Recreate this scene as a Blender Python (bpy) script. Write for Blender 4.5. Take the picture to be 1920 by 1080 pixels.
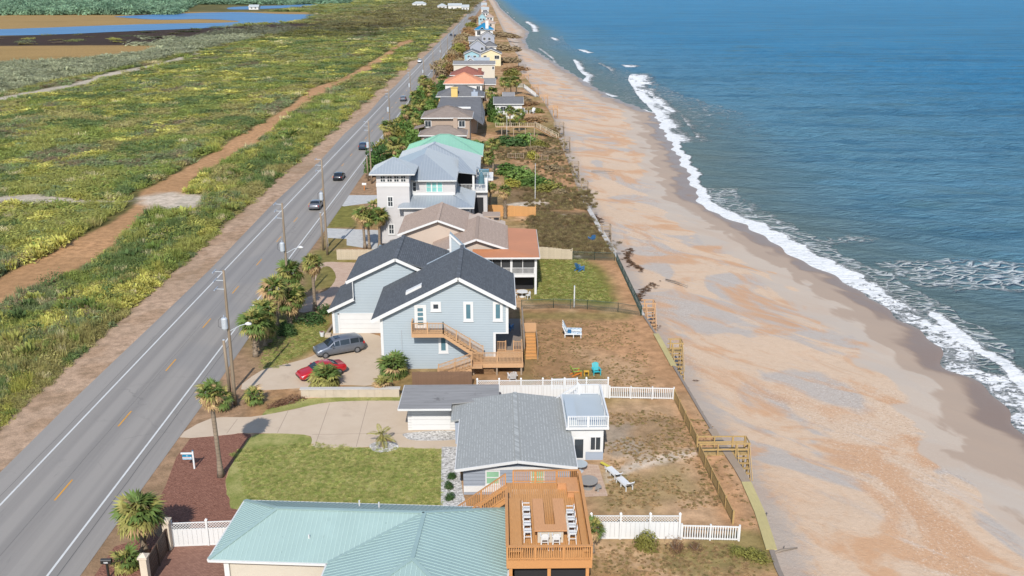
import bpy, bmesh, math, random
import numpy as np
from mathutils import Vector, Matrix
from mathutils.geometry import tessellate_polygon
R = math.radians
for o in list(bpy.data.objects): bpy.data.objects.remove(o)
SC = bpy.context.scene
COL = SC.collection
# ------------------------------------------------------------------ camera, sky, sun, exposure
cd = bpy.data.cameras.new('camera'); cam = bpy.data.objects.new('camera', cd); COL.objects.link(cam)
cam.location = (0, 0, 36.5); cam.rotation_euler = (R(90 - 18.098), 0, R(-0.877))
cd.sensor_width = 36; cd.lens = 32.5875; cd.clip_start = 0.5; cd.clip_end = 40000
SC.camera = cam
SUN_EL, SUN_AZ = R(40), R(185.5)
sv = Vector((math.sin(SUN_AZ)*math.cos(SUN_EL), math.cos(SUN_AZ)*math.cos(SUN_EL), math.sin(SUN_EL)))
W = bpy.data.worlds.new('World'); SC.world = W; W.use_nodes = True
wn = W.node_tree; bg = wn.nodes['Background']
sky = wn.nodes.new('ShaderNodeTexSky'); sky.sky_type = 'NISHITA'; sky.sun_disc = False
sky.sun_elevation = SUN_EL; sky.sun_rotation = SUN_AZ; sky.altitude = 40; sky.air_density = 1.0; sky.dust_density = 0.6; sky.ozone_density = 1.5
wn.links.new(sky.outputs[0], bg.inputs[0]); bg.inputs[1].default_value = 0.135
sl = bpy.data.lights.new('sun', 'SUN'); sl.energy = 3.9; sl.angle = R(0.53); sl.color = (1.0, 0.955, 0.89)
so = bpy.data.objects.new('sun', sl); COL.objects.link(so); so.rotation_euler = sv.to_track_quat('Z', 'Y').to_euler(); so.location = (0, -60, 80)
SC.view_settings.view_transform = 'Standard'; SC.view_settings.look = 'None'
SC.view_settings.exposure = 0.57; SC.view_settings.gamma = 1.0; SC.view_settings.use_curve_mapping = False
SC.render.engine = 'CYCLES'; SC.cycles.caustics_reflective = False; SC.cycles.caustics_refractive = False
# ------------------------------------------------------------------ node helper and materials
class NT:
    def __init__(s, name):
        s.m = bpy.data.materials.new(name); s.m.use_nodes = True; s.t = s.m.node_tree
        s.b = s.t.nodes['Principled BSDF']
    def n(s, typ, ins=None, **kw):
        nd = s.t.nodes.new('ShaderNode' + typ)
        for k, v in kw.items(): setattr(nd, k, v)
        for k, v in (ins or {}).items(): s.set(nd.inputs[k], v)
        return nd
    def set(s, sock, v):
        if isinstance(v, bpy.types.NodeSocket): s.t.links.new(v, sock)
        elif isinstance(v, bpy.types.Node): s.t.links.new(v.outputs[0], sock)
        else:
            if hasattr(sock, 'default_value'):
                if isinstance(v, (tuple, list)) and len(v) == 3 and sock.type == 'RGBA': v = (*v, 1)
                sock.default_value = v
    def pos(s): return s.n('NewGeometry').outputs['Position']
    def math(s, op, a, b=0.0, c=0.0, clamp=False):
        nd = s.n('Math', operation=op); nd.use_clamp = clamp
        s.set(nd.inputs[0], a); s.set(nd.inputs[1], b); s.set(nd.inputs[2], c); return nd.outputs[0]
    def noise(s, scale, vec=None, detail=4, rough=.55, dist=0.0, mul=None):
        v = vec if vec is not None else s.pos()
        if mul: v = s.n('VectorMath', {0: v, 1: mul}, operation='MULTIPLY').outputs[0]
        return s.n('TexNoise', {'Vector': v, 'Scale': scale, 'Detail': detail, 'Roughness': rough, 'Distortion': dist}).outputs[0]
    def ramp(s, f, stops):
        r = s.n('ValToRGB'); e = r.color_ramp.elements
        while len(e) < len(stops): e.new(0.5)
        for i, (p, c) in enumerate(stops):
            e[i].position = p; e[i].color = (*c, 1) if len(c) == 3 else c
        s.set(r.inputs[0], f); return r.outputs[0]
    def mix(s, f, a, b, mode='MIX'):
        nd = s.n('Mix', data_type='RGBA', blend_type=mode); nd.clamp_factor = True
        s.set(nd.inputs[0], f); s.set(nd.inputs[6], a); s.set(nd.inputs[7], b); return nd.outputs[2]
    def step(s, f, lo, hi):
        nd = s.n('MapRange', interpolation_type='SMOOTHSTEP'); s.set(nd.inputs[0], f)
        nd.inputs[1].default_value = lo; nd.inputs[2].default_value = hi; return nd.outputs[0]
    def bump(s, h, strength=.3, dist=.05):
        nd = s.n('Bump', {'Height': h, 'Strength': strength, 'Distance': dist}); s.set(s.b.inputs['Normal'], nd.outputs[0]); return nd
    def out(s, color, rough=.6, metal=0.0, spec=None):
        s.set(s.b.inputs['Base Color'], color); s.set(s.b.inputs['Roughness'], rough); s.set(s.b.inputs['Metallic'], metal)
        if spec is not None: s.b.inputs['Specular IOR Level'].default_value = spec
        return s.m
M = {}
def plain(name, c, rough=.6, var=.12, scale=3.0, metal=0.0, bump=0.0, bscale=None, dirt=0.0, spec=None):
    t = NT(name); p = t.pos()
    f = t.noise(scale, p, 5); col = t.mix(f, tuple(x*(1-var) for x in c), tuple(min(1, x*(1+var)) for x in c))
    if dirt:
        d = t.noise(scale*.23, p, 6, .65, .4); col = t.mix(t.math('MULTIPLY', t.step(d, .48, .72), dirt), col, tuple(x*.45 for x in c))
    if bump: t.bump(t.noise(bscale or scale*6, p, 4), bump, .03)
    M[name] = t.out(col, rough, metal, spec); return M[name]
def fracz(t, axis, period):
    s = t.n('SeparateXYZ', {0: t.pos()}); return t.math('FRACT', t.math('DIVIDE', s.outputs[axis], period))
def siding(name, c, period=.18, var=.05):
    t = NT(name); f = fracz(t, 2, period)
    col = t.mix(t.noise(.7, None, 4), tuple(x*(1-var) for x in c), tuple(min(1, x*(1+var)) for x in c))
    col = t.mix(t.math('GREATER_THAN', f, .9), col, tuple(x*.72 for x in c))
    t.bump(t.math('SUBTRACT', 1.0, f), .9, .025); M[name] = t.out(col, .55); return M[name]
def shingle(name, c, w=.32, h=.1, var=.3, mo=.6):
    t = NT(name); s = t.n('SeparateXYZ', {0: t.pos()})
    row = t.math('FLOOR', t.math('DIVIDE', s.outputs[2], h)); u = t.math('ADD', t.math('ADD', s.outputs[0], s.outputs[1]), t.math('MULTIPLY', t.n('TexWhiteNoise', {'W': row}, noise_dimensions='1D').outputs[0], 3.7)); v = t.n('CombineXYZ', {0: u, 1: s.outputs[2], 2: 0.0}).outputs[0]
    b = t.n('TexBrick', {'Vector': v, 'Color1': tuple(x*(1-var) for x in c), 'Color2': tuple(x*(1+var) for x in c), 'Mortar': tuple(x*mo for x in c),
                         'Scale': 1.0, 'Mortar Size': .012, 'Mortar Smooth': .3, 'Bias': 0.0, 'Brick Width': w, 'Row Height': h})
    b.offset = .37; b.offset_frequency = 2
    n2 = t.noise(.35, None, 5, .6); col = t.mix(t.math('MULTIPLY', n2, .5), b.outputs[0], tuple(x*.8 for x in c))
    col = t.mix(t.math('MULTIPLY', t.noise(9, None, 3), .35), col, tuple(min(1, x*1.5) for x in c))
    f = t.math('FRACT', t.math('DIVIDE', s.outputs[2], h)); t.bump(t.math('SUBTRACT', 1.0, f), .5, .02)
    M[name] = t.out(col, .9, 0, .2); return M[name]
def wood(name, c, rough=.7, var=.25, s3=(6, 1.2, 6)):
    t = NT(name); p = t.n('TexCoord').outputs['Object']
    oi = t.n('ObjectInfo').outputs['Random']
    g = t.noise(2.2, None, 6, .6, .3, mul=s3)
    col = t.mix(g, tuple(x*(1-var) for x in c), tuple(min(1, x*(1+var)) for x in c))
    col = t.mix(t.math('MULTIPLY', oi, .3), col, tuple(x*.66 for x in c)); t.bump(g, .25, .01)
    M[name] = t.out(col, rough); return M[name]
def metalroof(name, c, rough=.4):
    t = NT(name); col = t.mix(t.noise(.25, None, 5, .6), tuple(x*.88 for x in c), tuple(min(1, x*1.1) for x in c))
    d = t.noise(1.6, None, 6, .7); col = t.mix(t.math('MULTIPLY', t.step(d, .58, .75), .4), col, tuple(x*.6 for x in c)); d2 = t.noise(.5, None, 5, .7, .5); col = t.mix(t.math('MULTIPLY', t.step(d2, .5, .7), .22), col, tuple(min(1, x*1.25) for x in c)); sp = t.noise(6, None, 2, .5); col = t.mix(t.math('MULTIPLY', t.step(sp, .70, .76), .5), col, tuple(x*.35 for x in c))
    M[name] = t.out(col, rough, 0.15, .5); return M[name]
def glass(name, c=(.02, .025, .03), rough=.16):
    t = NT(name); M[name] = t.out(t.mix(t.noise(.8, None, 2), c, tuple(x*1.8 for x in c)), rough, 0, .6); return M[name]
# ------------------------------------------------------------------ mesh helpers
ORG = {}
def prop(o, label=None, cat=None, group=None, kind=None):
    if label: o['label'] = label
    if cat: o['category'] = cat
    if group: o['group'] = group
    if kind: o['kind'] = kind
    return o
def link(name, me, parent=None, loc=(0, 0, 0)):
    o = bpy.data.objects.new(name, me); COL.objects.link(o)
    if parent is not None:
        o.parent = parent; ORG[o.name] = ORG[parent.name]
    else: o.location = loc; ORG[o.name] = Vector(loc)
    return o
def thing(name, label, cat, loc=(0, 0, 0), group=None, local=False):
    o = link(name, None, None, loc); o.empty_display_size = .3
    if local: ORG[o.name] = Vector((0, 0, 0))
    return prop(o, label, cat, group)
class MB:
    def __init__(s): s.v = []; s.f = []; s.mi = []; s.cur = 0
    def add(s, vs, fs):
        k = len(s.v); s.v += [tuple(x) for x in vs]; s.f += [tuple(i + k for i in f) for f in fs]; s.mi += [s.cur]*len(fs); return s
    def box(s, x0, x1, y0, y1, z0, z1):
        return s.add([(x0, y0, z0), (x1, y0, z0), (x1, y1, z0), (x0, y1, z0), (x0, y0, z1), (x1, y0, z1), (x1, y1, z1), (x0, y1, z1)],
                     [(0, 3, 2, 1), (4, 5, 6, 7), (0, 1, 5, 4), (1, 2, 6, 5), (2, 3, 7, 6), (3, 0, 4, 7)])
    def poly(s, pts): return s.add(pts, [tuple(range(len(pts)))])
    def prism(s, pts, vec):
        n = len(pts); v = Vector(vec); top = [Vector(p) for p in pts]; bot = [p + v for p in top]
        fs = [tuple(range(n)), tuple(range(2*n - 1, n - 1, -1))] + [(i, i + n, (i + 1) % n + n, (i + 1) % n) for i in range(n)]
        return s.add(top + bot, fs)
    def bar(s, p, q, w, h, up=(0, 0, 1)):
        p, q = Vector(p), Vector(q); d = (q - p).normalized(); u = Vector(up)
        if abs(d.dot(u)) > .98: u = Vector((0, 1, 0))
        a = d.cross(u).normalized()*w/2; b = a.cross(d).normalized()*h/2
        vs = [p - a - b, p + a - b, p + a + b, p - a + b, q - a - b, q + a - b, q + a + b, q - a + b]
        return s.add(vs, [(0, 1, 2, 3), (7, 6, 5, 4), (4, 5, 1, 0), (5, 6, 2, 1), (6, 7, 3, 2), (7, 4, 0, 3)])
    def tube(s, pts, rs, n=8, cap=True):
        pts = [Vector(p) for p in pts]; k = len(s.v); m = len(pts); vs = []
        for i, p in enumerate(pts):
            d = (pts[min(i + 1, m - 1)] - pts[max(i - 1, 0)]).normalized(); u = Vector((0, 0, 1)) if abs(d.z) < .95 else Vector((1, 0, 0))
            a = d.cross(u).normalized(); b = a.cross(d); r = rs[i] if hasattr(rs, '__len__') else rs
            vs += [p + (a*math.cos(2*math.pi*j/n) + b*math.sin(2*math.pi*j/n))*r for j in range(n)]
        fs = [(i*n + j, i*n + (j + 1) % n, (i + 1)*n + (j + 1) % n, (i + 1)*n + j) for i in range(m - 1) for j in range(n)]
        if cap: fs += [tuple(range(n - 1, -1, -1)), tuple(range((m - 1)*n, m*n))]
        return s.add(vs, fs)
    def mesh(s, name, mat, org=(0, 0, 0), smooth=False):
        me = bpy.data.meshes.new(name); o = Vector(org)
        me.from_pydata([(x - o.x, y - o.y, z - o.z) for x, y, z in s.v], [], s.f)
        for mm in (mat if isinstance(mat, (list, tuple)) else [mat]): me.materials.append(M[mm] if isinstance(mm, str) else mm)
        if any(s.mi): me.polygons.foreach_set('material_index', s.mi)
        bm = bmesh.new(); bm.from_mesh(me); bmesh.ops.recalc_face_normals(bm, faces=bm.faces); bm.to_mesh(me); bm.free()
        if smooth: me.polygons.foreach_set('use_smooth', [True]*len(me.polygons))
        me.update(); return me
    def build(s, name, mat, parent=None, smooth=False, loc=None):
        org = ORG[parent.name] if parent is not None else Vector(loc or (0, 0, 0))
        return link(name, s.mesh(name, mat, org, smooth), parent, loc or (0, 0, 0))
def inst(name, me, parent, p, rot=(0, 0, 0), scale=(1, 1, 1)):
    o = link(name, me, parent); o.location = Vector(p) - ORG[parent.name]; o.rotation_euler = rot; o.scale = scale; return o
def np_mesh(name, V, F, mat, cols=None, floats=None, smooth=True):
    me = bpy.data.meshes.new(name); V = np.asarray(V, np.float32); F = np.asarray(F, np.int32)
    me.vertices.add(len(V)); me.vertices.foreach_set('co', V.ravel())
    me.loops.add(F.size); me.polygons.add(len(F)); me.loops.foreach_set('vertex_index', F.ravel())
    me.polygons.foreach_set('loop_start', np.arange(len(F), dtype=np.int32)*F.shape[1])
    me.update(calc_edges=True)
    if smooth: me.polygons.foreach_set('use_smooth', np.ones(len(F), bool))
    for k, a in (cols or {}).items():
        at = me.attributes.new(k, 'FLOAT_COLOR', 'POINT'); at.data.foreach_set('color', np.c_[a, np.ones(len(a))].astype(np.float32).ravel())
    for k, a in (floats or {}).items():
        at = me.attributes.new(k, 'FLOAT', 'POINT'); at.data.foreach_set('value', np.asarray(a, np.float32).ravel())
    if mat: me.materials.append(M[mat])
    me.update(); return me
def gridfaces(ny, nx):
    i = np.arange(ny*nx).reshape(ny, nx); return np.stack([i[:-1, :-1], i[:-1, 1:], i[1:, 1:], i[1:, :-1]], -1).reshape(-1, 4)
def sstep(x, a, b):
    t = np.clip((x - a)/(b - a), 0, 1); return t*t*(3 - 2*t)
class VNoise:
    def __init__(s, seed): s.t = np.random.RandomState(seed).rand(256, 256).astype(np.float32)
    def __call__(s, x, y):
        xi = np.floor(x).astype(int); yi = np.floor(y).astype(int); fx = x - xi; fy = y - yi
        fx = fx*fx*(3 - 2*fx); fy = fy*fy*(3 - 2*fy); t = s.t
        a = t[yi & 255, xi & 255]; b = t[yi & 255, (xi + 1) & 255]; c = t[(yi + 1) & 255, xi & 255]; d = t[(yi + 1) & 255, (xi + 1) & 255]
        return (a*(1 - fx) + b*fx)*(1 - fy) + (c*(1 - fx) + d*fx)*fy
VN = VNoise(3)
def fbm(x, y, oct=4, s=1.0):
    r = 0; a = .5; tot = 0
    for k in range(oct): r = r + a*VN(x*s*2**k + 17.3*k, y*s*2**k + 5.1*k); tot += a; a *= .5
    return r/tot
def inpoly(X, Y, P):
    r = np.zeros(X.shape, bool); n = len(P)
    for i in range(n):
        x0, y0 = P[i]; x1, y1 = P[(i + 1) % n]
        if y0 == y1: continue
        c = ((y0 > Y) != (y1 > Y)) & (X < (x1 - x0)*(Y - y0)/(y1 - y0) + x0); r ^= c
    return r
def pdist(X, Y, P, closed=True):
    d = np.full(X.shape, 1e9); n = len(P)
    for i in range(n if closed else n - 1):
        x0, y0 = P[i]; x1, y1 = P[(i + 1) % n]; dx, dy = x1 - x0, y1 - y0; L = dx*dx + dy*dy + 1e-9
        t = np.clip(((X - x0)*dx + (Y - y0)*dy)/L, 0, 1); d = np.minimum(d, np.hypot(X - x0 - t*dx, Y - y0 - t*dy))
    return d
def sdist(X, Y, P): return np.where(inpoly(X, Y, P), 1, -1)*pdist(X, Y, P)   # positive inside
def smoothpts(P, n=4, jit=0.0, closed=True, seed=1):
    rnd = random.Random(seed); out = []; m = len(P)
    for i in range(m if closed else m - 1):
        p0, p1, p2, p3 = (P[(i + k) % m] if closed else P[min(max(i + k, 0), m - 1)] for k in (-1, 0, 1, 2))
        for j in range(n):
            t = j/n; q = []
            for a, b, c, d in zip(p0, p1, p2, p3): q.append(.5*(2*b + (c - a)*t + (2*a - 5*b + 4*c - d)*t*t + (3*b - a - 3*c + d)*t**3) + rnd.uniform(-jit, jit))
            out.append(tuple(q))
    if not closed: out.append(tuple(P[-1]))
    return out
def sheet(name, P, z, mat, label=None, cat=None, th=0.0, kind='structure', parent=None):
    pts = [Vector((x, y, z)) for x, y in P]; tr = tessellate_polygon([pts]); mb = MB(); mb.add(pts, [tuple(t) for t in tr])
    if th:
        n = len(pts); mb.add([p for p in pts] + [p - Vector((0, 0, th)) for p in pts], [(i, (i + 1) % n, (i + 1) % n + n, i + n) for i in range(n)])
    o = mb.build(name, mat, parent)
    for p in o.data.polygons:
        if abs(p.normal.z) > .5 and p.normal.z < 0:
            o.data.flip_normals(); break
    if parent is None: prop(o, label, cat, kind=kind)
    return o

# ================================================================== palette (picture value -> surface colour)
def S(r, g, b, k=1.55):
    f = lambda c: ((c/255 + .055)/1.055)**2.4 if c > 10 else c/3300
    return (f(r)/k, f(g)/k, f(b)/k)
# ------------------------------------------------------------------ ground materials
t = NT('ground')
at = t.n('Attribute', attribute_name='Col').outputs['Color']
n1 = t.noise(.9, None, 6, .65); n2 = t.noise(5.5, None, 5, .7); n3 = t.noise(.13, None, 4)
c = t.mix(t.step(n1, .30, .70), t.mix(1.0, at, (.62, .60, .56), 'MULTIPLY'), t.mix(1.0, at, (1.22, 1.17, 1.12), 'MULTIPLY'))
c = t.mix(t.math('MULTIPLY', t.step(n2, .52, .72), .55), c, t.mix(1.0, at, (.50, .47, .36), 'MULTIPLY'))
c = t.mix(t.math('MULTIPLY', n3, .3), c, t.mix(1.0, at, (.8, .9, .8), 'MULTIPLY'))
n4 = t.noise(.022, None, 6, .65, .6, mul=(.5, 1.6, 1)); c = t.mix(t.math('MULTIPLY', t.step(n4, .42, .66), .55), c, t.mix(1.0, at, (.62, .62, .55), 'MULTIPLY'))
t.bump(t.math('ADD', n2, t.math('MULTIPLY', n1, .6)), .7, .12)
M['ground'] = t.out(c, .95, 0, .1)
t = NT('asphalt')
sx = t.n('SeparateXYZ', {0: t.pos()}).outputs[0]
tr = t.noise(.55, None, 3, .5, 0, mul=(1.6, .015, 1)); n = t.noise(.6, None, 6, .7, mul=(1, .25, 1)); g = t.noise(24, None, 3)
c = t.mix(t.step(tr, .35, .65), S(146, 140, 133), S(172, 165, 156)); c = t.mix(t.math('MULTIPLY', n, .5), c, S(160, 155, 150))
c = t.mix(t.math('MULTIPLY', g, .35), c, S(128, 126, 124)); pt = t.noise(.05, None, 2, mul=(1, .6, 1)); c = t.mix(t.math('MULTIPLY', t.step(pt, .56, .6), .3), c, S(138, 137, 137))
ck = t.n('TexVoronoi', {'Vector': t.n('VectorMath', {0: t.pos(), 1: t.n('VectorMath', {0: t.n('TexNoise', {'Vector': t.pos(), 'Scale': .6, 'Detail': 4.0}).outputs['Color'], 1: (2.5, 2.5, 0)}, operation='MULTIPLY').outputs[0]}, operation='ADD').outputs[0], 'Scale': .16}, feature='DISTANCE_TO_EDGE').outputs['Distance']
c = t.mix(t.math('MULTIPLY', t.math('MULTIPLY', t.math('SUBTRACT', 1.0, t.step(ck, .003, .012)), t.step(t.noise(.08, None, 3), .5, .64)), .26), c, S(96, 94, 92)); oil = t.noise(.9, None, 5, .7, 0, mul=(.9, .18, 1)); c = t.mix(t.math('MULTIPLY', t.step(oil, .6, .74), .35), c, S(112, 110, 108))
t.bump(g, .3, .02); M['asphalt'] = t.out(c, .85, 0, .3)
plain('white_paint', S(226, 226, 222), .6, .12, 2.5, dirt=.25); plain('yellow_paint', S(226, 160, 50), .6, .15, 3, dirt=.3)
t = NT('concrete')
n = t.noise(.5, None, 6, .65); g = t.noise(9, None, 4, .7); d = t.noise(.25, None, 6, .7, .6)
c = t.mix(n, S(206, 184, 158), S(230, 210, 186)); c = t.mix(t.math('MULTIPLY', g, .25), c, S(170, 152, 132)); c = t.mix(t.math('MULTIPLY', t.step(d, .52, .75), .4), c, S(158, 140, 122))
t.bump(g, .2, .02); M['concrete'] = t.out(c, .85, 0, .25)
t = NT('lawn')
n = t.noise(.45, None, 5, .6); g = t.noise(7, None, 5, .75); q = t.noise(1.7, None, 4, .6)
c = t.mix(t.step(n, .3, .7), S(146, 150, 80), S(190, 182, 118)); c = t.mix(t.math('MULTIPLY', t.step(q, .5, .68), .5), c, S(112, 134, 56)); c = t.mix(t.math('MULTIPLY', t.step(g, .48, .7), .6), c, S(108, 112, 52))
t.bump(g, .9, .08); M['lawn'] = t.out(c, .95, 0, .1)
t = NT('mulch')
v = t.n('TexVoronoi', {'Vector': t.n('VectorMath', {0: t.pos(), 1: (1, 1.7, 1)}, operation='MULTIPLY').outputs[0], 'Scale': 9.0}); n = t.noise(.8, None, 5)
vc = t.n('SeparateColor', {0: v.outputs['Color']}).outputs[0]
c = t.mix(vc, S(124, 84, 70), S(176, 128, 108)); c = t.mix(t.math('MULTIPLY', n, .5), c, S(142, 98, 82)); t.bump(v.outputs['Distance'], .9, .06); M['mulch'] = t.out(c, .95, 0, .1)
t = NT('white_gravel'); v = t.n('TexVoronoi', {'Vector': t.pos(), 'Scale': 7.0}); vc = t.n('SeparateColor', {0: v.outputs['Color']}).outputs[0]
c = t.mix(vc, S(160, 156, 150), S(240, 236, 230)); t.bump(v.outputs['Distance'], .8, .06); M['white_gravel'] = t.out(c, .8)
def pavers(name, a, b, mo, w=.22, h=.11):
    t = NT(name); k = t.n('TexBrick', {'Vector': t.pos(), 'Color1': a, 'Color2': b, 'Mortar': mo, 'Scale': 1.0, 'Mortar Size': .012, 'Brick Width': w, 'Row Height': h})
    c = t.mix(t.math('MULTIPLY', t.noise(.7, None, 5), .5), k.outputs[0], tuple((x + y)/2.2 for x, y in zip(a, b))); t.bump(k.outputs['Fac'], -.3, .02); M[name] = t.out(c, .9)
pavers('brick_pavers', S(140, 98, 82), S(172, 128, 108), S(112, 84, 72)); pavers('pink_pavers', S(198, 166, 142), S(216, 188, 164), S(170, 140, 120), .5, .25); pavers('grey_pavers', S(190, 190, 188), S(215, 214, 210), S(165, 165, 165), .5, .3)
# ------------------------------------------------------------------ shoreline curves
SEAW = np.array([(18.0, 20), (18.27, 52.3), (18.9, 58.5), (19.05, 63.9), (18.4, 71), (18.1, 75.8), (17.9, 80.5), (17.6, 85.6), (17.3, 94.5), (16.8, 101.5), (16.7, 126), (16.0, 141), (15.4, 158), (15.1, 176), (15.4, 202), (15.3, 227), (16.2, 265), (15.3, 310), (12.3, 382), (9.5, 432), (11.5, 516), (8.9, 583), (5.5, 786), (2, 1020), (-6, 1600), (-22, 2500), (-80, 4500), (-200, 9000)])
def Xs(y): return np.interp(y, SEAW[:, 1], SEAW[:, 0])
WAT = [(49.79, 78.54), (49.78, 81.02), (50.22, 85.25), (50.98, 89.18), (50.72, 91.71), (49.60, 93.92), (51.62, 100.72), (50.96, 105.49), (50.54, 110.06), (51.17, 117.37), (49.15, 123.19), (47.87, 133.04), (44.99, 144.12), (44.10, 159.23), (40.14, 166.09), (39.32, 173.91), (39.81, 183.41), (42.64, 206.84), (44.24, 226.57), (46.44, 250.17), (48.24, 274.60), (51.55, 307.94), (49.71, 320.41), (45.89, 340.22), (42.40, 360.71), (34.31, 479.38), (25.49, 604.75), (20.74, 646.75), (21.72, 742.90), (28.84, 871.73), (18.73, 1223.24), (5.74, 1798.68), (-0.20, 2421.64)]
WAT = sorted([(p[1], p[0]) for p in WAT]); WY = np.array([20.] + [p[0] for p in WAT] + [4500, 9000]); WX = np.array([50.5] + [p[1] for p in WAT] + [-40, -160])
def Xw(y): return np.interp(y, WY, WX) + .5*np.sin(y*.31) + .35*np.sin(y*.83 + 1)
SEA_Z = -4.0
# ------------------------------------------------------------------ ground sheet
def lines(*segs):
    out = []
    for a, b, st0, st1 in segs:
        x = a; 
        while x < b - 1e-6:
            out.append(x); f = (x - a)/(b - a); x += st0 + (st1 - st0)*f
    out.append(segs[-1][1]); return np.array(out)
gy = lines((20, 130, .55, .55), (130, 300, .6, 1.6), (300, 900, 1.6, 9), (900, 3000, 9, 60), (3000, 9000, 60, 600))
gxe = lines((-28, 19, .5, .5)); gxw = -lines((28, 75, .6, .6), (75, 220, .8, 3), (220, 900, 3, 12), (900, 6000, 12, 700))[::-1]
gx = np.r_[gxw[:-1], gxe]
GX, GY = np.meshgrid(gx, gy)
xs = Xs(GY) - .12; u = np.clip((GX - 4)/15., 0, 1); GXX = np.where(xs > 5, np.where(GX > 4, 4 + u*(xs - 4), GX), np.minimum(GX, xs))
SC_ = {'dirt': S(226, 188, 152), 'brown': S(188, 148, 110), 'orange': S(214, 166, 126), 'olive': S(150, 138, 84), 'green': S(132, 134, 62), 'dk': S(128, 108, 80), 'verge': S(180, 148, 120),
       'pale': S(232, 218, 204), 'shoulder': S(204, 174, 150), 'track': S(208, 162, 120), 'scrub': S(108, 104, 62), 'tan': S(182, 150, 98), 'cloudsh': S(74, 58, 50), 'straw': S(196, 172, 128), 'grey': S(190, 178, 166)}
C = np.empty(GX.shape + (3,), np.float32)
C[:] = SC_['brown']
wv = fbm(GXX*.35, GY*.35, 4); w2 = fbm(GXX*.11 + 9, GY*.11, 4)
def blend(m, c): 
    global C
    C = C*(1 - m[..., None]) + np.array(SC_[c], np.float32)*m[..., None]
def blob(P, c, soft=1.5, amt=1.0, nz=2.0):
    xs_ = [p[0] for p in P]; ys_ = [p[1] for p in P]
    iy = np.where((gy > min(ys_) - 6) & (gy < max(ys_) + 6))[0]
    if len(iy) == 0: return
    sl_ = slice(iy[0], iy[-1] + 1); X_, Y_ = GXX[sl_], GY[sl_]
    d = sdist(X_, Y_, P) + (wv[sl_] - .5)*nz; m = sstep(d, -soft/2, soft/2)*amt
    C[sl_] = C[sl_]*(1 - m[..., None]) + np.array(SC_[c], np.float32)*m[..., None]
# east of the road
blend(sstep(wv, .42, .6)*.8, 'dirt'); blend(sstep(w2, .55, .7)*.5, 'olive')
far = sstep(GY, 160, 200); blend(far*sstep(w2, .40, .6)*.5, 'olive'); blend(far*sstep(wv, .55, .7)*.6, 'orange')
blob([(-3.49, 104.58), (17.73, 99.61), (18.10, 78.63), (-3.41, 83.27)], 'brown', 3, .95)
blob([(15.23, 101.46), (18.05, 97.86), (18.34, 78.63), (14.81, 79.88), (11.03, 91.47), (10.96, 96.27)], 'orange', 5, .8, 4)
blob([(8.36, 90.01), (14.35, 87.03), (15.51, 78.09), (9.98, 81.80)], 'dirt', 4, .7, 4)
blob([(2.20, 102.59), (15.35, 102.39), (15.03, 100.01), (2.14, 99.85)], 'olive', 2, .7, 2)
blob([(3.25, 96.39), (3.31, 81.90), (2.28, 81.91), (2.50, 94.75)], 'olive', 2, .7, 2)
blob([(8.00, 85.75), (10.41, 85.71), (10.57, 82.42), (7.93, 81.83)], 'olive', 1.5, .8, 3)
blob([(4.94, 125.68), (13.22, 125.56), (14.94, 120.83), (14.71, 107.27), (13.77, 104.89), (3.57, 106.23)], 'green', 2.5, .9, 2)
blob([(12.39, 124.76), (16.88, 124.69), (18.02, 101.42), (14.73, 104.88), (15.09, 115.98)], 'orange', 3, .9, 2)
blob([(5.99, 153.98), (15.97, 153.83), (16.10, 124.44), (5.29, 125.14)], 'dk', 2.5, .95, 2)
blob([(2.74, 178.85), (17.90, 173.56), (16.43, 153.82), (5.08, 154.00), (-0.37, 158.10)], 'dk', 2.5, .8, 2)
blob([(1.03, 158.49), (9.22, 163.48), (8.48, 158.38), (1.46, 155.24)], 'pale', 1, .9, 1)
blob([(5.98, 153.59), (12.50, 150.05), (12.76, 147.83), (6.34, 151.28)], 'pale', .8, .7, 1.2)
blob([(6.02, 143.33), (13.69, 138.87), (13.54, 137.27), (5.94, 141.30)], 'pale', .8, .6, 1.2)
blob([(5.83, 128.99), (11.81, 126.67), (11.67, 125.04), (5.74, 126.76)], 'pale', .8, .6, 1.0)
blob([(6.02, 202.07), (16.31, 223.46), (15.87, 173.60), (15.97, 153.83), (11.44, 153.90)], 'orange', 4, .8, 5)
blob([(7.95, 76.50), (17.60, 78.64), (19.18, 63.45), (16.92, 56.12), (6.35, 59.05)], 'dirt', 3, .85)
blob([(9.70, 74.83), (15.40, 74.74), (16.29, 69.66), (10.79, 68.80), (9.00, 72.74)], 'dk', 3, .45, 6)
blob([(7.21, 66.16), (13.41, 66.06), (15.77, 61.13), (12.18, 58.96), (6.51, 58.69)], 'olive', 3, .5, 6)
blob([(16.61, 78.66), (18.52, 70.59), (18.11, 51.17), (16.03, 51.20), (15.91, 67.80)], 'orange', 2.5, .9, 2)
blob([(8.77, 72.74), (11.32, 72.70), (11.91, 67.41), (8.28, 66.14)], 'grey', 2, .7, 3)
blob([(8.14, 64.86), (11.41, 66.97), (16.06, 68.54), (16.31, 67.62), (11.15, 65.23), (8.38, 63.21)], 'pale', .6, .75, .6)
blob([(6.03, 55.63), (16.68, 55.14), (18.46, 51.16), (5.64, 51.36)], 'dirt', 2, .7, 4); blob([(11.36, 54.27), (19.35, 56.08), (18.46, 51.16), (12.57, 51.25)], 'olive', 2, .8, 5)
blend(sstep(-GXX, 21.5, 23.5)*(GXX > -40), 'verge'); blob([(-26.71, 102.10), (-19.57, 102.00), (-17.83, 93.46), (-20.59, 88.70), (-23.66, 85.56), (-27.89, 93.62)], 'green', 2, .85, 2)
blob([(-29.04, 107.94), (-21.56, 93.52), (-24.02, 84.89), (-26.13, 84.93)], 'verge', 2, .8, 2)
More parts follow.
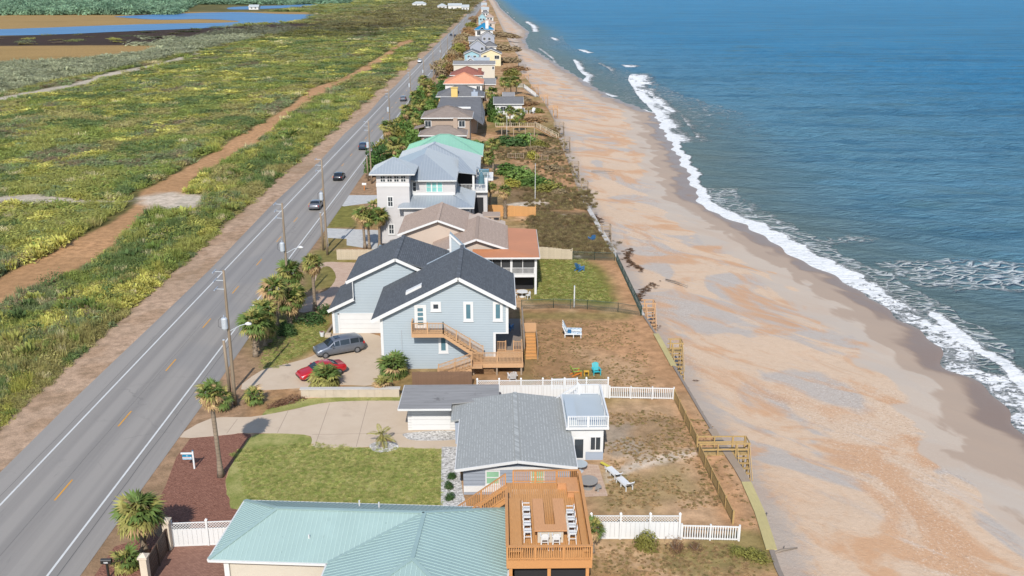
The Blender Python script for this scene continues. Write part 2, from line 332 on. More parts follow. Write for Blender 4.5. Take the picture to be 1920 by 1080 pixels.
blob([(-26.55, 129.48), (-21.15, 129.40), (-18.51, 121.35), (-19.92, 112.00), (-25.11, 111.00)], 'green', 2, .7, 2)
blob([(-28.72, 158.54), (-23.61, 158.46), (-22.24, 142.40), (-27.30, 142.48)], 'green', 2, .85, 1); blob([(-26.76, 141.80), (-19.02, 136.82), (-19.15, 131.67), (-25.78, 129.47)], 'olive', 2, .8, 1)
# west of the road
wst = GXX < -38.5
def wblend(m, c): blend(np.where(wst, m, 0), c)
wblend(np.ones_like(GX), 'scrub'); wblend(sstep(w2, .5, .65)*.6, 'olive')
sh = sstep(GXX + (wv - .5)*2.2, -44.6, -43.2); wblend(sh, 'shoulder'); wblend(sh*sstep(wv, .5, .62)*.5, 'verge')
TRK = [(-59.88, 99.05), (-59.72, 105.82), (-57.60, 117.80), (-56.44, 124.50), (-56.92, 145.68), (-57.28, 154.17), (-56.79, 169.92), (-61.02, 183.52), (-57.46, 219.18), (-61.52, 280.38), (-60.78, 368.57), (-59.76, 392.55), (-57.78, 439.09), (-57.78, 505.28), (-60.42, 594.35), (-57.05, 651.40), (-60.41, 677.43), (-66.21, 645.35), (-63.07, 541.95), (-63.20, 473.32), (-63.48, 414.62), (-64.68, 383.56), (-69.49, 349.24), (-65.88, 301.17), (-65.94, 251.10), (-65.40, 198.69), (-66.38, 170.07), (-63.70, 161.16), (-62.78, 148.26), (-65.48, 117.21), (-66.08, 110.57)]
blob(TRK, 'track', 1.0, 1, 1.4); blob([(-57.19, 698.25), (-51.90, 705.40), (-62.10, 866.78), (-66.67, 845.44)], 'track', 2, .9, 2)
blob([(-65.65, 164.63), (-62.72, 170.01), (-53.76, 168.03), (-49.95, 151.38), (-56.61, 152.24)], 'pale', 3.5, .85, 3.5); blob([(-93.95, 165.94), (-86.47, 170.38), (-75.25, 164.77), (-64.05, 162.86), (-73.06, 159.63), (-90.33, 159.07)], 'pale', 2.5, .8, 2)
TRAIL = [(-173.14, 312.83), (-169.73, 338.30), (-165.74, 368.14), (-171.56, 418.87), (-167.07, 458.77), (-169.81, 514.71), (-169.56, 556.96), (-163.21, 530.73), (-159.21, 443.54), (-160.60, 394.10), (-157.92, 352.45), (-161.73, 321.78), (-165.55, 298.59)]
blob(TRAIL, 'pale', 2, .8, 2)
MARSH = [(-252.63, 430.82), (-240.35, 463.03), (-217.84, 475.69), (-199.95, 519.11), (-197.34, 548.40), (-209.67, 607.25), (-251.12, 618.89), (-314.08, 608.85), (-348.39, 598.76)]
CLOUDSH = [(-342.49, 588.41), (-314.08, 608.85), (-248.90, 613.30), (-216.84, 618.36), (-223.57, 789.46), (-178.72, 868.57), (-159.91, 926.79), (-204.23, 994.35), (-255.51, 869.74), (-372.94, 725.25), (-412.34, 710.92)]
blob([(-399.64, 669.39), (-372.94, 725.25), (-255.51, 869.74), (-219.96, 1202.14), (-262.81, 1396.51), (-485.50, 1399.92), (-639.19, 1251.80), (-716.45, 1209.74)], 'tan', 12, 1, 20)
blob(MARSH, 'tan', 8, 1, 6); blob(CLOUDSH, 'cloudsh', 10, 1, 10)  # the dark brown area is a cloud shadow painted on the marsh ground
V3 = np.stack([GXX, GY, np.where(wst, -.02, 0.0) + (wv - .5)*.10*(GXX < -45)], -1).reshape(-1, 3)
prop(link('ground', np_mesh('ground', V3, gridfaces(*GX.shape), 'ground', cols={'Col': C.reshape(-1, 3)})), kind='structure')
# ------------------------------------------------------------------ road
yy = np.r_[np.arange(20, 600, 20), np.arange(600, 6001, 200)].tolist()
rd = [(-39.2 + .25*math.sin(y*.7) + .15*math.sin(y*.23), y) for y in yy] + [(-27.2 + .12*math.sin(y*.41), y) for y in yy[::-1]]
sheet('road', rd, .02, 'asphalt')
ro = bpy.data.objects['road']
for x in (-36.86, -29.40):
    mb = MB(); mb.poly([(x - .08, 20, .026), (x + .08, 20, .026), (x + .08, 4000, .026), (x - .08, 4000, .026)]); mb.build('edge_line', 'white_paint', ro)
y0 = [(-33.10, 62.73)][0][1]
for k in range(-2, 40):
    y = y0 + k*12.19; mb = MB(); mb.poly([(-33.2, y - 1.52, .026), (-33.06, y - 1.52, .026), (-33.06, y + 1.52, .026), (-33.2, y + 1.52, .026)]); mb.build('lane_dash', 'yellow_paint', ro)
plain('joint_dark', S(150, 132, 116), .9, .1); plain('seam_dark', S(96, 94, 92), .9, .15, 1.5)
for x_, w_ in ((-28.75, .05), (-37.5, .03), (-33.6, .025)):
    mb = MB(); yq = list(range(20, 620, 4)); mb.add([(x_ - w_/2 + .03*math.sin(y*.9), y, .0245) for y in yq] + [(x_ + w_/2 + .03*math.sin(y*.9), y, .0245) for y in yq], [(k, k + len(yq), k + 1 + len(yq), k + 1) for k in range(len(yq) - 1)]); mb.build('tar_seam', 'seam_dark', ro)
# ------------------------------------------------------------------ drives, lawns, beds
DRV = smoothpts([(-27.12, 71.29), (-25.54, 74.83), (-22.08, 75.10), (-19.04, 76.36), (-16.42, 77.77), (-13.57, 78.30), (-8.40, 78.23), (-6.65, 77.74), (-3.52, 72.93), (-3.55, 69.21), (-8.61, 69.29), (-9.08, 70.82), (-10.12, 70.84), (-10.91, 69.32), (-15.33, 69.30), (-15.78, 70.54), (-16.67, 71.62), (-21.76, 72.00), (-23.05, 71.72)], 3)
sheet('driveway', DRV, .018, 'concrete', th=.1)
dv = bpy.data.objects['driveway']
for a_, b_ in (([(-15.54, 77.76)][0], [(-15.35, 69.39)][0]), ([(-12.08, 78.17)][0], [(-11.89, 69.34)][0]), ([(-19.02, 76.25)][0], [(-19.01, 71.96)][0]), ([(-23.15, 74.69)][0], [(-23.33, 71.92)][0]), ([(-15.99, 71.61)][0], [(-7.13, 71.78)][0])): MB().bar((*a_, .0195), (*b_, .0195), .035, .004).build('joint', 'joint_dark', dv)
sheet('front_lawn', smoothpts([(-20.77, 71.69), (-16.69, 71.72), (-15.66, 70.34), (-15.24, 69.30), (-10.90, 69.23), (-4.70, 69.23), (-4.15, 59.21), (-18.14, 59.42), (-20.20, 61.30), (-20.98, 63.25), (-21.41, 65.73), (-21.28, 69.30)], 3, .06), .010, 'lawn')
sheet('mulch_bed', smoothpts([(-26.11, 71.67), (-21.25, 71.79), (-21.33, 69.48), (-21.49, 65.73), (-20.97, 63.09), (-20.08, 61.14), (-18.10, 59.28), (-17.69, 57.66), (-24.14, 57.76), (-25.64, 63.32)], 2, .05), .006, 'mulch')
sheet('mulch_bed', [(-26.33, 55.16), (-24.16, 56.75), (-21.82, 54.15), (-21.89, 51.21), (-26.35, 51.28)], .006, 'mulch')
sheet('driveway', smoothpts([(-24.50, 81.08), (-23.66, 85.56), (-21.86, 87.03), (-19.33, 89.26), (-18.12, 93.47), (-18.08, 96.05), (-13.02, 94.99), (-11.26, 84.70), (-12.06, 81.88), (-15.13, 81.93), (-19.08, 81.25)], 3), .014, 'concrete', th=.1)
sheet('grass_strip', [(-21.02, 76.61), (-18.59, 78.85), (-9.28, 79.65), (-8.90, 78.23), (-13.57, 78.30), (-16.42, 77.77), (-19.07, 76.47), (-21.19, 75.30)], .008, 'lawn')
sheet('gravel_bed', smoothpts([(-7.95, 71.79), (-3.95, 72.13), (-3.52, 70.54), (-7.02, 70.40), (-7.97, 71.00)], 3), .02, 'white_gravel')
sheet('gravel_bed', [(-4.79, 69.23), (-3.55, 69.21), (-2.76, 61.80), (-2.19, 58.82), (-4.28, 58.85)], .02, 'white_gravel')
sheet('gravel_bed', smoothpts([(-10.85, 69.51), (-10.14, 70.26), (-8.86, 70.05), (-8.34, 69.28), (-8.84, 68.55), (-10.13, 68.39)], 3), .024, 'white_gravel')
sheet('brick_drive', [(-22.68, 55.42), (-18.94, 55.36), (-16.93, 50.58), (-22.38, 50.66)], .012, 'brick_pavers')
sheet('patio', [(6.50, 66.34), (7.92, 65.97), (8.15, 61.24), (6.34, 61.12)], .016, 'pink_pavers')
sheet('brick_drive', smoothpts([(-23.72, 114.28), (-24.56, 122.71), (-21.74, 123.44), (-17.78, 121.34), (-15.98, 107.74), (-19.25, 107.79), (-21.15, 103.89), (-23.48, 102.98), (-23.82, 107.86), (-21.63, 110.95), (-21.34, 116.54), (-23.02, 121.42), (-24.10, 120.19)], 3), .014, 'pink_pavers')
sheet('paver_drive', [(-27.13, 142.48), (-17.88, 141.00), (-16.91, 129.33), (-22.37, 132.31), (-22.93, 135.94), (-26.27, 136.62)], .014, 'grey_pavers'); sheet('paver_drive', [(-27.26, 158.10), (-27.66, 166.72), (-20.84, 166.61), (-20.70, 161.34), (-26.74, 157.69)], .014, 'grey_pavers')
sheet('sand_drive', [(-26.24, 406.45), (-26.27, 438.60), (-20.36, 438.51), (-18.38, 394.25), (-25.34, 392.03)], .02, 'pink_pavers'); sheet('sand_drive', [(-24.64, 508.60), (-23.95, 545.74), (-17.55, 545.65), (-16.64, 489.90), (-24.52, 482.96)], .03, 'concrete')
# ------------------------------------------------------------------ beach
t = NT('beach_sand')
wet = t.n('Attribute', attribute_name='wet').outputs['Fac']; wl = t.n('Attribute', attribute_name='wall').outputs['Fac']; p = t.pos()
def flow(sx, sy, ang=49): return t.n('VectorMath', {0: t.n('Mapping', {'Vector': p, 'Rotation': (0, 0, R(ang))}).outputs[0], 1: (sx, sy, 1)}, operation='MULTIPLY').outputs[0]
a = t.noise(.105, flow(.58, 1), 6, .6, 1.3); b = t.noise(.075, flow(.5, 1, 60), 5, .55, 1.5); st = t.noise(.45, flow(.22, 1.2), 6, .62, .8); sp = t.noise(4.5, None, 4, .85); sp2 = t.noise(1.3, None, 6, .75); rg2 = t.noise(.05, flow(.6, 1, 70), 3, .5, .5)
c = t.mix(sp2, S(210, 180, 150), S(234, 206, 178))
c = t.mix(t.math('MULTIPLY', t.step(b, .49, .56), .9), c, t.mix(sp2, S(182, 172, 162), S(204, 194, 184)))
c = t.mix(t.math('MULTIPLY', t.step(a, .47, .60), .85), c, t.mix(st, S(226, 182, 140), S(202, 150, 108)))
c = t.mix(t.math('MULTIPLY', t.step(st, .58, .70), .4), c, S(204, 158, 118)); c = t.mix(t.math('MULTIPLY', t.step(st, .42, .32), .4), c, S(206, 196, 186))
grit = t.math('MULTIPLY', t.step(rg2, .42, .58), .85)
c = t.mix(t.math('MULTIPLY', t.step(sp, .54, .66), grit), c, S(240, 224, 206)); c = t.mix(t.math('MULTIPLY', t.step(sp, .46, .34), grit), c, S(172, 146, 124)); c = t.mix(t.math('MULTIPLY', t.step(sp2, .42, .28), .3), c, S(178, 152, 130))
gw = t.step(t.math('ADD', wl, t.math('MULTIPLY', t.math('SUBTRACT', sp2, .5), .7)), .35, .7); c = t.mix(t.math('MULTIPLY', gw, .75), c, t.mix(st, S(168, 158, 150), S(196, 186, 176)))
we = t.math('ADD', wet, t.math('MULTIPLY', t.math('SUBTRACT', t.noise(.14, flow(.6, 1, 70), 4, .5, .8), .5), .8))
damp = t.step(we, .34, .39); c = t.mix(t.math('MULTIPLY', damp, .85), c, t.mix(a, S(208, 194, 178), S(196, 178, 160)))
dp2 = t.step(we, .56, .62); c = t.mix(t.math('MULTIPLY', dp2, .9), c, t.mix(st, S(188, 164, 142), S(178, 158, 140)))
wt = t.step(we, .78, .92); c = t.mix(wt, c, S(146, 122, 104))
rg = t.n('MapRange', {0: wt}); rg.inputs[3].default_value = .92; rg.inputs[4].default_value = .38
t.bump(t.math('ADD', t.math('MULTIPLY', sp, .6), sp2), t.math('SUBTRACT', .6, t.math('MULTIPLY', damp, .5)), .14)
M['beach_sand'] = t.out(c, rg.outputs[0], 0, .3)
by = lines((20, 260, .9, 1.2), (260, 900, 1.2, 10), (900, 9000, 10, 300)); bu = np.r_[np.linspace(0, .25, 16), np.linspace(.27, 1.0, 46), np.linspace(1.04, 1.5, 10)]
BU, BY = np.meshgrid(bu, by); x0 = Xs(BY) - .6 - np.clip((BY - 500)/60, 0, 12); x1 = Xw(BY); BX = x0 + BU*(x1 - x0)
nz = fbm(BX*.15, BY*.06, 4) - .5; z = -2.3 - 1.62*BU**.9 + nz*.5*np.clip(1 - BU, 0, 1)*np.clip(BU*5, 0, 1)
z = np.where(BU > 1, -3.95 - (BU - 1)*6, z); D = x1 - BX
wet = np.clip(1 - D/16., 0, 1.2)
prop(link('beach', np_mesh('beach', np.stack([BX, BY, z], -1).reshape(-1, 3), gridfaces(*BU.shape), 'beach_sand', floats={'wet': wet.ravel(), 'wall': np.clip(1 - (BX - Xs(BY))/7.0, 0, 1).ravel()})), kind='structure')
# ------------------------------------------------------------------ sea
t = NT('sea_water')
fo = t.n('Attribute', attribute_name='foam').outputs['Fac']; la = t.n('Attribute', attribute_name='lace').outputs['Fac']; sh_ = t.n('Attribute', attribute_name='shallow').outputs['Fac']; p = t.pos()
big = t.noise(.012, None, 4, .5, .4, mul=(.25, 1, 1)); mid = t.noise(.09, t.n('Mapping', {'Vector': p, 'Rotation': (0, 0, R(32)), 'Scale': (.35, 1, 1)}).outputs[0], 5, .6)
teal = t.n('Attribute', attribute_name='teal').outputs['Fac']
deep = t.mix(big, S(46, 126, 168, 1.5), S(64, 148, 192, 1.5)); deep = t.mix(teal, deep, t.mix(big, S(94, 140, 158, 1.42), S(114, 158, 176, 1.42))); deep = t.mix(t.math('MULTIPLY', t.step(mid, .48, .7), .5), deep, S(92, 128, 132, 1.6))
strk = t.noise(.09, None, 6, .7, .3, mul=(.10, 1, 1)); deep = t.mix(t.math('MULTIPLY', t.step(strk, .5, .62), .45), deep, S(40, 104, 140, 1.6)); deep = t.mix(t.math('MULTIPLY', t.step(strk, .46, .36), .3), deep, S(104, 164, 196, 1.5)); chop_shade = t.noise(.5, None, 5, .75, .2, mul=(.3, 1, 1)); deep = t.mix(t.math('MULTIPLY', t.step(chop_shade, .52, .66), .35), deep, S(48, 98, 124, 1.6))  # wave shading painted into the water colour as dark and light streaks
wc = t.mix(sh_, deep, t.mix(mid, S(126, 138, 126, 1.6), S(108, 140, 146, 1.6)))
rip = t.noise(1.3, t.n('Mapping', {'Vector': p, 'Rotation': (0, 0, R(30)), 'Scale': (.30, 1, 1)}).outputs[0], 6, .65, .3); rip2 = t.noise(.22, t.n('Mapping', {'Vector': p, 'Rotation': (0, 0, R(24)), 'Scale': (.28, 1, 1)}).outputs[0], 5, .6, .2)
vo = t.n('TexVoronoi', {'Vector': t.n('Mapping', {'Vector': t.n('VectorMath', {0: p, 1: t.n('VectorMath', {0: t.n('TexNoise', {'Vector': p, 'Scale': .5, 'Detail': 3.0}).outputs['Color'], 1: (2.2, 2.2, 0)}, operation='MULTIPLY').outputs[0]}, operation='ADD').outputs[0], 'Scale': (.55, 1.0, 1)}).outputs[0], 'Scale': .75}, feature='DISTANCE_TO_EDGE').outputs['Distance']
lines_ = t.math('SUBTRACT', 1.0, t.step(vo, .0, .22)); fn = t.noise(.5, None, 6, .7, .9, mul=(.8, 1, 1)); f2 = t.noise(1.7, None, 5, .7, .8, mul=(.8, 1, 1))
m1 = t.step(t.math('ADD', fo, t.math('MULTIPLY', t.math('SUBTRACT', t.math('ADD', t.math('MULTIPLY', fn, .6), t.math('MULTIPLY', f2, .4)), .5), 1.25)), .40, .62)
m2 = t.math('MULTIPLY', t.math('MULTIPLY', lines_, t.step(t.math('ADD', la, t.math('MULTIPLY', t.math('SUBTRACT', fn, .5), 1.6)), .35, .7)), .66)
foam = t.math('MAXIMUM', m1, m2, 0, True)
c = t.mix(t.math('MULTIPLY', foam, t.math('ADD', .62, t.math('MULTIPLY', t.step(f2, .3, .55), .38))), wc, S(246, 246, 244, 1.5))
rg = t.n('MapRange', {0: foam}); rg.inputs[3].default_value = .16; rg.inputs[4].default_value = .8
hgt = t.math('ADD', t.math('ADD', t.math('MULTIPLY', t.math('MULTIPLY', rip, .95), t.math('SUBTRACT', 1.0, t.math('MULTIPLY', foam, .85))), t.math('MULTIPLY', t.math('MULTIPLY', rip2, 1.1), t.math('SUBTRACT', 1.0, t.math('MULTIPLY', foam, .9)))), t.math('MULTIPLY', foam, .15)); t.bump(hgt, 1.0, 1.9)
bn = t.b.inputs['Normal'].links[0].from_socket
df = t.n('BsdfDiffuse', {'Color': c, 'Normal': bn}); gl = t.n('BsdfGlossy', {'Color': (.8, .88, .95), 'Roughness': .22, 'Normal': bn}); lw = t.n('LayerWeight', {'Blend': .35, 'Normal': bn})
fc = t.math('MULTIPLY', t.math('MULTIPLY', lw.outputs['Facing'], .2), t.math('SUBTRACT', 1.0, foam)); mx = t.n('MixShader', {0: fc, 1: df.outputs[0], 2: gl.outputs[0]}); t.t.links.new(mx.outputs[0], t.t.nodes['Material Output'].inputs[0])
M['sea_water'] = t.m
sy = lines((20, 260, .55, 1.0), (260, 900, 1.0, 7), (900, 4000, 7, 90), (4000, 14000, 90, 1200)); su = np.r_[lines((-1.2, 40, .35, .6), (40, 120, .7, 2.5), (120, 700, 3, 25), (700, 12000, 30, 900))]
SU, SY = np.meshgrid(su, sy); SX = Xw(SY) + SU*np.where(SU < 0, 1.0, 1.0)
def pl(P): P = sorted([(q[1], q[0]) for q in P]); return np.array([q[0] for q in P]), np.array([q[1] for q in P])
foam = np.zeros(SX.shape); lace = np.zeros(SX.shape)
# swash front, following the water's edge
wid = np.interp(SY, [20, 75, 95, 110, 130, 150, 172, 190, 215, 260, 330, 480, 900, 1300], [9, 8, 7.0, 7, 7.5, 6, 5, 3.2, 4, 3.0, 1.0, 1.2, 5, 8])
s = SX - Xw(SY); e = s/wid
foam = np.maximum(foam, np.where((SY < 320), np.clip(np.where(e < .45, 1.0 - np.maximum(.12 - e, 0)*2, 1.0 - (e - .45)*1.5), 0, 1)*np.interp(SY, [60, 118, 140], [.60, .62, .92]), 0)); foam = np.maximum(foam, np.exp(-(s/.3)**2)*.9*(SY < 330))
foam = np.maximum(foam, np.where(SY > 320, np.clip(1.0 - np.abs(e - .5)*1.2, 0, 1)*(.15 + .5*fbm(SY*.02, SX*.02, 2)), 0))
def crest(P, w0, w1, amt):
    global foam
    ys, xs_ = pl(P); xc = np.interp(SY, ys, xs_); d = SX - xc; ins = sstep(SY, ys[0] - 2, ys[0] + 2)*(1 - sstep(SY, ys[-1] - 3, ys[-1] + 3))
    foam = np.maximum(foam, np.where(d < 0, np.clip(1 + d/w0, 0, 1), np.clip(1 - d/w1, 0, 1))*ins*amt)
crest([(46.44, 250.17), (48.24, 274.60), (52.34, 310.61), (53.82, 358.74), (58.68, 423.60), (63.19, 449.58)], .7, 13, .88)
crest([(63.96, 455.16), (62.03, 423.54), (61.66, 400.27)], 2, 17, .85); crest([(60.06, 389.55), (59.20, 360.45), (57.35, 327.62), (58.38, 310.52)], 1, 10, .7)
crest([(56.09, 113.63), (55.78, 107.65), (55.16, 102.56), (56.22, 97.21), (56.34, 94.42), (55.24, 88.03), (54.90, 81.17)], 1.4, 3.4, .95)
crest([(43.31, 542.64), (40.55, 470.09), (41.41, 439.13), (36.78, 414.31), (37.64, 381.70), (44.02, 357.12)], .8, 9, .8)
crest([(53.32, 629.88), (55.01, 609.25), (57.05, 594.61)], 1, 9, .8); crest([(65.85, 508.68), (67.85, 491.67)], 3, 14, .85); crest([(44.14, 781.15), (44.86, 735.27)], 4, 8, .75)
crest([(54.66, 519.60), (56.60, 485.36), (55.08, 449.71)], 1, 8, .6); crest([(59.93, 306.49), (57.79, 282.14), (55.33, 254.59)], 1, 7, .55)
crest([(27.60, 646.65), (29.55, 604.69), (31.90, 550.88), (31.31, 519.96)], 2, 5, .6); crest([(33.00, 1132.08), (36.94, 985.12), (33.69, 871.66)], 6, 14, .7)
foam = np.where(SY > 215, foam*np.clip(.55 + .95*fbm(SX*.22 + 7, SY*.07, 3), 0, 1.1), foam)
def lacep(P, amt, soft=4):
    global lace
    d = sdist(SX, SY, P); lace = np.maximum(lace, sstep(d, -soft/2, soft)*amt)
lacep([(49.16, 150.74), (64.52, 152.98), (64.89, 147.09), (49.18, 145.02)], .8); lacep([(56.60, 136.90), (68.96, 138.48), (84.02, 135.31), (75.83, 120.87), (63.04, 120.60), (57.16, 124.28)], .85); lacep([(56.39, 132.08), (59.96, 125.48), (62.69, 118.31), (61.53, 102.46), (59.96, 92.87), (65.36, 102.40), (65.20, 116.06), (61.36, 121.80)], .5)
lacep([(44.42, 191.12), (50.53, 184.25), (53.81, 159.86), (54.62, 145.59), (56.92, 133.46), (49.99, 132.18), (45.32, 163.96)], .55); lacep([(47.00, 266.32), (60.57, 258.27), (60.37, 250.86), (44.51, 243.23)], .6); lacep([(45.14, 320.48), (70.45, 310.33), (69.89, 299.87), (53.14, 302.68)], .5); lacep([(70.98, 223.22), (81.37, 223.07), (80.69, 217.42), (69.72, 214.86)], .3)
lace = np.maximum(lace, np.where((s > 0) & (s < 9) & (SY < 190), .75, 0)); lace = np.maximum(lace, np.where((s > 0) & (s < 30) & (SY > 250) & (SY < 900), .5*fbm(SX*.03, SY*.012, 2) + .12, 0))
shal = 1 - sstep(s, 2, 40); teal_ = 1 - sstep(s + .2*SY, 40, 300); 
wav = .3*np.sin((SX*.53 + SY*.85)*.62 + 1.6*fbm(SX*.05, SY*.05, 2)*6) + .12*np.sin((SX*.66 + SY*.75)*1.25 + fbm(SX*.1, SY*.1, 2)*9) + .25*(fbm(SX*.07, SY*.14, 3) - .5)
fade = np.clip(s/25, 0.03, 1)*np.clip(1.3 - SY/900, 0, 1)
SZ = SEA_Z + wav*fade + np.clip(foam, 0, 1)*.25*np.clip(s/6, 0, 1) - np.where(s < 0, .25, 0)
prop(link('sea', np_mesh('sea', np.stack([SX, SY, SZ], -1).reshape(-1, 3), gridfaces(*SU.shape), 'sea_water', floats={'foam': foam.ravel(), 'lace': lace.ravel(), 'shallow': shal.ravel(), 'teal': teal_.ravel()})), kind='structure')
# seabed closes the view far out
t = NT('lagoon_water'); c = t.mix(t.noise(.03, None, 4, mul=(.3, 1, 1)), S(74, 122, 166, 1.7), S(106, 152, 194, 1.7)); t.bump(t.noise(.6, None, 5, .6, mul=(.4, 1, 1)), .5, .3); df = t.n('BsdfDiffuse', {'Color': c}); gl = t.n('BsdfGlossy', {'Color': (.8, .9, 1), 'Roughness': .25}); mx = t.n('MixShader', {0: .12, 1: df.outputs[0], 2: gl.outputs[0]}); t.t.links.new(mx.outputs[0], t.t.nodes['Material Output'].inputs[0]); M['lagoon_water'] = t.m
LAG = smoothpts([(-463.53, 1185.35), (-441.38, 1271.57), (-375.85, 1370.70), (-293.12, 1292.94), (-234.67, 1245.60), (-210.44, 1105.91), (-204.23, 994.35), (-231.08, 953.54), (-255.51, 869.74), (-308.67, 799.93), (-343.68, 748.39), (-376.86, 733.01), (-428.47, 718.56), (-488.93, 821.68), (-431.32, 840.71), (-388.57, 894.29), (-337.85, 955.17), (-282.47, 981.42), (-274.03, 1024.92), (-329.54, 1090.31), (-373.50, 1074.11), (-442.04, 1146.00)], 5, 1.6)
sheet('lagoon', LAG, .12, 'lagoon_water')
sheet('lagoon', smoothpts([(-410.85, 1520.90), (-350.20, 1626.47), (-280.47, 1747.88), (-200.30, 2119.04), (-95.51, 2410.94), (-110.76, 2798.59), (-297.11, 2333.31), (-386.21, 1891.84), (-460.93, 1707.83)], 4, 3), .14, 'lagoon_water')

# ================================================================== vegetation
def leafmat(name, inst_attr=True, c=None, trans=.25):
    t = NT(name)
    if inst_attr: col = t.n('Attribute', attribute_name='col', attribute_type='INSTANCER').outputs['Color']
    else: col = c
    v = t.n('Attribute', attribute_name='v').outputs['Fac']
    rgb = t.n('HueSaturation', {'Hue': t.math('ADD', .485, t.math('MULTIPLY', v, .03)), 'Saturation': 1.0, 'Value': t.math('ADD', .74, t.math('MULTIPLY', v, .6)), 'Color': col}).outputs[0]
    t.out(rgb, .65, 0, .2); tl = t.n('BsdfTranslucent', {'Color': rgb}); mx = t.n('MixShader', {0: trans, 1: t.b.outputs[0], 2: tl.outputs[0]})
    t.t.links.new(mx.outputs[0], t.t.nodes['Material Output'].inputs[0]); M[name] = t.m; return t.m
leafmat('scrub_leaf', trans=.4)
def cards(n, fn, seed, quad=True):
    rnd = random.Random(seed); V = []; F = []; A = []
    for i in range(n):
        vs = fn(rnd, i); k = len(V); V += vs; F.append(tuple(range(k, k + len(vs)))); A += [rnd.random()]*len(vs)
    return V, F, A
def card_mesh(name, V, F, A, mats):
    me = bpy.data.meshes.new(name); me.from_pydata([tuple(v) for v in V], [], F); at = me.attributes.new('v', 'FLOAT', 'POINT'); at.data.foreach_set('value', A)
    for m in (mats if isinstance(mats, list) else [mats]): me.materials.append(M[m])
    me.update(); return me
def rv(rnd): 
    while True:
        v = Vector((rnd.uniform(-1, 1), rnd.uniform(-1, 1), rnd.uniform(-1, 1)))
        if .05 < v.length < 1: return v.normalized()
def dome_leaf(size, flat=.7, ell=1.4):
    def f(rnd, i):
        d = rv(rnd); d.z = abs(d.z); r = rnd.uniform(.55, 1.0)*(1 + .25*math.sin(d.x*5 + d.y*7)); p = Vector((d.x*r, d.y*r, d.z*r*.95 + .05))
        n = (d + rv(rnd)*.6 + Vector((0, -.25, .8))).normalized(); a = n.cross(rv(rnd)).normalized(); b = n.cross(a); s = size*rnd.uniform(.6, 1.3)
        return [p - a*s*ell - b*s*.3, p - b*s*flat, p + a*s*ell + b*s*.3, p + b*s*flat]
    return f
def blade(h, w, spread):
    def f(rnd, i):
        ang = rnd.uniform(0, 6.283); r = rnd.random()**.5*.8; p = Vector((math.cos(ang)*r, math.sin(ang)*r, 0)); d = Vector((rnd.uniform(-1, 1)*spread, rnd.uniform(-1, 1)*spread, 1)).normalized()*h*rnd.uniform(.6, 1.15)
        a = d.cross(rv(rnd)).normalized()*w*rnd.uniform(.6, 1.3); return [p - a, p + a, p + d*.6 + a*.8, p + d + Vector((rnd.uniform(-.1, .1), rnd.uniform(-.1, .1), -.05))]
    return f
def spiky(rnd, i):
    ang = rnd.uniform(0, 6.283); el = rnd.uniform(.15, 1.35); o = Vector((math.cos(ang), math.sin(ang), 0))*rnd.uniform(0, .55); d = Vector((math.cos(ang)*math.cos(el), math.sin(ang)*math.cos(el), math.sin(el)))
    p = o + d*.35 + Vector((0, 0, .1)); q = o + d*rnd.uniform(.75, 1.1); a = d.cross(rv(rnd)).normalized()*rnd.uniform(.08, .16); return [p, p*.4 + q*.6 + a, q, p*.4 + q*.6 - a]
PROTO = bpy.data.collections.new('clumps')
def proto(name, data, mat='scrub_leaf'):
    o = bpy.data.objects.new(name, card_mesh(name, *data, mat)); PROTO.objects.link(o); return o
for k in range(3): proto('a_bush%d' % k, cards(150, dome_leaf(.13), 11 + k))
for k in range(2): proto('b_fine%d' % k, cards(230, dome_leaf(.075, .4, 1.8), 31 + k))
for k in range(2): proto('c_grass%d' % k, cards(120, blade(1.0, .035, .55), 41 + k))
for k in range(2): proto('d_spiky%d' % k, cards(110, spiky, 51 + k))
for k in range(2): proto('e_round%d' % k, cards(420, dome_leaf(.075, .7, 1.2), 61 + k))
KIND = {'bush': (0, 3), 'fine': (3, 2), 'grass': (5, 2), 'spiky': (7, 2)}
def scatter_group():
    ng = bpy.data.node_groups.new('scatter', 'GeometryNodeTree'); ng.interface.new_socket('Geometry', in_out='INPUT', socket_type='NodeSocketGeometry'); ng.interface.new_socket('Geometry', in_out='OUTPUT', socket_type='NodeSocketGeometry')
    N = lambda t_, **k: (lambda nd: ([setattr(nd, a, b) for a, b in k.items()], nd)[1])(ng.nodes.new(t_))
    gi = N('NodeGroupInput'); go = N('NodeGroupOutput'); mp = N('GeometryNodeMeshToPoints'); ip = N('GeometryNodeInstanceOnPoints'); ci = N('GeometryNodeCollectionInfo')
    ci.inputs[0].default_value = PROTO; ci.inputs['Separate Children'].default_value = True; ci.inputs['Reset Children'].default_value = True
    ix = N('GeometryNodeInputNamedAttribute', data_type='INT'); ix.inputs[0].default_value = 'idx'
    sc = N('GeometryNodeInputNamedAttribute', data_type='FLOAT_VECTOR'); sc.inputs[0].default_value = 'scl'
    rt = N('GeometryNodeInputNamedAttribute', data_type='FLOAT_VECTOR'); rt.inputs[0].default_value = 'rot'
    L = ng.links.new; L(gi.outputs[0], mp.inputs[0]); L(mp.outputs[0], ip.inputs['Points']); L(ci.outputs[0], ip.inputs['Instance']); ip.inputs['Pick Instance'].default_value = True
    L(ix.outputs[0], ip.inputs['Instance Index']); L(rt.outputs[0], ip.inputs['Rotation']); L(sc.outputs[0], ip.inputs['Scale']); L(ip.outputs[0], go.inputs[0]); return ng
SCAT = scatter_group()
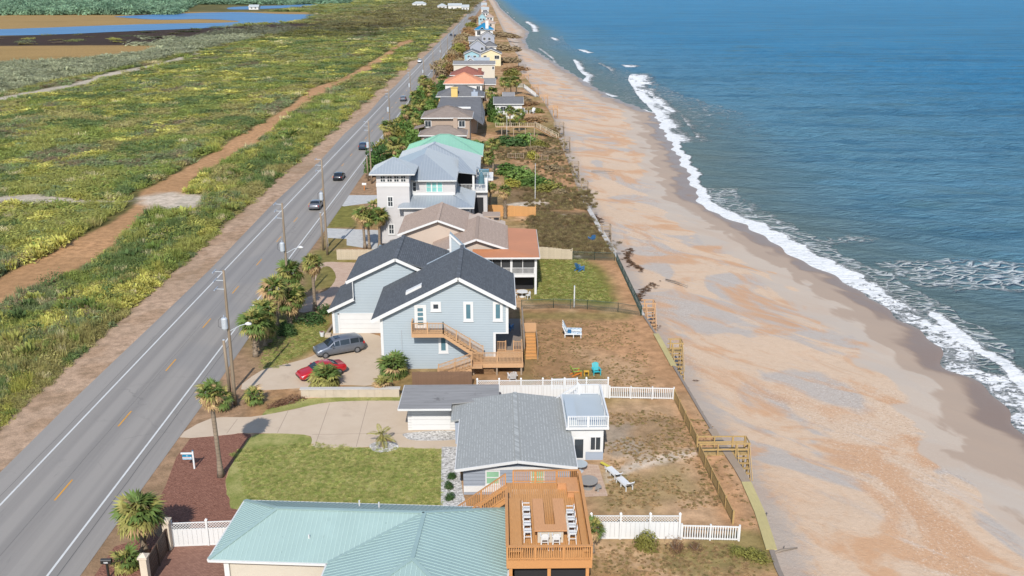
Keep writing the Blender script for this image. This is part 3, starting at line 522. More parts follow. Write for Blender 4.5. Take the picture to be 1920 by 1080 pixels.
def scatter(name, P, idx, scl, col, label, cat):
    n = len(P); me = bpy.data.meshes.new(name); me.vertices.add(n); me.vertices.foreach_set('co', np.asarray(P, np.float32).ravel())
    a = me.attributes.new('idx', 'INT', 'POINT'); a.data.foreach_set('value', np.asarray(idx, np.int32))
    a = me.attributes.new('scl', 'FLOAT_VECTOR', 'POINT'); a.data.foreach_set('vector', np.asarray(scl, np.float32).ravel())
    rs = np.random.RandomState(n); rot = np.zeros((n, 3), np.float32); rot[:, 2] = rs.rand(n)*6.283; rot[:, 0] = (rs.rand(n) - .5)*.3; rot[:, 1] = (rs.rand(n) - .5)*.3
    a = me.attributes.new('rot', 'FLOAT_VECTOR', 'POINT'); a.data.foreach_set('vector', rot.ravel())
    a = me.attributes.new('col', 'FLOAT_COLOR', 'POINT'); a.data.foreach_set('color', np.c_[col, np.ones(n)].astype(np.float32).ravel())
    o = link(name, me); md = o.modifiers.new('scatter', 'NODES'); md.node_group = SCAT
    return prop(o, label, cat, kind='stuff')
rs = np.random.RandomState(5)
def field(y0, y1, xl, xr, k=.0085, smin=.6):
    """jittered points whose spacing grows with distance"""
    out = []; y = y0
    while y < y1:
        s = max(smin, y*k); n = int((xr(y) - xl(y))/s)
        if n > 0:
            x = xl(y) + (np.arange(n) + rs.rand(n))*s; out.append(np.c_[x, y + rs.rand(n)*s, np.full(n, s)])
        y += s*.92
    return np.concatenate(out)
LFT = lambda y: -.585*y - 14
PAL = [S(*c, 1.25) for c in [(114, 130, 66), (126, 138, 72), (142, 146, 80), (118, 132, 90), (148, 144, 92), (154, 154, 80), (170, 168, 92), (186, 178, 140), (138, 124, 100), (100, 118, 70)]]
PAL = np.array(PAL)
def scrub(P, near):
    x, y, s = P.T; n = len(P); big = fbm(x*.045, y*.022, 4); pt = fbm(x*.20 + 40, y*.10, 4); r = rs.rand(n); r2 = rs.rand(n); md = fbm(x*.10 + 80, y*.05 + 3, 3)
    ci = np.select([pt > .70, (pt > .63), md < .38, md > .62, big > .56, big < .42], [6, 5, 3, 9, 2, 4], 1); ci = np.where(r < .14, rs.randint(0, 5, n), ci); ci = np.where(r > .985, 7, ci); ci = np.where((md < .33) & (r2 < .5), 8, ci)
    col = PAL[ci]*(.86 + .28*rs.rand(n))[:, None]*(1.44 if not near else 1.36)*np.array([1.06, 1.0, .97])
    kd = np.select([ci == 6, ci == 7, ci == 8, r2 < .45], [np.where(r2 < .5, 7 + rs.randint(0, 2, n), rs.randint(0, 3, n)), 5 + rs.randint(0, 2, n), 3 + rs.randint(0, 2, n), 3 + rs.randint(0, 2, n)], np.where(r2 < .7, 5 + rs.randint(0, 2, n), rs.randint(0, 3, n))); return col, kd, big, pt
# strip between the road and the track
def okay(P, polys, m):
    k = np.ones(len(P), bool)
    for Q in polys: k &= sdist(P[:, 0], P[:, 1], Q) < m
    return k
A = field(45, 330, lambda y: -61 if y < 200 else -62, lambda y: -43.2, .0058, .42)
A = A[(sdist(A[:, 0], A[:, 1], [(-65.17, 164.62), (-62.40, 169.08), (-53.78, 167.12), (-50.81, 152.15), (-56.43, 153.00)]) < -.6) & (sdist(A[:, 0], A[:, 1], TRK) + (fbm(A[:, 0]*.25 + 9, A[:, 1]*.2, 3) - .5)*7 < -.3) & (A[:, 0] > -58.5 - (A[:, 1] > 250)*2)]; A = A[A[:, 0] + (fbm(A[:, 0]*.2, A[:, 1]*.2, 3) - .5)*4 < -43.6]
col, kd, big, pt = scrub(A, True); h = (.55 + 1.5*fbm(A[:, 0]*.18, A[:, 1]*.14, 3)**1.2)*np.clip((-43.2 - A[:, 0])/2.0, .35, 1); sx_ = np.maximum(A[:, 2]*1.2, .5)*(.8 + .5*rs.rand(len(A)))
pal_ = np.isin(kd, (5, 6)); h = h*np.where(pal_, 1.25, 1)
K = field(46, 420, lambda y: -57.5, lambda y: -44.6, .021, 1.9); K = K[(rs.rand(len(K)) < .55) & (sdist(K[:, 0], K[:, 1], TRK) < -1.2) & (sdist(K[:, 0], K[:, 1], [(-65.17, 164.62), (-62.40, 169.08), (-53.78, 167.12), (-50.81, 152.15), (-56.43, 153.00)]) < -1.5)]; nk = len(K)
kc = PAL[np.array([5, 6, 2, 9, 0, 1])[rs.randint(0, 6, nk)]]*(.95 + .3*rs.rand(nk))[:, None]; ks = np.maximum(1.0, K[:, 2]*.55)*(.7 + .6*rs.rand(nk)); kk = np.where(rs.rand(nk) < .3, 7 + rs.randint(0, 2, nk), 9 + rs.randint(0, 2, nk)); kh = 1.0 + 1.0*rs.rand(nk)
scatter('roadside_scrub', np.r_[np.c_[A[:, :2], np.full(len(A), -.05)], np.c_[K[:, :2], np.full(nk, .05)]], np.r_[kd, kk], np.r_[np.c_[sx_, sx_, h*(.8 + .4*rs.rand(len(A)))], np.c_[ks, ks, kh]], np.r_[col, kc], 'dense green and yellow coastal scrub between the road and the dirt track', 'scrub')
# the wide field beyond the track and on to the horizon
B = field(95, 2700, LFT, lambda y: -43.9 if y > 330 else (-58.0 if y > 240 else -64.0), .0078, .7)
B = B[(sdist(B[:, 0], B[:, 1], TRK) + (fbm(B[:, 0]*.25, B[:, 1]*.18, 3) - .5)*6 < -np.maximum(.2, B[:, 2]*.8)) & (sdist(B[:, 0], B[:, 1], TRAIL) < -1)]
for Q in ([(-65.17, 164.62), (-62.40, 169.08), (-53.78, 167.12), (-50.81, 152.15), (-56.43, 153.00)], [(-93.02, 164.17), (-85.59, 168.52), (-74.50, 163.02), (-64.05, 161.58), (-73.41, 160.46), (-90.77, 159.90)]): B = B[sdist(B[:, 0], B[:, 1], Q) < -.7]
B = B[(sdist(B[:, 0], B[:, 1], MARSH) < 0) & (sdist(B[:, 0], B[:, 1], LAG) < 3)]
TIDAL = [(-399.64, 669.39), (-372.94, 725.25), (-255.51, 869.74), (-219.96, 1202.14), (-262.81, 1396.51), (-485.50, 1399.92), (-639.19, 1251.80), (-716.45, 1209.74)]; B = B[(sdist(B[:, 0], B[:, 1], TIDAL) < 0) & ~((sdist(B[:, 0], B[:, 1], CLOUDSH) > 0) & (rs.rand(len(B)) < .97))]
FOREST = (B[:, 0] < -150) & (B[:, 1] > 1180 - (B[:, 0] + 250)*-.0); B = B[~(FOREST & (B[:, 1] < 4000) & (B[:, 0] < -330))]
col, kd, big, pt = scrub(B, False); h = .45 + 1.1*fbm(B[:, 0]*.10, B[:, 1]*.08, 3); edge = np.clip(1 - (-sdist(B[:, 0], B[:, 1], TRK))/3.0, 0, 1)*(B[:, 1] < 600); h = h + edge*.7
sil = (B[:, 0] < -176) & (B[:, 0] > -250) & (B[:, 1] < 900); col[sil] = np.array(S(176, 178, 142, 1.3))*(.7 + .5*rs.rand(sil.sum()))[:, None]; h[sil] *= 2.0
cloud_dk = (B[:, 1] > 700) & (B[:, 0] < -90) & (B[:, 1] < 950) & (fbm(B[:, 0]*.012, B[:, 1]*.006, 2) > .45); col[cloud_dk] *= .6; h = h*np.where(B[:, 1] > 900, 1.6, 1)  # scrub colour darkened in this patch to paint a cloud shadow
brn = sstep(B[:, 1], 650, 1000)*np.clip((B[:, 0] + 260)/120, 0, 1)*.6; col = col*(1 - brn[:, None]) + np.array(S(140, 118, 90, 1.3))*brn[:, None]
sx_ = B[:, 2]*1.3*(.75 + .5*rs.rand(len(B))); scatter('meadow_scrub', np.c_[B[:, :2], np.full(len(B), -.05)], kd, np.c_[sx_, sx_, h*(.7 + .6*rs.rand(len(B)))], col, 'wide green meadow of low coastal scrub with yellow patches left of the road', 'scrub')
# far wood across the lagoon
Fp = field(1150, 4200, lambda y: -.62*y - 60, lambda y: -.28*y - 60 if y < 1900 else -.12*y - 60, .0075, 6); Fp = Fp[(Fp[:, 1] + Fp[:, 0]*-.0 > 1240 + .35*(-Fp[:, 0] - 600)*-.2)]
Fp = Fp[rs.rand(len(Fp)) < .9]; n = len(Fp); col = np.array(S(130, 158, 126, 1.15))*(.6 + .7*rs.rand(n))[:, None]; sx_ = Fp[:, 2]*.9*(.7 + .6*rs.rand(n)); h = 7 + 5*fbm(Fp[:, 0]*.01, Fp[:, 1]*.01, 3)  # this pale green has the distance haze put into the leaf colour
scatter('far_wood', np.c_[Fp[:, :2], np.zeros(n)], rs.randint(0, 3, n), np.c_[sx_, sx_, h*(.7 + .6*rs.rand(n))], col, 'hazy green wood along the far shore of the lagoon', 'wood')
# silvery mangrove edge of the marsh
E_ = []
for Q, m in (([(-358.03, 695.76), (-316.04, 655.37), (-280.12, 630.73), (-260.42, 642.25), (-260.67, 680.50), (-246.08, 738.87), (-232.30, 789.59), (-193.10, 847.38)], 10),):
    pass

# ================================================================== building materials
siding('blue_siding', S(197, 210, 217, 1.95)); siding('white_siding', S(226, 222, 220, 1.85)); siding('greyblue_siding', S(176, 184, 196, 1.95), .3); siding('tan_siding', S(226, 208, 190, 1.85)); siding('lilac_siding', S(182, 188, 202, 1.85)); siding('cyan_siding', S(174, 218, 230, 1.85)); siding('yellow_siding', S(246, 230, 186, 1.72)); siding('white_board', S(240, 238, 234, 1.72), .25)
plain('trim_white', S(244, 243, 240, 1.72), .5, .04, 2, dirt=.06); plain('vinyl_white', S(246, 246, 244, 1.72), .4, .03, 2, dirt=.05); plain('stucco_cream', S(232, 222, 204, 1.85), .8, .06, 2, bump=.2, dirt=.1); plain('stucco_taupe', S(196, 172, 152, 1.85), .8, .06, 1.5, bump=.2, dirt=.1); plain('stucco_tan', S(224, 204, 186, 1.85), .8, .05, 1.5, dirt=.1); plain('stucco_white', S(240, 238, 234, 1.72), .7, .05, 2, dirt=.08); plain('stucco_yellow', S(248, 212, 128, 1.85), .7, .05, 2)
shingle('grey_shingle', S(170, 172, 169, 1.5), .26, .03, .3, .78); shingle('charcoal_shingle', S(98, 102, 107, 1.5), .5, .07, .3); shingle('brown_shingle', S(186, 164, 148, 1.5), .5, .06, .18); shingle('taupe_shingle', S(150, 136, 126, 1.5), .6, .08, .2); shingle('slate_shingle', S(120, 120, 122, 1.5), .6, .08, .2); shingle('mid_grey_shingle', S(148, 146, 146, 1.5), .6, .08, .18); shingle('terracotta_tile', S(226, 156, 122, 1.5), .4, .12, .15); shingle('rust_tile', S(150, 96, 84, 1.45), .4, .12, .2); shingle('tan_shingle', S(176, 154, 140, 1.4), .8, .1, .15)
t = NT('weathered_roof'); st = t.noise(1.4, None, 6, .7, .3, mul=(.25, 2.2, 1)); c = t.mix(st, S(112, 110, 108), S(188, 186, 184)); c = t.mix(t.math('MULTIPLY', t.step(t.noise(.6, None, 6, .7), .58, .7), .6), c, S(86, 82, 80)); t.bump(st, .3, .03); M['weathered_roof'] = t.out(c, .9)
metalroof('aqua_metal', S(188, 216, 210, 1.95), .45); metalroof('grey_metal', S(186, 196, 204, 1.9), .38); metalroof('green_metal', S(162, 216, 192, 1.8), .45); metalroof('copper_metal', S(214, 142, 96, 1.5), .55); metalroof('blue_metal', S(46, 150, 200, 1.85), .45); metalroof('white_metal', S(222, 228, 228, 1.85), .4)
plain('seam_aqua', S(200, 228, 222, 1.85), .45, .05); plain('seam_grey', S(206, 214, 220, 1.85), .45, .05); plain('seam_green', S(164, 226, 196, 1.85), .45, .05)
wood('cedar_deck', S(210, 154, 96, 1.42)); wood('deck_rail', S(204, 146, 90, 1.42)); wood('stair_wood', S(208, 164, 120, 1.5)); wood('gold_wood', S(190, 158, 102, 1.5)); wood('weathered_wood', S(170, 150, 128, 1.5)); wood('grey_wood', S(150, 136, 122, 1.5)); wood('cedar_fence', S(214, 158, 96, 1.5)); wood('pale_fence', S(206, 190, 164, 1.5)); wood('brown_fence', S(128, 98, 76, 1.5)); wood('dark_gate', S(92, 74, 62, 1.5)); wood('cap_green', S(200, 184, 126, 1.5)); wood('pole_wood', S(150, 132, 110, 1.5), s3=(8, 8, .6)); wood('rust_bench', S(216, 158, 108, 1.5))
plain('grey_membrane', S(186, 196, 202, 1.5), .6, .06, .6, dirt=.08); plain('grey_panel', S(168, 178, 192, 1.5), .6, .05); plain('concrete_cap', S(206, 200, 192), .8, .1, 3, dirt=.3); plain('retaining', S(206, 190, 168), .9, .12, 1.2, bump=.5, dirt=.5); plain('dark_void', (.012, .012, .014), .9, .1); plain('fence_green', S(40, 74, 62), .5, .1); plain('black_metal', (.015, .015, .016), .4, .1); plain('zinc', S(200, 206, 212), .45, .08, 4, metal=.1); plain('column_cream', S(224, 208, 186), .7, .06, 3, dirt=.15)  # dark_void: near-black colour standing in for shade inside recesses and openings
glass('glass_dark'); glass('glass_blue', (.05, .10, .12)); glass('glass_teal', (.12, .28, .26), .4); glass('glass_green', (.16, .28, .18), .2); glass('glass_screen', (.018, .019, .02), .5)
# ================================================================== building helpers
def fb(mb, face, pos, a0, a1, b0, b1, d0, d1):
    if face == 'S': mb.box(a0, a1, pos - d1, pos - d0, b0, b1)
    elif face == 'E': mb.box(pos + d0, pos + d1, a0, a1, b0, b1)
    else: mb.box(pos - d1, pos - d0, a0, a1, b0, b1)
def window(par, face, pos, a0, a1, b0, b1, gl='glass_dark', fw=.1, mx=0, mz=0, fr='trim_white', name='window', sill=True):
    mb = MB(); fb(mb, face, pos, a0, a0 + fw, b0, b1, -.02, .06); fb(mb, face, pos, a1 - fw, a1, b0, b1, -.02, .06); fb(mb, face, pos, a0 + fw, a1 - fw, b1 - fw, b1, -.02, .058); fb(mb, face, pos, a0 + fw, a1 - fw, b0, b0 + fw, -.02, .058)
    for k in range(mx): x = a0 + fw + (a1 - a0 - 2*fw)*(k + 1)/(mx + 1); fb(mb, face, pos, x - .03, x + .03, b0 + fw, b1 - fw, -.02, .052)
    for k in range(mz): z = b0 + fw + (b1 - b0 - 2*fw)*(k + 1)/(mz + 1); fb(mb, face, pos, a0 + fw, a1 - fw, z - .03, z + .03, -.02, .047)
    w = mb.build(name, fr, par); mb = MB(); fb(mb, face, pos, a0 + fw*.5, a1 - fw*.5, b0 + fw*.5, b1 - fw*.5, -.03, .012); mb.build('pane', gl, w)
    if sill: mb = MB(); fb(mb, face, pos, a0 - .05, a1 + .05, b0 - .07, b0 - .003, -.02, .1); mb.build('sill', fr, w)
    return w
def slabs(par, name, polys, th, mat):
    mb = MB()
    for P in polys: mb.prism(P, (0, 0, -th))
    return mb.build(name, mat, par)
def seams(par, polys, sp, mat, w=.035, h=.04):
    mb = MB()
    for P in polys:
        P = [Vector(p) for p in P]; n = (P[1] - P[0]).cross(P[2] - P[0]).normalized(); n = -n if n.z < 0 else n
        u = Vector((0, 0, 1)).cross(n).normalized(); v = n.cross(u); us = [p.dot(u) for p in P]; vs = [p.dot(v) for p in P]; o = n*P[0].dot(n); a = min(us) + sp*.5
        while a < max(us):
            hit = []
            for i in range(len(P)):
                j = (i + 1) % len(P)
                if (us[i] - a)*(us[j] - a) < 0: hit.append(vs[i] + (vs[j] - vs[i])*(a - us[i])/(us[j] - us[i]))
            hit.sort()
            if len(hit) >= 2 and hit[-1] - hit[0] > .15: mb.bar(o + u*a + v*hit[0] + n*h*.4, o + u*a + v*hit[-1] + n*h*.4, w, h, n)
            a += sp
    s = mb.build('standing_seams', mat, par); s['kind'] = 'stuff'; return s
def trims(par, segs, mat='trim_white', w=.06, h=.22, name='fascia'):
    mb = MB()
    for p, q in segs: mb.bar(p, q, w, h)
    return mb.build(name, mat, par)
def caps(par, segs, mat, w=.3, h=.05):
    mb = MB()
    for p, q in segs: mb.bar(Vector(p) + Vector((0, 0, .02)), Vector(q) + Vector((0, 0, .02)), w, h)
    return mb.build('ridge_cap', mat, par)
def hip_polys(x0, x1, y0, y1, z, zr):
    dx, dy = x1 - x0, y1 - y0
    if dx >= dy: a, b = (x0 + dy/2, (y0 + y1)/2, zr), (x1 - dy/2, (y0 + y1)/2, zr)
    else: a, b = ((x0 + x1)/2, y0 + dx/2, zr), ((x0 + x1)/2, y1 - dx/2, zr)
    A, B, C_, D_ = (x0, y0, z), (x1, y0, z), (x1, y1, z), (x0, y1, z)
    if dx >= dy: return [[A, B, b, a], [B, C_, b], [C_, D_, a, b], [D_, A, a]], [(a, b), (A, a), (D_, a), (B, b), (C_, b)]
    return [[A, B, a], [B, C_, b, a], [C_, D_, b], [D_, A, a, b]], [(a, b), (A, a), (B, a), (C_, b), (D_, b)]
def eaves(x0, x1, y0, y1, z): return [((x0, y0, z), (x1, y0, z)), ((x1, y0, z), (x1, y1, z)), ((x1, y1, z), (x0, y1, z)), ((x0, y1, z), (x0, y0, z))]
BAL = {}
def rail(par, p, q, h, mat, posts=2, sp=.14, bw=.045, pw=.1, single=False, topw=.14, ph=.12, base=0.0):
    p, q = Vector(p), Vector(q); L = (q - p).length; up = Vector((0, 0, 1)); d = (q - p).normalized()
    for k in range(posts):
        c = p + (q - p)*(k/(posts - 1) if posts > 1 else .5); MB().box(c.x - pw/2, c.x + pw/2, c.y - pw/2, c.y + pw/2, c.z - base, c.z + h + ph).build('post', mat, par)
    MB().bar(p + up*h, q + up*h, topw, .045).build('top_rail', mat, par); MB().bar(p + up*.1, q + up*.1, .05, .07).build('bottom_rail', mat, par)
    n = max(2, int(L/sp)); hh = h - .13
    if single:
        key = (round(hh, 3), bw, mat)
        if key not in BAL: BAL[key] = MB().box(-bw/2, bw/2, -bw/2, bw/2, 0, hh).mesh('baluster', mat)
        for k in range(1, n): inst('baluster', BAL[key], par, p + (q - p)*(k/n) + up*.12)
    else:
        mb = MB()
        for k in range(1, n): c = p + (q - p)*(k/n); mb.box(c.x - bw/2, c.x + bw/2, c.y - bw/2, c.y + bw/2, c.z + .12, c.z + .12 + hh)
        o = mb.build('balusters', mat, par); o['kind'] = 'stuff'
def stairs(par, top, bot, width, n, mat, across=(0, 1, 0), strmat=None):
    """top/bot are on one side edge; width runs along 'across'"""
    top, bot, ac = Vector(top), Vector(bot), Vector(across)*width; d = bot - top
    for k in range(n):
        f = (k + .5)/n; c = top + d*f; run = Vector((d.x, d.y, 0))/n; MB().bar(c, c + ac, run.length*1.04, .05).build('tread', mat, par)
    for s in (0, 1): MB().bar(top + ac*s + Vector((0, 0, -.16)), bot + ac*s + Vector((0, 0, -.16)), .05, .3).build('stringer', strmat or mat, par)
def boards(par, p, q, z0, z1, bw, mat, th=.025, gap=.01, jit=.03, name='board', seed=1, single=True, top=None):
    p, q = Vector(p), Vector(q); L = (q - p).length; d = (q - p)/L; n = max(1, int(L/bw)); rnd = random.Random(seed); ang = math.atan2(d.y, d.x)
    me = MB().box(-(bw - gap)/2, (bw - gap)/2, -th/2, th/2, 0, 1).mesh(name, mat); mb = MB()
    for k in range(n):
        c = p + d*(k + .5)*L/n; hh = (z1 - z0) + rnd.uniform(-jit, jit)
        if top: hh = top((k + .5)/n) - z0 + rnd.uniform(-jit, jit)
        if single: inst(name, me, par, (c.x, c.y, z0), (rnd.uniform(-.01, .01), 0, ang), (1, 1, hh))
def fh(name, label, L, Rr, zr, rt, depth, wall, roof, wins=(), ov=.5, base=0.0, group=None, chim=None, trim='trim_white', seam=None):
    """a house from its front eave corners"""
    x0, y0, z = L; x1 = Rr[0]; y1 = y0 + depth; zr = z + zr; th = thing(name, label, 'house', ((x0 + x1)/2, (y0 + y1)/2, base), group); wx0, wx1, wy0, wy1 = x0 + ov, x1 - ov, y0 + ov, y1 - ov
    if rt == 'hip':
        P, cp = hip_polys(x0, x1, y0, y1, z, zr); w = MB(); w.box(wx0, wx1, wy0, wy1, base, z - .02); w.build('wall', wall, th)
        r = slabs(th, 'roof', P, .14, roof); caps(r, cp, roof); trims(th, eaves(x0, x1, y0, y1, z - .1), trim)
    elif rt == 'gx':
        ym = (y0 + y1)/2; P = [[(x0, y0, z), (x1, y0, z), (x1, ym, zr), (x0, ym, zr)], [(x1, y1, z), (x0, y1, z), (x0, ym, zr), (x1, ym, zr)]]; k = (zr - z)/(ym - y0); zw = z + k*ov - .16
        w = MB(); w.prism([(wx0, wy0, base), (wx0, wy1, base), (wx0, wy1, zw), (wx0, ym, zr - .16), (wx0, wy0, zw)], (wx1 - wx0, 0, 0)); w.build('wall', wall, th); r = slabs(th, 'roof', P, .14, roof); caps(r, [((x0, ym, zr), (x1, ym, zr))], roof)
        trims(th, [((x0, y0 - .03, z - .08), (x1, y0 - .03, z - .08)), ((x0, y0, z - .1), (x0, ym, zr - .1)), ((x1, y0, z - .1), (x1, ym, zr - .1))], trim)
    else:
        xm = (x0 + x1)/2; P = [[(x0, y0, z), (xm, y0, zr), (xm, y1, zr), (x0, y1, z)], [(x1, y0, z), (x1, y1, z), (xm, y1, zr), (xm, y0, zr)]]; k = (zr - z)/(xm - x0); zw = z + k*ov - .16
        w = MB(); w.prism([(wx0, wy0, base), (wx1, wy0, base), (wx1, wy0, zw), (xm, wy0, zr - .16), (wx0, wy0, zw)], (0, wy1 - wy0, 0)); w.build('wall', wall, th); r = slabs(th, 'roof', P, .14, roof); caps(r, [((xm, y0, zr), (xm, y1, zr))], roof)
        trims(th, [((x0, y0 - .03, z - .13), (xm, y0 - .03, zr - .13)), ((x1, y0 - .03, z - .13), (xm, y0 - .03, zr - .13)), ((x0, y0, z - .1), (x0, y1, z - .1)), ((x1, y0, z - .1), (x1, y1, z - .1))], trim)
    if seam: seams(r, P, .6, seam, .05, .05)
    for wv_ in wins:
        fx, fz, ww, hh = wv_[:4]; fz = z - hh - .7 if fz > 2.5 else fz; gl = wv_[4] if len(wv_) > 4 else 'glass_dark'; xc = wx0 + fx*(wx1 - wx0); window(th, 'S', wy0, xc - ww/2, xc + ww/2, fz, fz + hh, gl, .12, 1 if ww > .9 else 0, 0)
    if chim: cx, cy, cw, cz0, cz1, cm = chim; c = MB(); c.box(cx - cw/2, cx + cw/2, cy - cw*.4, cy + cw*.4, cz0, cz1); c.box(cx - cw*.6, cx + cw*.6, cy - cw*.5, cy + cw*.5, cz1, cz1 + .15); c.build('chimney', cm, r)
    return th
# ================================================================== A: house with the aqua roof and the cedar roof deck
A0 = thing('aqua_roof_house', 'cream house with a pale aqua ribbed metal roof in the foreground', 'house', (-10.5, 48.7, 0), local=True)
PA = [[(-7.4, 0, 3), (-7.4, 6.85, 3), (-4, 3.4, 4.6)], [(-7.4, 6.85, 3), (11, 6.85, 3), (5.5, 3.4, 4.6), (-4, 3.4, 4.6)], [(-7.4, 0, 3), (-4, 3.4, 4.6), (5.5, 3.4, 4.6), (0, 0, 3)], [(0, 0, 3), (5.5, 3.4, 4.6), (5.5, -1.6, 4.6), (0, -7, 3)], [(11, 6.85, 3), (11, -7, 3), (5.5, -1.6, 4.6), (5.5, 3.4, 4.6)], [(0, -7, 3), (5.5, -1.6, 4.6), (11, -7, 3)]]
rA = slabs(A0, 'roof', PA, .12, 'aqua_metal'); seams(rA, PA, .3, 'seam_aqua', .032, .026)
caps(rA, [((-7.4, 0, 3), (-4, 3.4, 4.6)), ((-7.4, 6.85, 3), (-4, 3.4, 4.6)), ((-4, 3.4, 4.6), (5.5, 3.4, 4.6)), ((5.5, 3.4, 4.6), (11, 6.85, 3)), ((5.5, 3.4, 4.6), (5.5, -1.6, 4.6)), ((5.5, -1.6, 4.6), (0, -7, 3)), ((5.5, -1.6, 4.6), (11, -7, 3)), ((0, 0, 3.0), (5.5, 3.4, 4.6))], 'aqua_metal', .26, .05)
w = MB(); w.box(-6.5, 10.3, .45, 6.2, 0, 2.88); w.box(.45, 10.28, -6.4, .44, 0, 2.88); w.build('wall', 'stucco_cream', A0)
trims(A0, [((-7.43, -.05, 2.9), (.02, -.05, 2.9)), ((-.05, -.05, 2.9), (-.05, -7, 2.9)), ((-7.45, 0, 2.9), (-7.45, 6.85, 2.9)), ((-7.4, 6.9, 2.9), (11, 6.9, 2.9)), ((11.05, 6.85, 2.9), (11.05, -7, 2.9))], 'trim_white', .12, .14, 'gutter')
MB().box(-6.62, -6.3, .30, .44, 0, 2.85).build('downpipe', 'trim_white', A0)
for x, y, z in ((.8, 5.6, 3.75), (2.2, 5.2, 3.9), (-1.5, 1.5, 3.7)): MB().tube([(x, y, z - .3), (x, y, z + .25)], .05, 8).build('vent_pipe', 'trim_white', rA)
A0.rotation_euler.z = R(-4)
dk = thing('roof_deck', 'raised cedar deck with plank floor and orange brown railings above the aqua roof', 'deck', (2.9, 52, 0))
dx0, dx1, dy0, dy1, dz = .45, 5.45, 47.35, 56.35, 4.0
me = MB().box(-.066, .066, 0, dy1 - dy0, -.035, 0).mesh('plank', 'cedar_deck'); nb = int((dx1 - dx0)/.142)
for k in range(nb): inst('plank', me, dk, (dx0 + (k + .5)*(dx1 - dx0)/nb, dy0, dz + random.Random(k).uniform(-.004, .004)))
b = MB(); b.box(dx0 - .04, dx1 + .04, dy0 - .06, dy0 - .005, 3.45, 3.98); b.box(dx0 - .04, dx1 + .04, dy1 + .005, dy1 + .06, 3.5, 3.98); b.box(dx1 + .005, dx1 + .06, dy0, dy1, 3.5, 3.98); b.box(dx0 - .06, dx0 - .005, dy0, dy1, 3.5, 3.98); b.build('rim_beam', 'deck_rail', dk)
for x in (dx0 + .2, (dx0 + dx1)/2, dx1 - .2):
    for y in (dy0 + .2, 52, dy1 - .2): MB().box(x - .1, x + .1, y - .1, y + .1, 0, 3.9).build('support_post', 'deck_rail', dk)
rail(dk, (dx0, dy0, dz), (dx1, dy0, dz), .95, 'deck_rail', 4, .13, .05, .11, True, .2, -.01); rail(dk, (dx0 + .5, dy1, dz), (dx1, dy1, dz), .95, 'deck_rail', 4, .13, .05, .11, True, .2, -.01)
rail(dk, (dx1, dy0 + .12, dz), (dx1, dy1 - .12, dz), .95, 'deck_rail', 5, .13, .05, .11, True, .2, -.01); rail(dk, (dx0, dy0 + .12, dz), (dx0, 53.9, dz), .95, 'deck_rail', 4, .13, .05, .11, True, .2, -.01)
b = MB(); b.box(.62, 1.35, 47.6, 53.6, 4.38, 4.44); b.box(1.28, 1.33, 47.6, 53.6, 4.0, 4.38); b.build('side_bench', 'cedar_deck', dk)
b = MB(); b.box(4.95, 5.3, 47.6, 56.1, 4.38, 4.44); b.box(4.97, 5.02, 47.6, 55, 4.0, 4.38); b.build('side_bench', 'cedar_deck', dk)
b = MB(); b.box(3.9, 5.28, 55.4, 56.15, 4.45, 4.52); b.box(4.5, 5.29, 54.3, 55.39, 4.45, 4.52); b.box(3.95, 5.2, 55.45, 56.1, 4.0, 4.45); b.box(4.55, 5.2, 54.4, 55.4, 4.0, 4.449); b.build('corner_bench', 'rust_bench', dk)
stairs(dk, (.45, 54.35, 4.0), (-4.5, 54.35, .3), 1.5, 16, 'cedar_deck', (0, 1, 0), 'deck_rail'); rail(dk, (.4, 54.3, 4.0), (-4.5, 54.3, .3), .95, 'deck_rail', 4, .15, .045, .1, True, .16, .02); rail(dk, (.4, 55.9, 4.0), (-4.5, 55.9, .3), .95, 'deck_rail', 4, .15, .045, .1, True, .16, .02)
w = MB(); w.box(.9, 5.2, 48.2, 55.8, 0, 3.4); w.build('under_deck_shade', 'dark_void', dk)  # near-black block standing in for the shade below the deck
bar_ = thing('deck_bar', 'u-shaped cedar bar with a white front panel on the roof deck', 'bar', (3.0, 50.5, 4.0))
b = MB(); b.box(2.1, 2.78, 48.8, 52.5, 5.0, 5.07); b.box(3.4, 4.1, 48.8, 52.5, 5.0, 5.07); b.box(2.781, 3.399, 48.8, 49.5, 5.0, 5.069); b.build('bar_top', 'rust_bench', bar_)
b = MB(); b.box(2.3, 2.7, 49.2, 52.4, 4.001, 5.0); b.box(3.48, 3.9, 49.2, 52.4, 4.001, 5.0); b.box(2.3, 3.9, 49.1, 49.4, 4.001, 4.999); b.build('bar_body', 'cedar_deck', bar_)
MB().box(2.32, 3.88, 49.06, 49.095, 4.05, 4.97).build('front_panel', 'stucco_cream', bar_)
# ================================================================== B: grey shingle house
B0 = thing('grey_shingle_house', 'low house with a broad grey shingle roof and pale blue grey walls', 'house', (1.3, 67, 0))
def gable2(par, x0, xr, x1, y0, y1, zl, zr, zR, mat, name='roof'):
    P = [[(x0, y0, zl), (xr, y0, zr), (xr, y1, zr), (x0, y1, zl)], [(x1, y0, zR), (x1, y1, zR), (xr, y1, zr), (xr, y0, zr)]]; return slabs(par, name, P, .16, mat), P
rB, _ = gable2(B0, -3.25, 1.35, 5.75, 61.05, 73.1, 2.45, 3.15, 2.6, 'grey_shingle'); slabs(rB, 'roof_extension', [[(-4.0, 69.4, 2.34), (-3.26, 69.4, 2.45), (-3.26, 73.1, 2.45), (-4.0, 73.1, 2.34)]], .16, 'grey_shingle'); caps(rB, [((1.35, 61.05, 3.15), (1.35, 73.1, 3.15))], 'grey_shingle', .34, .05)
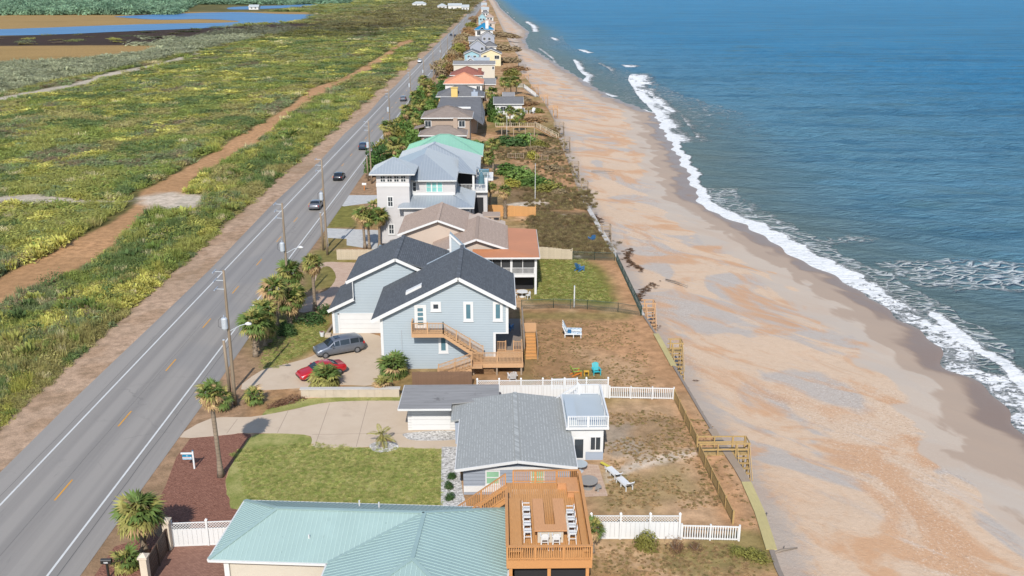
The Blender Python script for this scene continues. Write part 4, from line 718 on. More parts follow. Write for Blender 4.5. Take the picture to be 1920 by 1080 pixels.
w = MB(); w.prism([(-2.7, 61.6, 0), (5.3, 61.6, 0), (5.3, 61.6, 2.42), (1.35, 61.6, 2.95), (-2.7, 61.6, 2.32)], (0, 11.2, 0)); w.box(-3.6, -2.71, 69.8, 72.7, 0, 2.2); w.build('wall', 'greyblue_siding', B0)
MB().box(-2.68, 5.28, 61.55, 61.598, .25, .75).build('base_band', 'trim_white', B0); MB().box(-2.72, 5.32, 61.54, 61.597, 2.1, 2.32).build('frieze', 'trim_white', B0)
trims(B0, [((-3.25, 61.0, 2.36), (1.35, 61.0, 3.06)), ((5.75, 61.0, 2.5), (1.35, 61.0, 3.06)), ((-3.28, 61.05, 2.36), (-3.28, 69.4, 2.36)), ((5.79, 61.05, 2.5), (5.79, 66, 2.5))])
window(B0, 'S', 61.6, -1.05, .05, .85, 2.05, 'glass_green', .1, 0, 1); window(B0, 'S', 61.6, 2.3, 3.4, .85, 2.05, 'glass_green', .1, 0, 1)
MB().box(.05, .9, 61.0, 61.5, .1, .75).build('air_conditioner', 'zinc', B0)
mb = MB(); mb.box(-3.66, -3.28, 69.7, 69.79, 0.02, 1.95); mb.build('side_door', 'grey_panel', B0)
gB = slabs(B0, 'garage_roof', [[(-8.45, 70.9, 2.72), (-4.02, 70.9, 2.72), (-4.02, 72, 2.66), (0, 72.9, 2.6), (0, 76.6, 2.35), (-8.45, 76.6, 2.35)]], .1, 'weathered_roof')
w = MB(); w.box(-7.85, -3.7, 72.3, 76, 0, 2.22); w.build('garage_wall', 'white_board', B0); trims(B0, [((-8.45, 70.86, 2.62), (-4.0, 70.86, 2.62)), ((-8.49, 70.9, 2.62), (-8.49, 76.6, 2.25))], h=.16)
mb = MB(); 
for k in range(4): mb.box(-7.5, -4.2, 72.25, 72.299, .05 + k*.5, .53 + k*.5)
mb.build('garage_door', 'trim_white', B0)
an = MB(); an.box(5.5, 8.35, 66.8, 72.6, 0, 2.85); an.build('annex_wall', 'trim_white', B0); MB().box(6.95, 8.37, 66.76, 66.799, 0.05, .75).build('annex_panel', 'grey_panel', B0)
window(B0, 'S', 66.8, 5.95, 6.85, .1, 2.0, 'glass_dark', .1, 0, 0, name='glass_door', sill=False); window(B0, 'S', 66.8, 7.25, 8.2, .85, 2.15, 'glass_dark', .09, 1); MB().box(8.36, 8.5, 66.9, 67.6, .9, 2.1).build('shutter', 'black_metal', B0)
rd_ = MB(); rd_.box(5.3, 8.75, 66.5, 72.9, 2.86, 3.06); rd_.build('roof_terrace', 'trim_white', B0); MB().box(5.4, 8.65, 66.6, 72.8, 3.061, 3.075).build('terrace_floor', 'grey_membrane', B0); MB().box(5.45, 6.25, 66.9, 71.2, 3.08, 3.5).build('terrace_bench', 'grey_membrane', B0)
rail(B0, (5.5, 66.6, 3.07), (8.65, 66.6, 3.07), .92, 'vinyl_white', 3, .16, .06, .13, True, .14, .03); rail(B0, (8.65, 66.72, 3.07), (8.65, 72.7, 3.07), .92, 'vinyl_white', 4, .16, .06, .13, True, .14, .03); rail(B0, (6.9, 72.75, 3.07), (8.6, 72.75, 3.07), .92, 'vinyl_white', 2, .18, .06, .13, True, .14, .03)
stairs(B0, (6.8, 72.9, 3.0), (4.0, 72.9, 1.0), 1.1, 9, 'trim_white'); rail(B0, (6.8, 72.9, 3.05), (4.6, 72.9, 1.5), .95, 'vinyl_white', 2, .2, .05, .1, False); rail(B0, (6.8, 74.0, 3.05), (4.6, 74.0, 3.0), .95, 'vinyl_white', 2, .2, .05, .1, False)
# ================================================================== C: light blue house
C0 = thing('light_blue_house', 'light blue clapboard house with charcoal shingle gables and white trim', 'house', (-6, 91, 0))
fy = 85.8
w = MB(); w.prism([(-11.6, fy, 0), (-.5, fy, 0), (-.5, fy, 7.6), (-3.9, fy, 9.5), (-11.6, fy, 5.7)], (0, 11.5, 0)); w.prism([(-.499, fy, 3.85), (.9, fy, 3.85), (.9, fy, 6.95), (-.499, fy, 7.68)], (0, 10.4, 0)); w.build('wall', 'blue_siding', C0)
rC, _ = gable2(C0, -12.5, -3.9, 1.65, 85.3, 96.2, 5.35, 9.72, 6.72, 'charcoal_shingle'); caps(rC, [((-3.9, 85.3, 9.72), (-3.9, 97, 9.72))], 'charcoal_shingle', .4, .05)
trims(C0, [((-12.5, 85.26, 5.2), (-3.9, 85.26, 9.57)), ((1.65, 85.26, 6.57), (-3.9, 85.26, 9.57)), ((1.69, 85.3, 6.6), (1.69, 96.2, 6.6))], h=.34, w=.07)
b = MB(); b.box(-11.66, -11.4, 85.75, 85.799, 0, 5.6); b.box(.7, .96, 85.75, 85.799, 3.85, 6.9); b.box(-.54, -.3, 85.75, 85.799, 0, 3.85); b.box(-.54, .96, 85.745, 85.797, 3.72, 3.849); b.build('corner_trim', 'trim_white', C0)
gfy = 95.9
w = MB(); w.prism([(-18.2, gfy, 0), (-7.9, gfy, 0), (-7.9, gfy, 6.9), (-11.05, gfy, 8.45), (-15.7, gfy, 6.2), (-15.7, gfy, 4.1), (-18.2, gfy, 2.9)], (0, 9, 0)); w.build('garage_wall', 'blue_siding', C0)
rC2, _ = gable2(C0, -16.45, -11.05, -3.9, 95.4, 105, 6.15, 8.72, 6.2, 'charcoal_shingle', 'garage_roof'); slabs(C0, 'low_roof', [[(-18.6, 95.4, 2.85), (-15.7, 95.4, 4.25), (-15.7, 104, 4.25), (-18.6, 104, 2.85)]], .16, 'charcoal_shingle'); caps(rC2, [((-11.05, 95.4, 8.72), (-11.05, 105, 8.72))], 'charcoal_shingle', .4, .05)
trims(C0, [((-16.45, 95.36, 6.0), (-11.05, 95.36, 8.57)), ((-7.4, 95.36, 6.83), (-11.05, 95.36, 8.57)), ((-18.6, 95.36, 2.72), (-15.7, 95.36, 4.12)), ((-15.72, 95.38, 4.2), (-15.72, 95.38, 6.3))], h=.32, w=.07); MB().box(-18.24, -17.98, 95.85, 95.899, 0, 2.9).build('corner_trim', 'trim_white', C0)
mb = MB(); mb.box(-17.62, -17.45, 95.84, 95.89, 0, 2.35); mb.box(-17.62, -13.0, 95.84, 95.89, 2.2, 2.351)
for k in range(4): mb.box(-17.44, -12.95, 95.86, 95.9 - .001*k, .02 + k*.545, .55 + k*.545)
mb.build('garage_door', 'trim_white', C0)
MB().prism([(-9.3, 88.2, 7.25), (-7.7, 88.2, 8.05), (-7.7, 88.9, 8.05), (-9.3, 88.9, 7.25)], (0, 0, -.35)).build('skylight', 'trim_white', rC)
b = MB(); b.prism([(-5.6, 103, 6.0), (-3.9, 103, 6.0), (-3.9, 103, 7.6), (-5.6, 103, 9.3)], (0, 1.6, 0)); b.build('chimney_chase', 'blue_siding', C0); trims(C0, [((-5.6, 102.95, 9.35), (-3.9, 102.95, 7.7))], w=.15, h=.2, name='chase_cap'); b = MB(); b.box(-5.62, -5.4, 102.95, 103, 6, 9.3); b.build('chase_trim', 'trim_white', C0)
window(C0, 'S', fy, -8.25, -7.1, 4.25, 6.75, 'trim_white', .16, 0, 0, name='door', sill=False); d_ = [o for o in C0.children if o.name.startswith('door')][0]
for k in range(4): MB().box(-7.95, -7.42, fy - .06, fy - .014, 4.7 + k*.47, 5.02 + k*.47).build('door_light', 'glass_blue', d_)
window(C0, 'S', fy, -6.65, -5.65, 6.1, 7.08, 'glass_dark', .26); window(C0, 'S', fy, -3.45, -2.5, 5.05, 7.06, 'glass_blue', .26, 0, 0); window(C0, 'S', fy, -.55, .4, 5.05, 7.06, 'glass_blue', .26); window(C0, 'S', fy, -5.97, -5.02, 1.7, 3.55, 'glass_blue', .25)
MB().tube([(-9.6, 85.74, .6), (-9.6, 85.74, 4.2)], .025, 6).build('conduit', 'zinc', C0)
st_ = thing('timber_stairs', 'timber deck and zigzag stairs on the front of the light blue house', 'stairs', (-2, 84.5, 0))
b = MB(); b.box(-8.5, -5.35, 84.5, 85.7, 4.12, 4.2); b.box(-8.5, -5.35, 84.46, 84.5, 3.85, 4.12); b.build('landing', 'stair_wood', st_); rail(st_, (-8.45, 84.55, 4.2), (-5.4, 84.55, 4.2), 1.1, 'stair_wood', 3, .14); rail(st_, (-8.45, 84.6, 4.2), (-8.45, 85.6, 4.2), 1.1, 'stair_wood', 2, .16); rail(st_, (-5.4, 84.55, 4.2), (-1.55, 84.55, 1.75), 1.1, 'stair_wood', 4, .14)
stairs(st_, (-5.35, 84.55, 4.15), (-1.6, 84.55, 1.5), 1.1, 12, 'stair_wood')
for x, y in ((-8.35, 84.65), (-5.5, 84.65)): pass
b = MB(); b.box(-2.65, 2.35, 84.0, 87.5, 1.18, 1.28); b.box(-2.65, 2.35, 83.95, 84.0, .85, 1.28); b.box(2.351, 2.4, 84, 87.5, .85, 1.28); b.build('deck_floor', 'stair_wood', st_); MB().box(-.5, 2.5, 87.55, 97, 1.1, 1.2).build('side_deck', 'grey_wood', st_)
rail(st_, (-2.6, 84.05, 1.28), (2.3, 84.05, 1.28), 1.1, 'stair_wood', 3, .13); rail(st_, (2.3, 84.1, 1.28), (2.3, 87.4, 1.28), 1.1, 'stair_wood', 2, .13); rail(st_, (-.4, 87.3, 1.28), (.7, 87.3, 1.28), 1.0, 'stair_wood', 2, .15); rail(st_, (1.5, 87.3, 1.28), (2.3, 87.3, 1.28), 1.0, 'stair_wood', 2, .15); rail(st_, (2.6, 88, 1.2), (2.6, 97, 1.2), 1.3, 'grey_wood', 5, .14)
for x in (-2.5, -.2, 2.2): MB().box(x - .08, x + .08, 84.05, 84.2, 0, 1.2).build('support_post', 'weathered_wood', st_)
mb = MB()
for k in range(-8, 22): 
    for s_ in (1, -1): mb.bar((-2.4 + k*.12, 84.3, .05), (-2.4 + k*.12 + s_*1.0, 84.3 + .01*s_, 1.05), .025, .012)
mb.v = [(min(max(x, -2.4), -.3), y, z) for x, y, z in mb.v]; o = mb.build('lattice_panel', 'stair_wood', st_); o['kind'] = 'stuff'
stairs(st_, (-2.65, 83.0, 1.2), (-5.9, 83.0, .05), 1.0, 7, 'stair_wood'); rail(st_, (-2.65, 83.0, 1.25), (-5.9, 83.0, .05), 1.1, 'stair_wood', 3, .14); rail(st_, (-2.65, 84.0, 1.25), (-5.9, 84.0, .05), 1.1, 'stair_wood', 3, .14); b = MB(); b.box(-2.65, -1.6, 82.95, 83.999, 1.19, 1.27); b.build('lower_landing', 'stair_wood', st_)
ys = thing('yard_steps', 'broad light timber steps with side walls leading from the deck to the yard', 'stairs', (3.3, 89, 0))
for k in range(8): MB().box(2.75, 3.9, 88.1 + k*.0 + k*.55, 88.1 + (k + 1)*.55 + .02, .12 + k*.15, .17 + k*.15).build('tread', 'cedar_fence', ys)
for k in range(8): MB().box(2.75, 3.9, 88.1 + k*.55, 88.13 + k*.55, .0 + k*.15, .12 + k*.15).build('riser', 'cedar_fence', ys)
b = MB(); b.box(3.95, 4.03, 88, 93, .0, 1.5); b.build('side_board', 'weathered_wood', ys); MB().box(2.7, 4.0, 92.6, 92.7, 1.3, 2.3).build('end_rail', 'stair_wood', ys)
# ================================================================== D: tan house with copper porch
D0 = thing('tan_gabled_house', 'tan house with pinkish brown shingle gables and a copper coloured porch roof', 'house', (-4, 117, 0))
w = MB(); w.prism([(-7.9, 112.2, 0), (1.0, 112.2, 0), (1.0, 112.2, 5.1), (-2.75, 112.2, 6.3), (-7.9, 112.2, 4.4)], (0, 14, 0)); w.prism([(-12.6, 118.3, 0), (-3, 118.3, 0), (-3, 118.3, 5.6), (-7.9, 118.3, 7.2), (-12.6, 118.3, 5.6)], (0, 9, 0)); w.build('wall', 'stucco_tan', D0)
rD, _ = gable2(D0, -8.6, -2.75, 1.3, 111.6, 123.5, 4.3, 6.5, 5.15, 'brown_shingle'); rD2, _ = gable2(D0, -13.2, -7.9, -2.9, 117.7, 128, 5.5, 7.42, 5.5, 'brown_shingle', 'rear_roof'); caps(rD, [((-2.75, 111.6, 6.5), (-2.75, 123.5, 6.5))], 'brown_shingle', .4); caps(rD2, [((-7.9, 117.7, 7.42), (-7.9, 128, 7.42))], 'brown_shingle', .4)
trims(D0, [((-8.6, 111.56, 4.17), (-2.75, 111.56, 6.37)), ((1.3, 111.56, 5.02), (-2.75, 111.56, 6.37)), ((-13.2, 117.66, 5.37), (-7.9, 117.66, 7.29)), ((-4.4, 117.66, 5.98), (-7.9, 117.66, 7.29))], h=.26)
slabs(D0, 'porch_roof', [[(-3.2, 108.6, 4.95), (5.0, 108.6, 4.95), (5.1, 121.5, 5.15), (1.3, 121.5, 5.35), (1.3, 111.4, 5.2), (-3.2, 111.4, 5.2)]], .14, 'copper_metal'); trims(D0, [((-3.2, 108.55, 4.82), (5.05, 108.55, 4.82)), ((5.08, 108.6, 4.82), (5.15, 121.5, 5.0))], h=.2)
b = MB(); b.box(-3.0, 4.6, 109.2, 112.1, 2.2, 2.6); b.box(1.05, 4.6, 112.12, 121, 2.2, 2.6); b.build('porch_floor', 'trim_white', D0)
for x in (-3, 1.45, 4.45): MB().box(x, x + .28, 109.1, 109.38, 0, 4.82).build('column', 'trim_white', D0)
for x in (-.8, .3, 2.95): MB().box(x, x + .08, 109.15, 109.25, 2.6, 4.8).build('mullion', 'trim_white', D0)
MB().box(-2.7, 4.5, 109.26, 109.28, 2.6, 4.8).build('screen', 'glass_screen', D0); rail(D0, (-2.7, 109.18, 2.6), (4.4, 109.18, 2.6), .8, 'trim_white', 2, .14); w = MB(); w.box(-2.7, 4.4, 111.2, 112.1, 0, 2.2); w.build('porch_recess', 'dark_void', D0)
c = MB(); c.box(-2.1, .2, 125.2, 127.6, 0, 5.9); c.box(-2.2, .3, 125.1, 127.7, 5.9, 6.1); c.build('chimney', 'stucco_taupe', D0)
for x in (-1.7, -.6): MB().box(x, x + .7, 125.05, 125.12, 5.6, 5.85).build('chimney_flue', 'dark_void', D0)
# ================================================================== E: tall white house with grey metal roofs
E0 = thing('tall_white_house', 'tall white house with stepped grey metal hip roofs and a corner tower', 'house', (-11, 140, 0))
w = MB(); w.box(-17.5, -12.8, 131.7, 137, 0, 10.85); w.build('tower_wall', 'white_siding', E0); w = MB(); w.box(-12.79, -6.3, 134.3, 148, 0, 9.4); w.build('wall', 'white_siding', E0); w = MB(); w.box(-13.6, -4.2, 130.6, 134.29, 0, 5.9); w.box(-6.29, -4.2, 134.3, 146, 0, 6.2); w.build('lower_wall', 'white_siding', E0)
P, cp = hip_polys(-18.4, -11.9, 130.9, 137.6, 10.9, 12.75); r_ = slabs(E0, 'tower_roof', P, .12, 'grey_metal'); seams(r_, P, .42, 'seam_grey'); trims(E0, eaves(-18.4, -11.9, 130.9, 137.6, 10.78), h=.14)
PE = [[(-12.1, 133.6, 9.45), (-6.1, 133.6, 9.45), (-11.2, 141.2, 12.0)], [(-6.1, 133.6, 9.45), (-6.1, 150, 9.45), (-11.2, 147, 12.0), (-11.2, 141.2, 12.0)], [(-12.1, 133.6, 9.45), (-11.2, 141.2, 12.0), (-11.2, 147, 12.0), (-17, 150, 9.45), (-17, 138, 9.45)]]
r_ = slabs(E0, 'main_roof', PE, .12, 'grey_metal'); seams(r_, PE[:2], .42, 'seam_grey'); trims(E0, [((-12.1, 133.56, 9.33), (-6.06, 133.56, 9.33)), ((-6.06, 133.6, 9.33), (-6.06, 150, 9.33))], h=.16)
PS = [[(-14.4, 130, 6.2), (-3.5, 130, 6.2), (-6.9, 134.25, 7.1), (-11.1, 134.25, 7.1)], [(-3.5, 130, 6.2), (-3.5, 141, 6.2), (-6.25, 141, 7.1), (-6.9, 134.25, 7.1)], [(-14.4, 130, 6.2), (-11.1, 134.25, 7.1), (-12.75, 134.25, 7.1), (-14.4, 131.6, 6.2)]]
r_ = slabs(E0, 'skirt_roof', PS, .12, 'grey_metal'); seams(r_, PS[:2], .42, 'seam_grey'); trims(E0, [((-14.4, 129.96, 6.08), (-3.46, 129.96, 6.08)), ((-3.46, 130, 6.08), (-3.46, 141, 6.08))], h=.16)
PB = [[(-6.2, 141, 9.2), (-3.4, 141, 8.9), (-6.2, 147, 10.6)], [(-3.4, 141, 8.9), (-3.4, 151, 8.9), (-6.2, 148, 10.6), (-6.2, 147, 10.6)]]; r_ = slabs(E0, 'porch_roof', PB, .12, 'grey_metal'); seams(r_, PB, .42, 'seam_grey')
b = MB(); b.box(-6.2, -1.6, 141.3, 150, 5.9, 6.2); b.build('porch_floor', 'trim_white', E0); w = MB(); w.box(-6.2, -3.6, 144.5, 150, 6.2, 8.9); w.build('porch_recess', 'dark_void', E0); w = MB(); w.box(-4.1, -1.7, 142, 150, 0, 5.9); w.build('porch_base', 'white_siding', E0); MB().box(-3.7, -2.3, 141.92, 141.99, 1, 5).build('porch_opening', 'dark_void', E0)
for x, y in ((-3.8, 141.5), (-1.8, 141.5)): MB().box(x - .16, x + .16, y - .16, y + .16, 6.2, 8.95 if x < -2 else 8.2).build('column', 'trim_white', E0)
rail(E0, (-6.1, 141.4, 6.2), (-1.7, 141.4, 6.2), 1.0, 'trim_white', 3, .2); rail(E0, (-1.7, 141.5, 6.2), (-1.7, 149.5, 6.2), 1.0, 'trim_white', 3, .2)
for k in range(4): window(E0, 'S', 131.7, -16.95 + k*.98, -16.15 + k*.98, 9.55, 10.5, 'glass_dark', .08, 1, 1, sill=False)
MB().box(-17.56, -12.74, 131.64, 131.698, 8.9, 9.4).build('belt_course', 'trim_white', E0); window(E0, 'S', 131.7, -16.05, -15.15, 5.9, 7.5, 'glass_dark', .14, 1, 1); window(E0, 'S', 131.7, -16.05, -15.15, 1.8, 3.4, 'glass_dark', .14, 1, 1)
for k in range(3): window(E0, 'S', 134.3, -10.6 + k*.82, -9.78 + k*.82, 7.5, 9.05, 'glass_teal', .09, 0, 1, sill=False)
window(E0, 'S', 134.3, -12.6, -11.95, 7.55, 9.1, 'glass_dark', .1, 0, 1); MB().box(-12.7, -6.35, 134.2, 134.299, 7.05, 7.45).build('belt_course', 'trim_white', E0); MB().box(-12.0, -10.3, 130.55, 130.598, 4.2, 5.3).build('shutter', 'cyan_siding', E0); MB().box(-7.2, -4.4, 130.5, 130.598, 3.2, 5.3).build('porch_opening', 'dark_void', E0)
# ================================================================== F, G: second grey metal roof and the mint roof
F0 = thing('grey_metal_house', 'house with a wide pale grey metal hip roof behind the tall white house', 'house', (-10, 160, 0))
PF = [[(-17.2, 152.6, 7.8), (-3.0, 152.6, 6.6), (-3.0, 166, 6.6), (-11, 160, 10.4)], [(-17.2, 152.6, 7.8), (-11, 160, 10.4), (-11, 162, 10.4), (-17.2, 168, 7.8)], [(-3.0, 166, 6.6), (-17.2, 168, 7.8), (-11, 162, 10.4), (-11, 160, 10.4)]]
PF = [[(-17.2, 154, 8.0), (-3.0, 154, 7.2), (-11, 160, 10.5)], [(-3.0, 154, 7.2), (-3.0, 167, 7.2), (-11, 162, 10.5), (-11, 160, 10.5)], [(-17.2, 167, 8.0), (-17.2, 154, 8.0), (-11, 160, 10.5), (-11, 162, 10.5)]]
r_ = slabs(F0, 'roof', PF, .12, 'grey_metal'); seams(r_, PF, .45, 'seam_grey', .05, .05); w = MB(); w.box(-16.6, -3.6, 154.6, 166, 0, 7.1); w.build('wall', 'white_siding', F0); caps(r_, [((-11, 160, 10.5), (-11, 162, 10.5)), ((-17.2, 154, 8), (-11, 160, 10.5)), ((-3, 154, 7.2), (-11, 160, 10.5))], 'grey_metal', .3); window(F0, 'S', 154.6, -5.4, -4.3, 4.6, 6.2, 'glass_dark', .12, 1)
b = MB(); b.box(-3.55, -.8, 152, 158, 5.6, 5.9); b.build('porch_floor', 'trim_white', F0); rail(F0, (-3.5, 152.1, 5.9), (-.9, 152.1, 5.9), 1.0, 'trim_white', 2, .2); MB().box(-3.2, -1.5, 152.8, 153.4, 5.9, 7.3).build('porch_awning', 'glass_blue', F0)
fh('mint_roof_house', 'low house with a mint green metal roof among palms', (-17.6, 172, 6.3), (-2.8, 172, 6.3), 3.0, 'hip', 13, 'stucco_white', 'green_metal', [(.9, 3.4, 1.4, 1.6)], .6, seam='seam_green')
# ================================================================== H onward: the row of houses running to the horizon
H0 = fh('taupe_house', 'two storey taupe stucco house with a brown grey hip roof', (-17.10, 208.00, 8.43), (-5.60, 208.00, 8.40), 2.0, 'hip', 11, 'stucco_taupe', 'taupe_shingle', [(.08, 6.9, 1.5, 1.5), (.83, 6.9, 1.5, 1.5)], .7)
PH, cp = hip_polys(-17.0, -6.6, 198.4, 206, 6.0, 7.6); rr = slabs(H0, 'lower_roof', PH, .14, 'taupe_shingle'); caps(rr, cp, 'taupe_shingle'); w = MB(); w.box(-16.3, -7.2, 199, 206.6, 0, 5.9); w.build('lower_wall', 'stucco_taupe', H0); trims(H0, eaves(-17.0, -6.6, 198.4, 206, 5.9)); MB().box(-9.6, -8.7, 201.2, 202, 6.2, 9.2).build('chimney', 'stucco_taupe', H0); window(H0, 'S', 199, -9.2, -7.6, 4.2, 5.5, 'glass_dark', .12, 1); window(H0, 'S', 199, -15.9, -14.6, 4.2, 5.5, 'glass_dark', .12, 1)
slabs(H0, 'side_roof', [[(-18.4, 204, 6.6), (-16.2, 204, 7.1), (-16.2, 208, 7.1), (-18.4, 208, 6.6)]], .14, 'taupe_shingle')
J0 = fh('yellow_chimney_house', 'two storey house with a dark grey hip roof and a square yellow chimney', (-17.47, 266.00, 6.57), (-3.77, 266.00, 6.55), 2.6, 'hip', 12, 'stucco_yellow', 'slate_shingle', [], .8, chim=(-12.2, 266.4, 1.8, 5.4, 9.0, 'stucco_yellow'))
slabs(J0, 'lower_roof', [[(-16.5, 240, 4.3), (-4.2, 240, 4.3), (-4.8, 266.2, 6.5), (-16, 266.2, 6.5)], [(-4.2, 240, 4.3), (-3.4, 232, 3.6), (-3.4, 250, 4.2), (-4.79, 266.2, 6.5)], [(-10.8, 238, 7.4), (-3.6, 230, 3.8), (-3.6, 244, 3.8)]], .2, 'slate_shingle'); w = MB(); w.box(-15.6, -5.4, 241, 266, 0, 4.2); w.build('lower_wall', 'stucco_taupe', J0); MB().box(-13.6, -7.2, 250.2, 250.8, 5.0, 5.6).build('skylight', 'trim_white', J0); c = MB(); c.box(-7.4, -5.6, 266.2, 267.2, 6.6, 7.8); c.box(-6.8, -6.3, 266.3, 266.9, 7.8, 8.4); c.build('dormer', 'grey_panel', J0)
fh('small_slate_cottage', 'small white cottage with a slate roof on the ocean side', (-1.23, 268.00, 4.21), (7.46, 268.00, 4.20), 1.5, 'gx', 10, 'stucco_white', 'slate_shingle', [(.3, 2.0, 1.6, 1.5)], .5)
fh('flat_roof_shed', 'small flat roofed white building behind the slate cottage', (1.46, 285.00, 4.40), (5.17, 285.00, 4.39), 1.0, 'gx', 6, 'stucco_white', 'mid_grey_shingle', [], .3)
fh('terracotta_house', 'white house with a bright terracotta orange hip roof', (-17.41, 303.00, 6.44), (-4.43, 303.00, 6.42), 3.0, 'hip', 14, 'stucco_white', 'terracotta_tile', [(.9, 5.6, 1.3, 1.6)], .6)
fh('rust_roof_house', 'house with a dark rust red hip roof behind the terracotta roof', (-16.77, 332.00, 6.50), (-4.82, 332.00, 6.48), 2.6, 'hip', 12, 'stucco_cream', 'rust_tile', [], .5, chim=(-6.2, 334, 1.2, 6, 8.6, 'rust_tile'))
fh('grey_roof_annex', 'low grey roofed annex right of the rust red roof', (-4.91, 312.00, 5.36), (-0.51, 312.00, 5.35), 1.4, 'gx', 12, 'stucco_taupe', 'mid_grey_shingle', [], .3)
M0 = fh('cream_block_house', 'wide cream house with a long blank wall under a flat grey roof edge', (-17.74, 378.00, 6.49), (-0.79, 378.00, 6.47), 1.0, 'gx', 12, 'stucco_cream', 'mid_grey_shingle', [(.96, 7, .9, 1.3)], .3)
fh('white_gable_house', 'white gabled house with a pale metal roof beyond the cream block house', (-14.36, 390.00, 5.95), (-7.81, 390.00, 5.95), 2.2, 'gy', 14, 'stucco_white', 'white_metal', [(.5, 7.5, 1.5, 1.5)], .5); fh('white_metal_house', 'long low house with a white metal roof beside the cyan house', (-9.61, 402.00, 5.67), (-3.31, 402.00, 5.66), 1.4, 'gx', 12, 'stucco_white', 'white_metal', [], .4)
fh('cyan_house', 'cyan painted gabled house beside the pale yellow house', (-15.85, 446.00, 5.94), (-8.13, 446.00, 5.93), 1.6, 'gy', 14, 'cyan_siding', 'slate_shingle', [(.3, 7, 1.4, 1.4), (.7, 7, 1.4, 1.4)], .5); fh('pale_yellow_house', 'pale yellow gabled house with dark windows', (-8.20, 450.00, 5.66), (2.11, 450.00, 5.65), 2.2, 'gy', 14, 'yellow_siding', 'slate_shingle', [(.2, 6.4, 1.6, 1.6), (.8, 6.2, 2.4, 1.8)], .5)
fh('lilac_gable_house', 'lilac grey gabled house above the cyan house', (-14.64, 500.00, 6.30), (-6.00, 500.00, 6.29), 3.2, 'gy', 15, 'lilac_siding', 'slate_shingle', [(.8, 5, 1.6, 1.6)], .4); fh('white_dark_roof_house', 'white house with a dark grey hip roof right of the lilac gable', (-8.05, 506.00, 5.66), (-0.15, 506.00, 5.65), 2.4, 'hip', 12, 'stucco_white', 'slate_shingle', [(.3, 6.5, 1.5, 1.5), (.7, 6.5, 1.5, 1.5)], .5)
fh('blue_grey_gable_house', 'blue grey gabled house in front of the bright blue roof', (-11.08, 596.00, 6.28), (-1.48, 596.00, 6.27), 2.8, 'gy', 16, 'lilac_siding', 'slate_shingle', [(.3, 5.5, 1.6, 1.8), (.65, 5.5, 1.6, 1.8)], .4)
fh('pale_slate_house', 'pale slate house tucked left of the blue grey gable', (-16.98, 560.00, 5.70), (-9.19, 560.00, 5.69), 2.0, 'gx', 14, 'lilac_siding', 'mid_grey_shingle', [(.2, 5, 2, 2)], .4)
S0 = fh('bright_blue_roof_house', 'white house with a bright blue hip roof far along the row', (-16.17, 672.00, 6.75), (-2.39, 672.00, 6.74), 4.6, 'hip', 16, 'stucco_white', 'blue_metal', [(.2, 4.5, 2.6, 3), (.75, 4.5, 2.4, 2.4)], .8, chim=(-7.2, 674, 2.1, 6, 13, 'stucco_white')); slabs(S0, 'front_gable_roof', [[(-12.6, 671.4, 6.9), (-10.6, 671.4, 8.6), (-10.6, 678, 8.6), (-12.6, 678, 6.9)], [(-8.6, 671.4, 6.9), (-8.6, 678, 6.9), (-10.6, 678, 8.6), (-10.6, 671.4, 8.6)]], .2, 'white_metal')
for i, (nm, lb, a, b_, zr, rt, wl, rf) in enumerate([
    ('tan_roof_house', 'long tan roofed house beyond the bright blue roof', (-14.31, 800.00, 6.62), (-1.48, 800.00, 6.62), 3, 'hip', 'stucco_tan', 'tan_shingle'), ('aqua_wall_house', 'aqua walled house beyond the tan roof', (-18.64, 930.00, 6.71), (-10.42, 930.00, 6.71), 4, 'gy', 'cyan_siding', 'mid_grey_shingle'), ('white_beach_house', 'white beach house right of the aqua walled house', (-11.69, 950.00, 6.57), (-3.30, 950.00, 6.57), 3, 'hip', 'stucco_white', 'tan_shingle'),
    ('grey_roof_villa', 'white villa with a grey roof two houses beyond the aqua walls', (-17.74, 1100.00, 6.51), (-9.25, 1100.00, 6.51), 3, 'hip', 'stucco_white', 'slate_shingle'), ('pale_villa', 'pale villa with a light roof beyond the grey roof villa', (-20.73, 1245.00, 6.50), (-10.44, 1245.00, 6.50), 3, 'gx', 'stucco_white', 'white_metal'), ('pink_villa', 'pinkish villa far along the row', (-24.04, 1400.00, 6.46), (-14.02, 1400.00, 6.46), 3, 'hip', 'stucco_tan', 'tan_shingle'), ('tiny_white_villa', 'tiny white villa near the end of the row', (-25.73, 1550.00, 6.51), (-16.35, 1550.00, 6.51), 3, 'gx', 'stucco_white', 'white_metal'), ('farthest_villa', 'farthest visible villa at the top of the row', (-29.83, 1800.00, 6.40), (-19.94, 1800.00, 6.40), 3, 'hip', 'stucco_tan', 'tan_shingle')]):
    fh(nm, lb, a, b_, zr, rt, 16, wl, rf, [(.3, 5, 2, 2), (.7, 5, 2, 2)], .6)
for i, (px, wd, hh, lb) in enumerate([((-66, 1510), 22, 6, 'largest white house in the scrub left of the far road'), ((-88, 1545), 16, 5, 'white house left of the largest house in the scrub'), ((-48, 1455), 12, 5, 'small white house nearest the road in the far scrub'), ((-140, 1740), 26, 5, 'long white house alone in the far scrub'), ((-380, 1515), 16, 4, 'white boathouse at the edge of the lagoon')]):
    fh('white_house' if i < 4 else 'boathouse', lb, (px[0] - wd/2, px[1], hh), (px[0] + wd/2, px[1], hh), 3.5, 'hip' if i % 2 else 'gx', 14, 'stucco_white', 'white_metal', [(.3, 1.5, 2.5, 2), (.7, 1.5, 2.5, 2)], .6)

